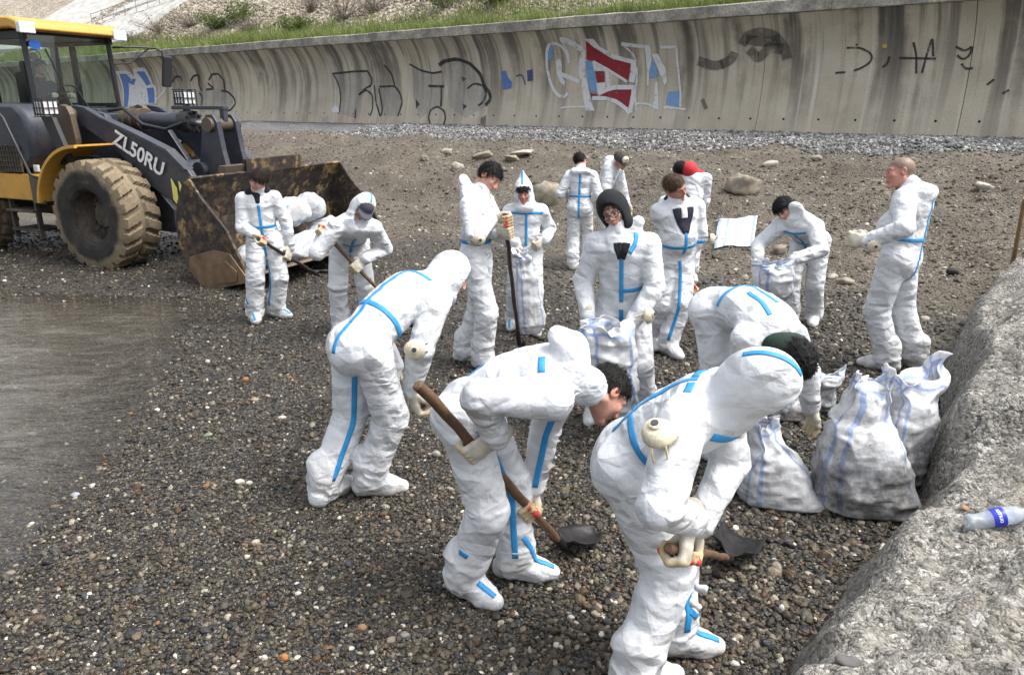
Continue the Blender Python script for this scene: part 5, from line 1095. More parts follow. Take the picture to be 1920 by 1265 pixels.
            heel = V3(a0[0], a0[1], g + .05) - f * .05 * s; ball = V3(a0[0], a0[1], g + .047) + f * .12 * s; toe = V3(a0[0], a0[1], g + .04) + f * .185 * s
            S.cone(heel, ball, .058 * s, .056 * s, .03, sd, .95, bunch=(.8, .6)); S.cone(ball, toe, .056 * s, .042 * s, .03, sd, .95); S.cone(a0 + V3(0, 0, .02), ball + V3(0, 0, .01), .07 * s, .045 * s, .03)
        hc, M = P.hc, (P.hr, P.hf, P.hu)
        if hood == 'up' or hood == 'peak':
            S.ell(hc + P.hu * .012 - P.hf * .018, (.100 * s, .124 * s, .134 * s), M, .03); S.cone(hc - P.hu * .06 - P.hf * .03, P.nk - P.t * .01, .102 * s, .100 * s, .05, P.hr, .95); S.ell(hc - P.hu * .13 + P.hf * .02, (.09, .085, .06), M, .04)
            if hood == 'peak': S.cone(hc + P.hu * .08 - P.hf * .04, hc + P.hu * .205 - P.hf * .05, .075, .018, .05)
            P.carve = (hc + P.hf * .125 - P.hu * .012, (.080 * s, .098 * s, .108 * s), M) if not P.capd else (hc + P.hf * .135 + P.hu * .035, (.098 * s, .125 * s, .125 * s), M)
        elif hood == 'down':
            b = P.nk - P.f * .085 + P.t * .01; S.ell(b, (.125 * s, .075 * s, .065 * s), (P.r, P.f, P.t), .04); S.cone(b + P.r * .1, P.nk + P.r * .085 + P.f * .04 + P.t * .005, .05 * s, .03 * s, .03); S.cone(b - P.r * .1, P.nk - P.r * .085 + P.f * .04 + P.t * .005, .05 * s, .03 * s, .03)
        elif hood == 'stand':       # hood standing off the nape
            b = P.nk - P.f * .075 + P.t * .02; S.ell(b, (.11 * s, .06 * s, .07 * s), (P.r, P.f, P.t), .04); S.cone(b, b + P.t * .10 - P.f * .045, .105, .075, .04, P.r, .6)
        if extra: extra(P, S)
        if hasattr(P, 'carve'): S.ell(P.carve[0], P.carve[1], P.carve[2], .015, 's')
        S.wrinkle(amp * .6, P.seed * 7.7); S.floor(min(P.ground[0][2], P.ground[1][2]) - .03)
        V, Q = S.mesh(); P.suit = mk('coverall', V, Q, PM['suit'], P.root, True); P.bvh = BVHTree.FromPolygons([tuple(v) for v in V], [tuple(int(i) for i in q) for q in Q])
    # ---- seam tape: strips that follow the cloth
    def strip(P, rays, width=.030, maxd=.34, name='seam_tape', mat='tape', off=.0022):
        pts = []; segs = [pts]
        for o, d in rays:
            d = nrm(d); h = P.bvh.ray_cast(Vector(o), Vector(d), maxd)
            if h[0] is None:
                if pts: pts = []; segs.append(pts)
                continue
            pts.append((np.array(h[0]), np.array(h[1])))
        for pts in segs:
            if len(pts) < 4: continue
            X = np.array([p for p, _ in pts]); Nn = np.array([n for _, n in pts])
            jump = np.linalg.norm(np.diff(X, axis=0), axis=1); cut = np.where(jump > .09)[0]
            for a, b in zip(np.r_[0, cut + 1], np.r_[cut + 1, len(X)]):
                if b - a < 4: continue
                x = X[a:b].copy(); n_ = Nn[a:b].copy()
                for _ in range(4): x[1:-1] = (x[:-2] + 2 * x[1:-1] + x[2:]) / 4; n_[1:-1] = (n_[:-2] + n_[1:-1] + n_[2:]) / 3
                x = np.repeat(x, 1, 0); T = np.gradient(x, axis=0); B = np.cross(T, n_); B /= np.linalg.norm(B, axis=1, keepdims=True) + 1e-9
                rows = []
                for q in (-.5, -.17, .17, .5):
                    y = x + B * width * P.s * q
                    yy = []
                    for yi, ni in zip(y, n_):
                        h = P.bvh.find_nearest(Vector(yi), .06); c = np.array(h[0]) if h[0] is not None else yi; nn = np.array(h[1]) if h[0] is not None else ni
                        yy.append(c + nn * off)
                    rows.append(yy)
                m = len(x); V = np.array(rows).reshape(-1, 3); I = np.arange(m - 1); Q = np.concatenate([np.stack([I + r * m, I + 1 + r * m, I + 1 + (r + 1) * m, I + (r + 1) * m], -1) for r in range(3)])
                o = mk(name, V, Q, PM[mat], P.suit, True); md = o.modifiers.new('thick', 'SOLIDIFY'); md.thickness = .0016; md.offset = 0
    def on_spine(P, t):
        c = np.array(P.spine); L = np.r_[0, np.cumsum(np.linalg.norm(np.diff(c, axis=0), axis=1))]; u = t * L[-1]; return np.array([np.interp(u, L, c[:, k]) for k in range(3)])
    def tape_line(P, a, b, sgn, side=0., n=34): P.strip([(P.on_spine(t), P.f * sgn + P.r * side) for t in np.linspace(a, b, n)])
    def tape_crotch(P, sgn, n=14): P.strip([(P.pel, P.f * sgn * math.cos(t) - P.t * math.sin(t)) for t in np.linspace(0, 1.15, n)])
    def tape_waist(P, a0=-180, a1=180, t=.30, n=72): P.strip([(P.on_spine(t), P.f * math.cos(R(a)) + P.r * math.sin(R(a))) for a in np.linspace(a0, a1, n)], maxd=.27 * P.s)
    def tape_neck(P, a0=-180, a1=180, n=48, up=-.01): P.strip([(P.nk + P.t * up - P.f * .01, P.f * math.cos(R(a)) + P.r * math.sin(R(a)) + P.t * -.1) for a in np.linspace(a0, a1, n)], maxd=.2)
    def tape_hood(P, a0=20, a1=200, n=40): P.strip(width=.02, rays=[(P.hc - P.hf * .02, P.hf * math.cos(R(a)) + P.hu * math.sin(R(a))) for a in np.linspace(a0, a1, n)], maxd=.26)
    def tape_leg(P, i, ang=90, lo=.0, hi=.9):
        sg = -1 if i == 0 else 1; d = P.f0 * math.cos(R(ang)) + P.r0 * sg * math.sin(R(ang)); o = [P.hip[i] + (P.kn[i] - P.hip[i]) * t for t in np.linspace(0, 1, 20)] + [P.kn[i] + (P.ank[i] - P.kn[i]) * t for t in np.linspace(.05, 1, 20)]; m = len(o); P.strip([(p, d) for p in o[int(lo * m):int(hi * m)]], maxd=.17)
    def tape_arm(P, i, d, lo=.0, hi=1.):
        o = [P.sh[i] + (P.el[i] - P.sh[i]) * t for t in np.linspace(.1, 1, 16)] + [P.el[i] + (P.wrist[i] - P.el[i]) * t for t in np.linspace(.05, 1, 16)]; m = len(o); P.strip([(p, d) for p in o[int(lo * m):int(hi * m)]], maxd=.16)
    def tape_foot(P, i, side=.35): 
        a = P.ank[i]; f = P.fd[i]; sd = np.cross(f, V3(0, 0, 1)); P.strip([(V3(a[0], a[1], P.ground[i][2] + .05) + f * x, V3(0, 0, 1) + sd * side) for x in np.linspace(.05, .2, 14)], .026)
    def build_head(P, skin, fem, hair, buzz, stubble, cap, brow):
        M = frame(P.hc, P.hr * P.s, P.hf * P.s, P.hu * P.s); P.HM = M
        hm = head_mesh(SKIN[skin], fem, buzz, brow, stubble); n = len(hm.vertices); co = np.zeros(n * 3, np.float32); hm.vertices.foreach_get('co', co); co = co.reshape(-1, 3)
        loc = np.array(M.inverted() @ Vector(P.nk)); dl = loc - V3(0, -.05, -.185); w = sstep(-.055, -.19, co[:, 2]) * np.where(co[:, 2] < -.125, 1., sstep(.05, .005, co[:, 1])); co = co + w[:, None] * dl; hm.vertices.foreach_set('co', co.astype(np.float32).ravel()); hm.update()      # the neck bends to meet the collar
        P.body = obj('body', hm, PM['skin'], P.root, M)
        if hair: obj('hair', hair_mesh(**hair), PM['hair'], P.root, M)
        if cap:
            S = SDF((-.15, -.15, -.05), (.15, .24, .17), .006); S.ell((0, -.012, .045), (.088, .108, .088), None, .01); P_ = S.pts(); S.D = np.maximum(S.D, (.032 + .25 * np.minimum(P_[..., 1], 0) * 0 - P_[..., 2])).astype(np.float32); S.ell((0, .085, .032), (.078, .085, .011), None, .012); S.ell((0, -.012, .135), (.010, .010, .006), None, .004)
            S.wrinkle(.004, 3.); V, Q = S.mesh(); obj('cap', mesh('cap', V, Q, True), PM[cap], P.root, M)
    def shell(P, name, fn, mat, res=.009, noise=.006):
        """an extra garment built around the head or chest"""
        S = SDF(P.hc - .42, P.hc + .42, res); fn(S); S.wrinkle(noise, P.seed + 3.); V, Q = S.mesh(); return mk(name, V, Q, PM[mat], P.root, True)
# ================================================================== shovels, respirators, sacks
def m_wood(name, c1, c2):
    t = NT(name); mp = t.n('Mapping'); t.set(mp.inputs[0], t.coord()); mp.inputs['Scale'].default_value = (1, 1, 1); n = t.noise(mp.outputs[0], 9, 6, .7, 1.); f = t.noise(mp.outputs[0], 55, 4, .6)
    return t.fin(t.mix(.5, t.ramp(n, [(.35, c1), (.65, c2)]), t.ramp(f, [(.3, c1), (.7, c2)])), .6, t.bump(f, .4, .005))
TM = dict(wood=m_wood('weathered_brown_wood', (.045, .022, .012), (.17, .095, .05)), dwood=m_wood('oil_blackened_wood', (.008, .007, .006), (.05, .03, .02)), lwood=m_wood('light_timber', (.12, .07, .03), (.3, .2, .1)), blade=plain('oily_black_blade', (.010, .009, .009), .55, .1, 26, .6, 1.), cup=plain('cream_respirator_shell', (.62, .56, .42), .85, 0, 90, .15, .2), valve=plain('grey_valve', (.05, .055, .06), .5), strap=plain('black_elastic_strap', (.02, .02, .022), .8), ystrap=plain('yellow_elastic_strap', (.62, .52, .25), .8))
def shovel(A, B, label, wood='wood', r=.02, normal=V3(0, 0, 1), kind='round', knob=False, flat=True):
    A = np.asarray(A, float); B = np.asarray(B, float); d = nrm(B - A); root = empty('shovel', B); tag(root, label, 'shovel', 'shovels in use on the beach')
    n = 14; rs = np.random.RandomState(int(abs(A[0]) * 1000) % 999); w = rs.normal(0, .0035, (n, 3)); pts = [A + (B - A) * k / (n - 1) + w[k] * (0 < k < n - 1) for k in range(n)]
    mb = MB(); mb.tube([A - d * .006] + pts, [r * .7] + [r * (1.02 + .05 * math.sin(k * 1.7) - .08 * k / n) for k in range(n)], 14); mb.build('handle', TM[wood], root, True)
    nn = nrm(normal - d * (normal @ d)); sd = np.cross(d, nn)
    mb = MB(); mb.tube([B - d * .12, B + d * .01, B + d * .10], [r * 1.18, r * 1.18, r * .6], 12); mb.build('socket', TM['blade'], root, True)
    d = nrm(d * V3(1, 1, .0) + V3(0, 0, -.12)) if flat else d; nn = nrm(normal - d * (normal @ d)); sd = np.cross(d, nn)
    L, W = (.27, .10) if kind == 'round' else (.30, .12); V = []; m = 9
    for i in range(11):
        u = i / 10; wd = W * (math.sin(min(1, u * 3.2 + .35) * math.pi / 2)) * ((1 - max(0, (u - .55) / .45) ** 2.2 * .75) if kind == 'round' else 1)
        for j in range(m):
            v = j / (m - 1) * 2 - 1; V.append(B + d * (.03 + L * u) + sd * wd * v + nn * (.035 * v * v - .02 * math.sin(u * 2.4) + (.02 if kind != 'round' else 0) * v ** 4))
    I = np.arange(11 * m).reshape(11, m); Q = np.stack([I[:-1, :-1], I[1:, :-1], I[1:, 1:], I[:-1, 1:]], -1).reshape(-1, 4); o = mk('blade', V, Q, TM['blade'], root, True); md = o.modifiers.new('t', 'SOLIDIFY'); md.thickness = .004
    return A, B
def respirator(c, nrm_, up, label, strap_dir=None, s=1., ystrap=False):
    z = nrm(nrm_); y = nrm(np.asarray(up) - z * (np.asarray(up) @ z)); x = np.cross(y, z); M = frame(c, x * s, y * s, z * s); root = empty('respirator_mask', c); tag(root, label, 'respirator', 'respirator masks worn on arms and caps')
    n, m = 28, 9; V = []
    for i in range(m):
        a = i / (m - 1) * math.pi / 2
        for k in range(n):
            t = 2 * math.pi * k / n; rx, ry = .062 + .004 * math.cos(2 * t), .07 - .010 * max(0, math.sin(t)); q = math.cos(a) ** .8; V.append((rx * q * math.cos(t), ry * q * math.sin(t) + .012 * math.sin(a), .052 * math.sin(a) ** .9))
    I = np.arange(n * m).reshape(m, n); Q = [(I[i, k], I[i, (k + 1) % n], I[i + 1, (k + 1) % n], I[i + 1, k]) for i in range(m - 1) for k in range(n)]
    me = mesh('cup', V, Q, True); me.transform(M); o = obj('cup', me, TM['cup'], root); md = o.modifiers.new('t', 'SOLIDIFY'); md.thickness = .004
    mb = MB(); mb.lathe([(.024, .046), (.024, .058), (.02, .062), (.004, .062)], (0, .008, 0), 'z', 20); mb.build('valve_housing', TM['cup'], root, True, 0, M)
    mb = MB(); mb.lathe([(.014, .0615), (.014, .066), (.003, .066)], (0, .008, 0), 'z', 16); mb.build('valve', TM['valve'], root, True, 0, M)
    for yy in (.03, -.02):
        mb = MB(); mb.tube([(-.062, yy, .004), (-.075, yy, -.02), (-.07, yy, -.06), (-.03, yy, -.10), (.03, yy, -.10), (.07, yy, -.06), (.075, yy, -.02), (.062, yy, .004)], .0035, 6); mb.build('strap', TM['ystrap' if ystrap else 'strap'], root, True, 0, M)
def m_sack():
    t = NT('white_woven_sack'); uv = t.n('UVMap', uv_map='UVMap').outputs[0]; sp = t.n('SeparateXYZ'); t.set(sp.inputs[0], uv); u, v = sp.outputs[0], sp.outputs[1]
    co = t.coord(); n = t.noise(co, 8, 6, .65); n2 = t.noise(co, 34, 4, .6)
    st = None
    for c0 in (.10, .17, .40, .60, .67, .90):
        d = t.math('ABSOLUTE', t.math('SUBTRACT', t.math('FRACT', u), c0)); m = t.math('LESS_THAN', d, .011); st = m if st is None else t.math('MAXIMUM', st, m)
    st = t.math('MAXIMUM', st, t.math('LESS_THAN', t.math('ABSOLUTE', t.math('SUBTRACT', v, .93)), .012))
    base = t.ramp(n, [(.3, (.72, .74, .76)), (.7, (.82, .83, .84))]); c = t.mix(t.math('MULTIPLY', st, .55), base, (.12, .30, .70))
    dirt = t.ramp(t.math('ADD', t.noise(co, 5, 6, .7), t.math('MULTIPLY', v, -.40)), [(.20, 0.), (.44, .85)]); c = t.mix(t.math('MULTIPLY', dirt, attrcol(t)), c, t.ramp(n2, [(.3, (.05, .047, .045)), (.7, (.22, .21, .2))]))
    spk = t.ramp(n2, [(.66, 0.), (.70, 1.)]); c = t.mix(t.math('MULTIPLY', spk, t.math('MULTIPLY', attrcol(t), .8)), c, (.03, .028, .026))
    mp = t.n('Mapping'); t.set(mp.inputs[0], co); w = t.n('TexWave', wave_type='BANDS', bands_direction='Z', i_Scale=9., i_Distortion=9., i_Detail=3.); t.set(w.inputs['Vector'], co)
    h = t.math('ADD', t.math('MULTIPLY', n, 1.), t.math('MULTIPLY', w.outputs[0], .06)); h = t.math('ADD', h, t.math('MULTIPLY', t.voro(co, 13, 'DISTANCE_TO_EDGE'), .8))
    t.fin(c, .42, t.bump(h, .6, .014)); tl = t.n('BsdfTranslucent'); t.set(tl.inputs[0], c); mx = t.n('MixShader', i_0=.3); t.set(mx.inputs[1], t.b.outputs[0]); t.set(mx.inputs[2], tl.outputs[0]); t.t.links.new(mx.outputs[0], t.out.inputs[0]); return t.m
TM['sack'] = m_sack()
def sack(label, rings, r, dirt=.6, ears=0., seed=0, wr=.012, group='white woven waste sacks', closed_bottom=True, open_top=True, squash=2.6, spread=None, ezones=None):
    """rings: (centre, half width, half depth, axis yaw deg[, tilt vector]); lofted from the bottom up"""
    n = 96; K = len(rings); t = np.linspace(0, K - 1, r); idx = np.arange(K); C = np.array([q[0] for q in rings], float); C = np.stack([np.interp(t, idx, C[:, k]) for k in range(3)], -1); a = np.interp(t, idx, [q[1] for q in rings]); b = np.interp(t, idx, [q[2] for q in rings]); yw = np.interp(t, idx, [q[3] for q in rings])
    for _ in range(3):
        for X in (C, a, b): X[1:-1] = (X[:-2] + 2 * X[1:-1] + X[2:]) / 4
    L = np.r_[0, np.cumsum(np.linalg.norm(np.diff(C, axis=0), axis=1))]; H = max(L[-1], .3); V = []; UV = []
    th = np.linspace(0, 2 * np.pi, n + 1)
    for i in range(r):
        ex = 2 / squash; cx = np.sign(np.cos(th)) * np.abs(np.cos(th)) ** ex; cy = np.sign(np.sin(th)) * np.abs(np.sin(th)) ** ex; ya = R(yw[i]); ux = V3(math.cos(ya), math.sin(ya), 0); uy = V3(-math.sin(ya), math.cos(ya), 0)
        p = C[i] + cx[:, None] * a[i] * ux + cy[:, None] * b[i] * uy; u = i / (r - 1)
        if ears: p[:, 2] += ears * np.abs(np.cos(th)) ** 3 * sstep(.62, 1, u)
        V.append(p); UV.append(np.stack([th / (2 * np.pi), np.full(n + 1, L[i] / H)], -1))
    V = np.array(V); ctr = C[:, None, :]; o = V - ctr; rad = np.linalg.norm(o, axis=-1, keepdims=True) + 1e-6
    q = V * (8, 8, 14) + seed; q[:, -1] = q[:, 0]; rg = (1 - np.abs(2 * vn(q) - 1)) ** 2 - .45 + .5 * ((1 - np.abs(2 * vn(q * 2.2 + 5) - 1)) ** 2 - .45)
    fold = np.sin(th * 7 + seed + 2 * vn(V * 3 + seed)) * sstep(.5, 1, np.linspace(0, 1, r))[:, None]; fold[:, -1] = fold[:, 0]
    uu = np.linspace(0, 1, r)[:, None, None]; V = V + o / rad * (wr * rg * 1.3 + wr * 1.1 * fold)[..., None]; nv = np.stack([fbm(V * 5 + seed, 3), fbm(V * 5 + seed + 21, 3), fbm(V * 4 + seed + 43, 3)], -1) - .45; V = V + nv * (.05 + .26 * sstep(.35, 1, uu)) * V3(1, 1, .7) * min(1., a.max() / .2); V[:, -1] = V[:, 0]
    I = np.arange(r * (n + 1)).reshape(r, n + 1); Q = np.stack([I[:-1, :-1], I[:-1, 1:], I[1:, 1:], I[1:, :-1]], -1).reshape(-1, 4)
    Vf = V.reshape(-1, 3); UVf = np.array(UV).reshape(-1, 2)
    if closed_bottom: Vf = np.vstack([Vf, V[0].mean(0)[None]]); UVf = np.vstack([UVf, [[.5, 0]]]); c = len(Vf) - 1; Fc = [tuple(q) for q in Q] + [(int(I[0, k + 1]), int(I[0, k]), c) for k in range(n)]
    else: Fc = [tuple(q) for q in Q]
    if not open_top: Vf = np.vstack([Vf, V[-1].mean(0)[None]]); UVf = np.vstack([UVf, [[.5, 1]]]); c = len(Vf) - 1; Fc += [(int(I[-1, k]), int(I[-1, k + 1]), c) for k in range(n)]
    o = mk('waste_sack', Vf, Fc, TM['sack'], None, True, np.full((len(Vf), 3), dirt), UVf); tag(o, label, 'sack', group); md = o.modifiers.new('t', 'SOLIDIFY'); md.thickness = .004; md.offset = -1; return o

# ================================================================== the crew
def tie(P, p, d, L=.075, w=.022):
    """a torn white tie hanging from the trouser leg"""
    d = nrm(d); sd = nrm(np.cross(d, V3(.2, -1, .1))); V = []
    for k in range(6): u = k / 5; c = p + d * L * u + V3(0, 0, -.02 * u * u) + sd * .008 * math.sin(u * 5); V += [c - sd * w * .5, c + sd * w * .5]
    o = mk('loose_tie', V, [(2 * k, 2 * k + 1, 2 * k + 3, 2 * k + 2) for k in range(5)], PM['suit'], P.suit, True); m = o.modifiers.new('t', 'SOLIDIFY'); m.thickness = .002
def crew():
    Zu = V3(0, 0, 1)
    # ---- foreground: hooded worker on the right
    A, B = shovel(at_y(1254, 1027, 2.27), at_z(1368, 1046, .09), 'shovel with an oil-black blade held end-on in the foreground', 'wood', .019, V3(0, -.3, 1), 'square')
    h = nrm(B - A)
    P = Person('person in white hooded coverall bending over a shovel in the front right', [(1188, 1300), (1258, 1222)], (1188, 895), 98, (1362, 765, -1), (1430, 722, -1), (92, -40), s=1.04, tl=.86, elw=.8, pdy=.12, sho=((-.09, .0, .07), None), res=.0095, wide=1.02, belly=.0, hood='up', curve=.05, seed=1, footyaw=(70, 92), hands=[('grip', A + h * .10, h, -1, (.25, .35, -1)), ('grip', A + h * .33, h, 1, (-.35, .3, -1))], elbows=((1248, 890), (1372, 955)), amp=.013, legw=1.05, skin='pink', stubble=.2)
    P.tape_line(.02, .98, -1); P.tape_waist(); P.tape_neck(-170, 170); P.tape_hood(70, 160); P.tape_leg(1, 60); P.tape_foot(1); P.tape_leg(0, 90)
    respirator(P.sh[0] + (P.el[0] - P.sh[0]) * .30 + P.f * -.02 + V3(-.06, -.05, .055), V3(-.25, -.35, 1), V3(-1, .1, 0), 'upturned respirator strapped to the upper arm of the front worker', s=.95, ystrap=True)
    tie(P, P.kn[1] * .55 + P.ank[1] * .45 + V3(.06, -.09, .06), V3(1, -.2, -.1), .055, .034); tie(P, P.kn[1] * .5 + P.ank[1] * .5 + V3(.05, -.09, .02), V3(.7, -.2, -.7), .05, .028)
    # ---- worker bending with the long shovel
    B = at_z(1052, 1018, .10); A = lift(B, 783, 722, 1.42, -1); shovel(A, B, 'long thick wooden handled shovel slanting across the middle foreground', 'wood', .023, V3(.1, 0, 1)); h = nrm(B - A)
    P = Person('dark haired person bending forward, long wooden shovel across the legs', [(872, 1112), (965, 1080)], (885, 800), 101, (1074, 712, -1), (1137, 738, 1), (92, -58), s=1.03, res=.0095, wide=1.02, hood=None, curve=.075, seed=2, footyaw=(128, 96), hands=[('grip', A + h * .46, h, -1, (-.1, .25, -1)), ('grip', A + h * 1.02, h, 1, (.15, .1, -1))], elbows=((882, 738), (962, 850)), amp=.012, legw=1.04, skin='pink', stubble=.25, hair=dict(colr=(.012, .010, .009), thick=.009, rough=.005, seed=3),
               extra=lambda P, S: (S.cone(P.nk, P.nk + (P.hc - P.nk) * .52, .084, .082, .03), S.cone(P.nk - P.t * .02 - P.f * .03, P.nk + P.t * .05 - P.f * .13, .10, .085, .04, P.r, .75), S.cone(P.nk + P.t * .045 - P.f * .12, P.nk + P.t * .02 - P.f * .19, .088, .066, .04, P.r, .7)))
    P.tape_neck(-150, 150, up=-.04); P.tape_line(.1, .3, -1); P.tape_arm(1, V3(0, -1, 0), .3, .98); P.tape_leg(1, 75); P.tape_foot(1); P.tape_foot(0); P.tape_waist(-60, 60); P.tape_line(.35, .9, 1, .6)
    # ---- worker bending, seen from behind
    A = at_y(792, 758, 4.22); B = lift(A, 655, 652, 1.25, 1); shovel(A, B, 'shovel mostly hidden behind the bending worker seen from the back', 'wood', .02, Zu); h = nrm(B - A)
    P = Person('person in white hooded coverall bending away, respirator on the elbow', [(694, 924), (612, 938)], (683, 680), 48, (795, 545, 1), (846, 517, 1), (72, -35), s=1.07, res=.010, wide=1.08, hood='up', curve=.06, seed=3, tyaw=58, footyaw=(84, 30), hands=[('grip', A + h * .02, h, 1, (.1, .1, -1)), ('grip', A + h * .42, h, -1, (.2, .3, -1))], elbows=((786, 655), None), amp=.012, legw=1.03, skin='pink')
    P.tape_line(.0, .98, -1); P.tape_crotch(-1); P.tape_waist(); P.tape_neck(-170, 170); P.tape_leg(1, 110)
    respirator(P.el[0] + V3(-.02, -.09, .03), V3(.05, -1, .12), V3(0, .1, 1), 'cream respirator with a round valve on the bent worker\'s elbow', s=.95)
    tie(P, P.ank[0] + V3(.09, -.03, .26), V3(.6, -.1, -.8)); tie(P, P.ank[0] + V3(.085, -.04, .30), V3(1, -.2, -.1))
    # ---- worker in the dark green hood, bent double
    P = Person('black haired person with dark green hood bent double beside the sacks', [(1300, 850), (1352, 824)], (1345, 632), 112, (1456, 640, -1), (1490, 676, -1), (118, -78), s=1.06, res=.0105, wide=1.14, hood=None, curve=.10, seed=4, hands=[('point', 1434, 915, .05, V3(-1, 0, .2), V3(.12, .05, -1)), ('relax', 1530, 800, .2)], elbows=((1428, 800), None), amp=.011, legw=1.05, hair=dict(colr=(.006, .006, .007), thick=.02, length=.03, rough=.014, seed=8), skin='tan')
    P.tape_line(.05, .85, -1); P.tape_crotch(-1); P.tape_waist(100, 260); P.tape_line(.55, .98, -1, .6)
    P.shell('hood', lambda S: (S.ell(P.hc - P.hf * .075 - P.hu * .045, (.115, .085, .12), (P.hr, P.hf, P.hu), .03), S.cone(P.nk + P.r * .06, P.nk - P.r * .06, .095, .095, .04)), 'green')
    # ---- woman in the black hood and glasses
    P = Person('person in black hood and glasses holding open a sack', [(1118, 782), (1205, 786)], (1166, 592), 192, ('lean', .22, .02), (1150, 396, -1), (200, -8), s=1.0, res=.0105, wide=1.12, belly=.0, hood=None, seed=5, hands=[('fist', 1101, 612, -.12, V3(.6, .5, 0), V3(0, -.1, -1)), ('fist', 1183, 622, -.16, V3(-.8, .3, 0), V3(-.25, -.3, -1))], elbows=((1098, 520), (1238, 525)), amp=.012, fem=True, skin='fair', hair=dict(colr=(.05, .025, .015), thick=.012, length=.07, rough=.012, seed=2),
               extra=lambda P, S: (S.cone(P.nk - P.f * .06 - P.r * .02, P.nk - P.r * .10 - P.f * .03 + P.t * .10, .07, .045, .04), S.cone(P.nk + P.r * .085 + P.t * .02, P.nk + P.r * .05 + P.f * .12 - P.t * .07, .038, .034, .03), S.cone(P.nk - P.r * .085 + P.t * .03, P.nk - P.r * .045 + P.f * .12 - P.t * .07, .042, .034, .03)))
    def bh(S):
        S.ell(P.hc + P.hu * .026 - P.hf * .014, (.108, .132, .135), (P.hr, P.hf, P.hu), .03); S.cone(P.hc - P.hu * .06 - P.hf * .03, P.nk + P.t * .10 - P.f * .02, .096, .07, .04)
        S.ell(P.hc + P.hf * .12 - P.hu * .028, (.084, .10, .115), (P.hr, P.hf, P.hu), .012, 's')
    P.shell('hoodie', bh, 'black', .0085, .004)
    for sd, ww in ((0., .05), (.5, .05), (-.5, .05)): P.strip([(P.on_spine(t), P.f + P.r * (sd * 3. * max(0, t - .8))) for t in np.linspace(.8, 1., 10)], ww, name='hoodie_front', mat='black', off=.005)
    P.tape_line(.12, .80, 1); P.tape_crotch(1); P.tape_waist(-62, 8); P.strip([(P.nk + P.t * y, P.f * math.cos(a) - P.r * math.sin(a)) for y, a in zip(np.linspace(-.06, .05, 10), np.linspace(.35, 1.1, 10))]); P.tape_leg(1, 60)
    mb = MB()
    for s in (-1, 1): mb.tube([(s * .034 + .027 * math.cos(k * .4189), .104 + .004 * math.cos(k * .4189) * -s, .0 + .022 * math.sin(k * .4189)) for k in range(16)], .0028, 6, False); mb.tube([(s * .06, .1, .004), (s * .082, .06, .006), (s * .084, .0, .004)], .0022, 5)
    mb.tube([(-.008, .108, .003), (.008, .108, .003)], .0028, 6); mb.build('glasses', PM['specs'], P.root, True, 0, P.HM)
    respirator(P.wrist[1] - nrm(P.wrist[1] - P.el[1]) * .06 + V3(.05, -.07, .0), V3(.8, -.6, .2), V3(0, 0, 1), 'respirator strapped to the wrist of the black hooded person', s=.85, ystrap=True); P9 = P
    # ---- brown haired man behind her
    B = at_z(1390, 622, .1); A = lift(B, 1243, 490, 1.25, -1); shovel(A, B, 'shovel held by the brown haired worker behind the black hood', 'wood', .02, Zu); h = nrm(B - A)
    P = Person('brown haired person in open coverall over navy hoodie holding a shovel', [(1222, 648), (1252, 664)], (1264, 508), 166, ('lean', .14, .08), (1266, 352, -1), (138, -14), s=1.0, res=.0125, wide=1.15, belly=.02, hood='down', seed=6, hands=[('grip', A + h * .45, h, 1, (.4, -.2, -1)), ('grip', A + h * .12, h, -1, (-.3, -.1, -1))], elbows=(None, (1318, 462)), skin='red', hair=dict(colr=(.075, .045, .028), thick=.008, rough=.005, seed=5), amp=.012)
    P.tape_waist(-80, 80); P.tape_line(.15, .6, 1); P.tape_leg(1, 40); P.tape_neck(70, 290)
    P.shell('hoodie', lambda S: (S.cone(P.nk + P.r * .06 - P.f * .03 + P.t * .02, P.nk - P.r * .06 - P.f * .03 + P.t * .02, .072, .072, .03), S.cone(P.nk + P.r * .05 + P.t * .01, P.nk + P.r * .03 + P.f * .07 - P.t * .03, .04, .035, .02), S.cone(P.nk - P.r * .05 + P.t * .01, P.nk - P.r * .03 + P.f * .07 - P.t * .03, .04, .035, .02)), 'navy')
    for sd, ww in ((.0, .05), (.42, .055), (-.42, .055), (.85, .055), (-.85, .055)): P.strip([(P.on_spine(t), P.f + P.r * (sd * 2. * max(0, t - .58))) for t in np.linspace(.58, .99, 16)], ww, name='hoodie_front', mat='navy', off=.005)
    P.strip([(P.on_spine(t), P.f) for t in np.linspace(.82, 1., 10)], .055, name='tshirt', mat='tee', off=.009)
    respirator(P.el[1] + V3(.085, -.03, -.0), V3(1, -.35, .1), V3(0, 0, 1), 'respirator on the elbow of the brown haired worker', s=.85)
    # ---- standing man leaning on a long shovel
    B = at_z(973, 640, .16); A = lift(B, 946, 402, 1.32, -1); shovel(A, B, 'upright long shovel with a blackened handle and blade', 'dwood', .019, V3(.9, -.4, .2), flat=False); h = nrm(B - A)
    P = Person('dark haired person standing in profile, leaning on an upright shovel', [(905, 690), (872, 676)], (893, 506), 108, ('lean', .04, 0.), (917, 334, 1), (128, -30), leg=.86, s=1.05, res=.0115, wide=1.02, hood='stand', seed=7, hands=[('grip', A + h * .05, h, -1, (1, -.1, .35)), ('grip', A + h * .16, h, 1, (.9, -.5, .1))], elbows=((912, 452), (940, 440)), skin='pink', hair=dict(colr=(.010, .009, .009), thick=.012, rough=.007, seed=6, top=.006), amp=.012, legw=1.05)
    P.tape_waist(-30, 150); P.tape_neck(60, 300); P.tape_leg(1, 30, .1, .7); P.tape_hood(100, 200)
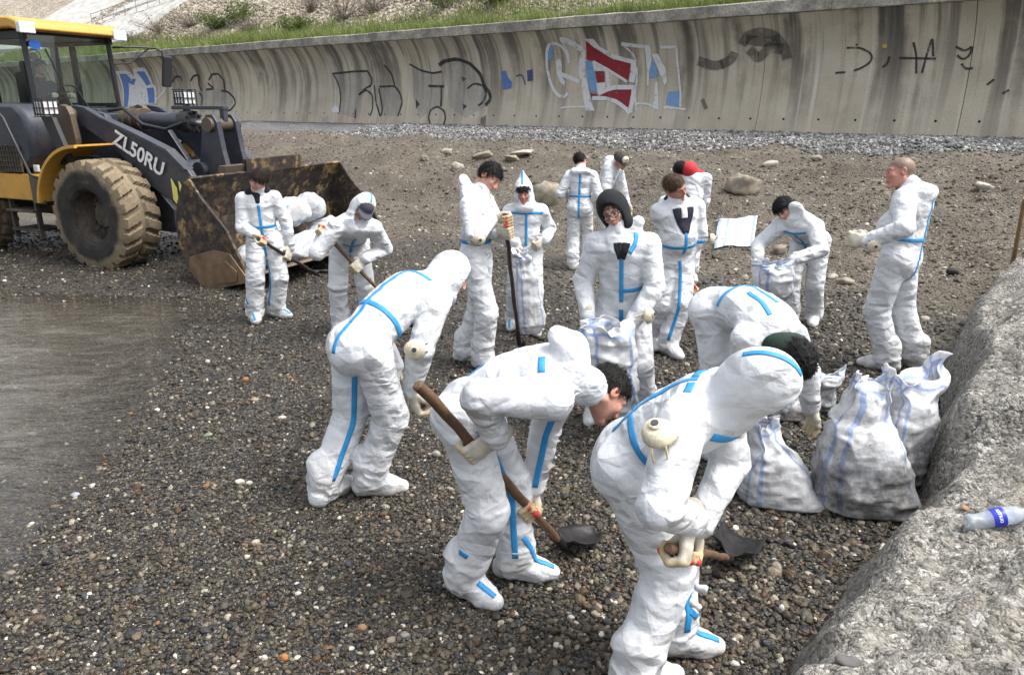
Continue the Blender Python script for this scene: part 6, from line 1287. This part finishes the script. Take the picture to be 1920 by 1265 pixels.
    respirator(P.el[0] + V3(.03, -.08, -.01), V3(.3, -1, -.1), V3(0, 0, 1), 'respirator hooked on the elbow of the man with the upright shovel', s=.85)
    # ---- woman with the sack behind
    P = Person('smiling person with pointed hood up carrying a limp sack', [(962, 614), (1000, 624)], (985, 492), 178, ('lean', .02, 0.), (982, 363, -1), (186, -6), leg=.86, s=.90, res=.013, wide=1.06, hood='peak', seed=8, hands=[('fist', 966, 470, -.2, V3(.5, .5, 0), V3(-.1, -.4, -.6)), ('fist', 1012, 458, -.12, V3(-.6, .5, 0), V3(-.6, -.5, -.4))], elbows=((938, 445), (1030, 440)), fem=True, skin='red', hair=dict(colr=(.012, .008, .008), thick=.008, bangs=.03, rough=.006, seed=9), amp=.011)
    P.tape_line(.15, .86, 1); P.tape_neck(-80, 80, up=-.035); P.tape_hood(55, 120); P.tape_foot(0); P.tape_foot(1)
    # ---- standing bald man on the right
    P = Person('balding person standing in profile on the right, hands together', [(1712, 688), (1660, 694)], (1683, 503), 318, ('lean', -.06, .06), (1684, 320, -1), (284, -3), leg=.862, s=1.10, res=.0115, wide=1.15, belly=.05, hood='down', seed=9, hands=[('fist', 1608, 446, .22, V3(.0, -.6, 0), V3(-.8, .1, .2)), ('fist', 1606, 450, -.05, V3(.3, .6, 0), V3(-.8, .1, .1))], elbows=(None, (1660, 470)), skin='red', buzz=(.16, .12, .09), amp=.012, legw=1.05)
    P.tape_line(.0, .95, -1, .1); P.tape_crotch(-1); P.tape_waist(); P.tape_leg(1, 100, .5, 1.)
    P.shell('collar', lambda S: (S.cone(P.nk - P.f * .06 + P.r * .05 + P.t * .02, P.nk - P.f * .06 - P.r * .05 + P.t * .02, .06, .06, .03),), 'camo')
    respirator(P.wrist[1] + V3(.02, -.075, -.02), V3(-.2, -1, -.1), V3(.3, 0, 1), 'respirator at the wrist of the standing man on the right', s=.85)
    # ---- woman stooping over a sack
    P = Person('black haired person stooping to hold a sack on the gravel', [(1480, 612), (1524, 606)], (1512, 508), 216, (1493, 420, -1), (1468, 388, -1), (222, -32), s=1.0, res=.0125, wide=1.05, hood='stand', curve=.04, seed=10, hands=[('fist', 1418, 497, -.25, V3(.8, .3, 0), V3(-.2, -.3, -1)), ('fist', 1486, 502, -.3, V3(-.8, .3, 0), V3(-.3, -.3, -1))], elbows=((1440, 455), (1530, 470)), fem=True, skin='fair', hair=dict(colr=(.007, .006, .007), thick=.013, bangs=.032, rough=.006, seed=4), amp=.012)
    P.tape_line(.1, .92, 1); P.tape_waist(-20, 90); P.tape_hood(150, 200); P.tape_neck(-60, 60)
    # ---- left: standing person and capped person by the bucket
    A = at_y(484, 447, 7.62); B = lift(A, 590, 512, 1.1, 1); shovel(A, B, 'short dark shovel held level in front of the bucket', 'dwood', .019, Zu); h = nrm(B - A)
    P = Person('dark haired person in black collar standing in front of the loader bucket', [(480, 602), (520, 594)], (499, 478), 168, ('lean', .05, 0.04), (485, 338, -1), (205, -12), leg=.86, s=.95, res=.0125, wide=1.0, hood=None, seed=11, hands=[('grip', A + h * .05, h, 1, (.3, -.6, -.4)), ('grip', A + h * .50, h, -1, (-.1, -.4, -1))], elbows=((455, 430), (545, 440)), skin='fair', hair=dict(colr=(.022, .014, .011), thick=.013, rough=.007, seed=7, top=.006, bangs=.012), amp=.011, footyaw=(160, 115), legw=1.1)
    P.tape_line(.1, .8, 1); P.tape_crotch(1); P.tape_waist(-85, 60); P.tape_leg(1, 60); P.tape_foot(0); P.tape_foot(1)
    P.shell('hoodie', lambda S: (S.cone(P.nk - P.r * .06 + P.t * .02, P.nk + P.r * .06 + P.t * .02, .075, .075, .03), S.cone(P.nk + P.f * .06, P.nk + P.f * .1 - P.t * .06, .05, .03, .03)), 'black')
    A = at_y(600, 428, 7.15); B = at_z(775, 612, .12); shovel(A, B, 'shovel slanting down from the hand of the capped worker', 'wood', .019, Zu); h = nrm(B - A)
    P = Person('person in charcoal cap with hood up gripping a shovel handle', [(640, 622), (694, 616)], (660, 520), 172, (668, 424, -1), (682, 388, -1), (172, -42), s=1.02, res=.0125, wide=1.08, hood='up', curve=.05, seed=12, hands=[('grip', A + h * .04, h, 1, (-.3, -.7, .1)), ('grip', A + h * .5, h, -1, (0, -.3, -1))], elbows=((600, 470), (720, 470)), skin='pink', cap='capc', amp=.012)
    P.tape_line(.05, .88, 1); P.tape_crotch(1); P.tape_waist(-80, 40); P.tape_hood(70, 150)
    # ---- three at the back
    P = Person('person standing with back turned, straight blue back seam', [(1098, 500), (1074, 505)], (1087, 404), 12, ('lean', .08, 0.), (1088, 302, 1), (40, -15), leg=.86, s=.94, res=.014, wide=1.05, hood='down', seed=13, hands=[('relax', 1120, 372, .2), ('relax', 1064, 372, .2)], elbows=((1122, 372), (1052, 368)), skin='pink', hair=dict(colr=(.012, .010, .010), thick=.010, rough=.005, seed=1), amp=.011)
    P.tape_line(.0, .95, -1); P.tape_crotch(-1); P.tape_waist(); P.tape_foot(1)
    P = Person('stooping person in brown cap with a respirator on it', [(1128, 486), (1150, 484)], (1124, 380), 118, ('lean', .45, 0.), (1164, 301, -1), (140, -30), s=1.05, res=.014, wide=1.05, hood='down', seed=14, hands=[('relax', 1150, 400, -.1), ('relax', 1178, 395, .1)], skin='red', cap='brown', amp=.011, hair=None)
    P.tape_line(.2, .9, 1)
    respirator(P.hc + P.hf * .085 + P.hu * .075, P.hf + P.hu * .5, P.hu - P.hf * .5, 'respirator pushed up on the brown cap at the back', s=.85)
    P = Person('stooping person with a red hood almost hidden behind the brown haired man', [(1296, 516), (1270, 520)], (1290, 422), 24, ('lean', .35, 0.), (1276, 318, 1), (330, -20), s=.98, res=.014, wide=1.05, hood=None, seed=15, hands=[('relax', 1310, 420, .2), ('relax', 1262, 420, .2)], skin='tan', hair=dict(colr=(.012, .010, .010), thick=.010, rough=.005, seed=12), amp=.011)
    P.shell('red_hood', lambda S: (S.ell(P.hc - P.hf * .07 + P.r * .05 - P.hu * .02, (.11, .10, .11), (P.hr, P.hf, P.hu), .03), S.cone(P.nk + P.r * .06, P.nk - P.r * .03, .08, .07, .03)), 'red')
    return P9
P9 = crew()

def driver():
    ML = Matrix.Translation(Vector(LO)) @ Matrix.Rotation(LROT, 4, 'Z'); g = lambda x, y, z: np.array(ML @ Vector((x, y, z))); root = empty('person', g(-2.5, 1.38, 2.08)); tag(root, 'driver in dark clothes seated in the loader cab', 'person')
    S = SDF(g(-2.4, 1.38, 2.5) - .75, g(-2.4, 1.38, 2.5) + .75, .016); fx = g(1, 0, 0) - g(0, 0, 0); sy = g(0, 1, 0) - g(0, 0, 0)
    S.cone(g(-2.55, 1.38, 2.2), g(-2.55, 1.38, 2.5), .17, .17, .04, sy, .75); S.cone(g(-2.55, 1.38, 2.5), g(-2.53, 1.38, 2.72), .18, .08, .04, sy, .7)
    for s in (-1, 1): S.cone(g(-2.54, 1.38 + s * .17, 2.64), g(-2.4, 1.38 + s * .25, 2.38), .075, .06, .03); S.cone(g(-2.4, 1.38 + s * .25, 2.38), g(-2.12, 1.38 + s * .15, 2.5), .06, .045, .03); S.cone(g(-2.5, 1.38 + s * .1, 2.15), g(-2.12, 1.38 + s * .13, 2.18), .095, .08, .03); S.cone(g(-2.12, 1.38 + s * .13, 2.18), g(-2.02, 1.38 + s * .13, 1.86), .075, .06, .03)
    S.wrinkle(.01, 3.); V, Q = S.mesh(); mk('jacket', V, Q, PM['navy'], root, True)
    M = ML @ Matrix.Translation((-2.5, 1.38, 2.92)) @ Matrix.Rotation(R(-90), 4, 'Z'); obj('body', head_mesh(SKIN['tan']), PM['skin'], root, M); obj('hair', hair_mesh((.012, .01, .01), .01, seed=3), PM['hair'], root, M)
    for s in (0, 1): y = 1.38 + (-.15 if s == 0 else .15); obj('hand', hand_mesh('fist', s == 1, SKIN['tan'], SKIN['tan']), PM['skin'], root, ML @ Matrix.Translation((-2.13, y, 2.5)) @ Matrix.Rotation(R(-90), 4, 'Z'))
driver()
# ================================================================== sacks
def G(px, py):
    d = ray(px, py); t = np.arange(2.2, 40, .02); P = C0 + t[:, None] * d; below = P[:, 2] <= gz(P[:, 0], P[:, 1]); k = int(np.argmax(below)) if below.any() else -1; return P[k]
def up(p, dx=0, dy=0, dz=0): return p + V3(dx, dy, dz)
def sacks():
    b = G(1612, 948); sack('bulging full sack with a twisted top and dark oil smears, in front', [(up(b, .02, .0, .0), .24, .17, -14), (up(b, .02, 0, .035), .31, .22, -14), (up(b, -.01, .0, .16), .285, .215, -12), (up(b, -.04, .01, .32), .25, .19, -10), (up(b, -.05, .02, .46), .19, .14, -8), (up(b, -.05, .03, .58), .135, .085, -6), (up(b, -.045, .03, .70), .12, .055, 0), (up(b, -.05, .03, .78), .135, .04, 4)], 70, 1., .10, 3, .017)
    b = G(1676, 905); sack('tall upright sack with its mouth spread open, dark wet lower half', [(b, .12, .1, 10), (up(b, 0, 0, .03), .16, .14, 10), (up(b, 0, 0, .2), .165, .14, 10), (up(b, 0, 0, .36), .165, .13, 10), (up(b, .01, 0, .52), .16, .11, 12), (up(b, .02, 0, .66), .18, .08, 14), (up(b, .035, 0, .76), .20, .065, 16)], 60, 1., .10, 9, .014)
    b = G(1462, 945); sack('slumped half full sack right behind the front worker', [(up(b, .02, .05, 0), .22, .13, -6), (up(b, .02, .05, .03), .275, .18, -6), (up(b, -.02, .06, .13), .22, .16, -4), (up(b, -.06, .07, .27), .14, .12, 0), (up(b, -.08, .08, .40), .085, .08, 0), (up(b, -.09, .08, .52), .08, .05, 0)], 56, .55, .05, 15, .014)
    b = G(1490, 782); sack('small dark filled sack on the shingle behind the bent worker', [(b, .15, .12, 0), (up(b, 0, 0, .03), .18, .15, 0), (up(b, 0, .0, .13), .16, .13, 0), (up(b, 0, 0, .22), .1, .08, 0), (up(b, .02, .0, .28), .06, .05, 0)], 40, 1.5, .02, 22, .014)
    b = G(1530, 775); sack('crumpled empty sack slouching between the full sacks', [(b, .11, .05, -25), (up(b, -.01, 0, .1), .13, .07, -25), (up(b, -.03, 0, .2), .15, .06, -15), (up(b, -.02, -.03, .29), .12, .07, 0), (up(b, .03, -.03, .33), .09, .05, 10)], 46, 1., .06, 27, .022)
    # held sacks
    t0 = at_y(1140, 625, 4.86); sack('open sack held at waist height by the black hooded person', [(up(t0, .10, .04, -.62), .12, .05, -20), (up(t0, .08, .03, -.5), .15, .08, -20), (up(t0, .04, .0, -.3), .165, .11, -15), (up(t0, .01, 0, -.14), .17, .13, -10), (up(t0, 0, 0, 0), .17, .14, -8), (up(t0, 0, 0, .05), .165, .145, -8)], 56, .15, .03, 31, .02, squash=2.)
    t0 = at_y(978, 474, 7.12); sack('limp sack hanging from the hands of the pointed hood person', [(up(t0, .10, .02, -.82), .10, .03, 10), (up(t0, .10, .02, -.72), .15, .05, 10), (up(t0, .07, .02, -.45), .14, .06, 10), (up(t0, .03, 0, -.2), .10, .045, 5), (up(t0, .0, 0, -.02), .07, .04, 0), (up(t0, -.0, 0, .04), .09, .035, 0)], 56, .15, .04, 37, .016, squash=2.)
    t0 = at_y(1452, 502, 7.03); sack('open sack held low by the stooping black haired person', [(up(t0, .03, .03, -.36), .12, .08, 0), (up(t0, .02, .02, -.25), .17, .12, 0), (up(t0, .0, 0, -.1), .19, .14, 0), (up(t0, 0, 0, .0), .205, .12, 0), (up(t0, 0, 0, .03), .205, .11, 0)], 46, .5, .05, 41, .018, squash=2.)
    # flat sack lying on the bank
    cs = [G(1338, 470), G(1412, 464), G(1420, 408), G(1348, 414)]; n, m = 30, 34; V = []; UV = []
    for j in range(m):
        v = j / (m - 1)
        for i in range(n):
            u = i / (n - 1); p = (cs[0] * (1 - u) + cs[1] * u) * (1 - v) + (cs[3] * (1 - u) + cs[2] * u) * v; p = V3(p[0], p[1], max(gzs(p[0], p[1]) + .012, p[2]) + .02 + .025 * (fbm(np.array([u * 5, v * 5, 1.]), 3) - .4) + .05 * math.exp(-((v - .78) / .09) ** 2)); V.append(p); UV.append((.085 + .34 * u, .35 + .62 * v))
    I = np.arange(n * m).reshape(m, n); Q = np.stack([I[:-1, :-1], I[:-1, 1:], I[1:, 1:], I[1:, :-1]], -1).reshape(-1, 4); o = mk('waste_sack', V, Q, TM['sack'], None, True, np.full((n * m, 3), .02), UV); tag(o, 'flat empty sack with blue stripes spread on the gravel bank', 'sack', 'white woven waste sacks'); md = o.modifiers.new('t', 'SOLIDIFY'); md.thickness = .006
    # sacks heaped in the bucket
    ML = Matrix.Translation(Vector(LO)) @ Matrix.Rotation(LROT, 4, 'Z')
    def bs(label, x, y, z, L, ang, seed, w=.26, d=.16):
        c = np.array(ML @ Vector((x, y, z))); a = R(ang); ax = V3(math.cos(a), math.sin(a), .12); t_ = np.linspace(-1, 1, 7); rings = []
        n, K = 72, 26; V = []; UV = []
        rs = np.random.RandomState(seed)
        for i in range(K):
            q = -1 + 2 * i / (K - 1); e = (1 - abs(q) ** 3.2) ** .6; cc = c + nrm(ax) * q * L; sdv = nrm(np.cross(V3(0, 0, 1), ax)); uu = np.cross(nrm(ax), sdv)
            for k in range(n + 1):
                th = 2 * math.pi * k / n; V.append(cc + sdv * math.cos(th) * w * (.55 * e + .45 * (abs(q) < .999)) * (1 if abs(q) < .98 else .9) + uu * math.sin(th) * d * max(e, .06)); UV.append((k / n, .5 + .4 * q))
        V = np.array(V); V = V + (np.stack([vn(V * 7 + seed), vn(V * 7 + seed + 9), vn(V * 7 + seed + 5)], -1) - .5) * .09 + .03 * ((1 - np.abs(2 * vn(V * 11 + seed) - 1)) ** 2)[:, None] * V3(0, 0, 1); Vg = V.reshape(K, n + 1, 3); Vg[:, -1] = Vg[:, 0]; I = np.arange(K * (n + 1)).reshape(K, n + 1); Q = np.stack([I[:-1, :-1], I[:-1, 1:], I[1:, 1:], I[1:, :-1]], -1).reshape(-1, 4)
        o = mk('waste_sack', Vg.reshape(-1, 3), Q, TM['sack'], None, True, np.full((len(UV), 3), .35), UV); tag(o, label, 'sack', 'white woven waste sacks')
    bs('sack at the near end of the bucket behind the standing person', 2.55, .62, .36, .42, 75, 3)
    bs('sack lying along the bucket lip between the two workers', 2.72, 1.35, .36, .42, 62, 8)
    bs('sack heaped against the back of the bucket with a dark tear', 2.3, 1.1, .62, .40, 95, 14)
    bs('uppermost sack of the heap in the bucket', 2.28, 1.55, .80, .34, 40, 19, .24, .2)
    bs('sack at the far end of the heap behind the capped worker', 2.5, 2.15, .45, .42, 80, 25)
    bs('sack standing up behind the capped worker in the bucket', 2.35, 2.0, .82, .28, 100, 29, .22, .2)
sacks()

# ================================================================== bottle, pole, stones
def items():
    # bottle on the concrete
    gl = NT('clear_bottle_plastic'); tr = gl.n('BsdfTransparent', i_Color=(.93, .96, .98, 1)); gs = gl.n('BsdfGlossy', i_Roughness=.06); df = gl.n('BsdfDiffuse', i_Color=(.62, .70, .78, 1)); n = gl.noise(gl.coord(), 18, 3, .5, .5); nb = gl.bump(n, .8, .02); gl.set(gs.inputs['Normal'], nb)
    lw = gl.n('LayerWeight'); gl.set(lw.inputs['Normal'], nb); fr = gl.math('MULTIPLY_ADD', gl.math('POWER', lw.outputs['Facing'], 4.), .9, .04); m1 = gl.n('MixShader', i_0=.38); gl.set(m1.inputs[1], tr.outputs[0]); gl.set(m1.inputs[2], df.outputs[0]); m2 = gl.n('MixShader'); gl.set(m2.inputs[0], fr); gl.set(m2.inputs[1], m1.outputs[0]); gl.set(m2.inputs[2], gs.outputs[0]); gl.t.links.new(m2.outputs[0], gl.out.inputs[0])
    def rk(px, py):
        d = ray(px, py)
        for t in np.arange(2.2, 8, .01):
            p = C0 + d * t
            if p[2] <= rock_h(np.array([p[0]]), np.array([p[1]]))[0][0] - .03: return p
        return p
    a, c = rk(1808, 996), rk(1915, 978); ax = nrm(c - a); zz = nrm(V3(0, 0, 1) - ax * ax[2]); yy = np.cross(zz, ax); rb = .042; o = a + V3(0, 0, rb + .004)
    M = frame(o, ax, yy, zz); root = empty('water_bottle', a); tag(root, 'dented clear plastic bottle with blue label and cap on the concrete', 'bottle')
    pr = [(.004, .0), (.032, .0), (.040, .012), (.041, .05), (.0405, .09), (.042, .11), (.042, .165), (.0415, .2), (.036, .225), (.024, .248), (.0145, .262), (.0145, .275)]; nn = 40; V = []
    t = np.linspace(0, len(pr) - 1, 60); rr = np.interp(t, range(len(pr)), [p[0] for p in pr]); hh = np.interp(t, range(len(pr)), [p[1] for p in pr])
    for r_, h_ in zip(rr, hh):
        for k in range(nn):
            an = 2 * math.pi * k / nn; dent = 1 - .22 * math.exp(-((h_ - .055) / .03) ** 2) * max(0, math.sin(an + .4)) ** 2 - .1 * math.exp(-((h_ - .03) / .02) ** 2) * max(0, math.cos(an * 2)); V.append((h_, r_ * math.cos(an) * dent, r_ * math.sin(an) * dent))
    I = np.arange(60 * nn).reshape(60, nn); Q = [(I[i, k], I[i, (k + 1) % nn], I[i + 1, (k + 1) % nn], I[i + 1, k]) for i in range(59) for k in range(nn)]; me = mesh('shell', V, Q, True); me.transform(M); obj('shell', me, gl.m, root)
    MB().lathe([(.0428, .105), (.0433, .107), (.0433, .158), (.0428, .16)], (0, 0, 0), 'x', 40).build('label', plain('blue_label', (.012, .03, .42), .35, 0, 60, .1, .05), root, True, 0, M)
    MB().lathe([(.012, .262), (.018, .263), (.018, .284), (.015, .287), (.004, .287)], (0, 0, 0), 'x', 28).build('cap', plain('blue_cap', (.01, .22, .78), .4, 0, 60, .1), root, True, 0, M)
    # lettering on the label
    cu = bpy.data.curves.new('t', 'FONT'); cu.body = 'OUITEX'; cu.size = .019; cu.extrude = .0; cu.align_x = 'CENTER'; cu.align_y = 'CENTER'; cu.offset = .0006; to = bpy.data.objects.new('t', cu); COL.objects.link(to); dg = bpy.context.evaluated_depsgraph_get(); me = bpy.data.meshes.new_from_object(to.evaluated_get(dg)); bpy.data.objects.remove(to)
    tc = nrm(C0 - o); th0 = math.atan2(tc @ zz, tc @ yy) 
    for v in me.vertices: s_, u_ = v.co.x, v.co.y; an = th0 - .15 - s_ / .0436; v.co = (.133 + u_, .0438 * math.cos(an), .0438 * math.sin(an))
    me.transform(M); me.materials.clear(); obj('lettering', me, LM['white'], root)
    # leaning pole
    b = G(1886, 556); tp = lift(b, 1922, 372, 1.25, -1); root = tag(MB().tube([b - nrm(tp - b) * .1, b, b + (tp - b) * .5 + V3(.004, 0, 0), tp], [.027, .027, .025, .023], 14).build('wooden_pole', TM['lwood'], None, True), 'brown wooden pole leaning behind the concrete at the right edge', 'pole')
    # stones one can pick out
    sm = {}
    def stone(px, py, w, h, c, label, seed, name='beach_stone', grp=None, cat='stone', sink=.35, rock=False):
        p = rk(px, py) if rock else G(px, py); k = tuple(c)
        if k not in sm: sm[k] = plain('stone_%d' % len(sm), c, .75, 0, 9, .28, .5)
        bm = bmesh.new(); bmesh.ops.create_icosphere(bm, subdivisions=3, radius=1.); V = np.array([v.co[:] for v in bm.verts]); Fc = [tuple(v.index for v in f.verts) for f in bm.faces]; bm.free(); ang = name == 'beach_stone'; dsp = fbm(V * (1.5 if ang else 1.0) + seed * 3.1, 4 if ang else 2) - .45; V = V * (1 + (1.5 if ang else .7) * dsp[:, None]); V = np.sign(V) * np.abs(V) ** (.8 if ang else .95)
        dist = p[1] / 1400 * 1.05; V = V * (w * dist / 2, w * dist / 2 * .75, h * dist / 2); ca, sa = math.cos(seed), math.sin(seed); tl = .25 * math.sin(seed * 5.); V = np.stack([V[:, 0] * math.cos(tl) - V[:, 2] * math.sin(tl), V[:, 1], V[:, 0] * math.sin(tl) + V[:, 2] * math.cos(tl)], -1); V = V + p + V3(0, 0, h * dist / 2 * (1 - sink))
        o = mk(name, V, Fc, sm[k], None, True); tag(o, label, cat, grp)
    B_, W_, D_ = (.24, .21, .16), (.36, .335, .28), (.1, .092, .08)
    stone(1394, 360, 52, 38, B_, 'flat beige boulder on the bank above the flat sack', 1); stone(1024, 388, 58, 52, B_, 'large beige boulder beside the pointed hood person', 2); stone(975, 290, 46, 9, W_, 'long pale slab on top of the bank', 3); stone(905, 296, 34, 12, B_, 'pale flat stone at the top of the bank left of the slab', 4)
    stone(858, 318, 22, 14, W_, 'small white stone on the bank behind the standing man', 5); stone(1845, 356, 28, 14, W_, 'pale stone on the bank right of the balding person', 6); stone(1785, 516, 24, 16, (.02, .02, .02), 'black block of debris on the ground right of the balding person', 7, 'debris_block', None, 'debris', .2); stone(1445, 312, 26, 12, W_, 'pale oblong stone on the bank above the black haired person', 8)
    stone(1560, 522, 20, 11, W_, 'white stone on the gravel between the stooping and the balding person', 9); stone(1585, 532, 26, 14, B_, 'beige stone just right of the white one on the gravel', 10); stone(1530, 300, 18, 10, B_, 'small beige stone at the bank top left of the balding head', 12); stone(1460, 475, 26, 18, B_, 'tan stone behind the arms of the stooping black haired person', 13)
    stone(838, 288, 20, 10, W_, 'white chip on the bank above the boulder group at left', 14); stone(960, 300, 24, 10, B_, 'low beige stone below the long pale slab', 15); stone(796, 300, 14, 9, B_, 'small tan stone on the bank behind the bucket', 16)
    O_, P_ = (.34, .15, .05), (.55, .53, .48)
    stone(533, 1237, 21, 18, O_, 'orange pebble at the bottom edge', 20, 'pebble', None, 'pebble', .3); stone(496, 1239, 15, 19, P_, 'white egg shaped pebble beside the orange one at the bottom', 21, 'pebble', None, 'pebble', .3); stone(141, 930, 20, 9, (.32, .33, .36), 'flat pale grey pebble alone in the shallow water', 22, 'pebble', None, 'pebble', .2); stone(348, 922, 20, 9, (.012, .012, .014), 'black pebble in the middle of the left shingle', 23, 'pebble', None, 'pebble', .3)
    stone(460, 716, 15, 12, O_, 'orange pebble left of the worker seen from behind', 24, 'pebble', None, 'pebble', .3); stone(450, 906, 20, 11, P_, 'pale flat pebble on the left shingle', 25, 'pebble', None, 'pebble', .3); stone(468, 908, 15, 10, P_, 'smaller pale pebble touching the flat one', 26, 'pebble', None, 'pebble', .3); stone(478, 752, 18, 9, (.3, .24, .17), 'tan pebble left of the white trouser leg', 27, 'pebble', None, 'pebble', .3); stone(390, 818, 20, 9, (.22, .24, .17), 'greenish oval pebble on the wet shingle', 28, 'pebble', None, 'pebble', .3)
    stone(1464, 1148, 15, 24, P_, 'upright white pebble right of the front worker', 29, 'pebble', None, 'pebble', .3); stone(818, 856, 18, 16, (.26, .25, .22), 'round grey pebble between the two bending workers', 30, 'pebble', None, 'pebble', .3); stone(760, 1195, 26, 16, (.22, .21, .19), 'large grey pebble at the bottom centre', 31, 'pebble', None, 'pebble', .35); stone(680, 1182, 22, 18, (.33, .2, .1), 'brown and white pebble at the bottom left of centre', 32, 'pebble', None, 'pebble', .35); stone(695, 1190, 11, 15, P_, 'small white pebble beside the brown one', 33, 'pebble', None, 'pebble', .3); stone(1508, 786, 30, 14, (.36, .25, .19), 'pinkish flat stone in front of the small dark sack', 34, 'pebble', None, 'pebble', .35)
    stone(1813, 955, 26, 8, (.35, .19, .08), 'brown shell lying on the concrete left of the bottle', 35, 'shell', None, 'shell', .2, True); stone(1590, 1244, 58, 22, (.12, .115, .11), 'dark slate chip on the lower concrete', 36, 'stone_chip', None, 'stone', .6, True); stone(1655, 958, 22, 12, W_, 'pale pebble at the foot of the front sack', 37, 'pebble', None, 'pebble', .3)
items()
pass
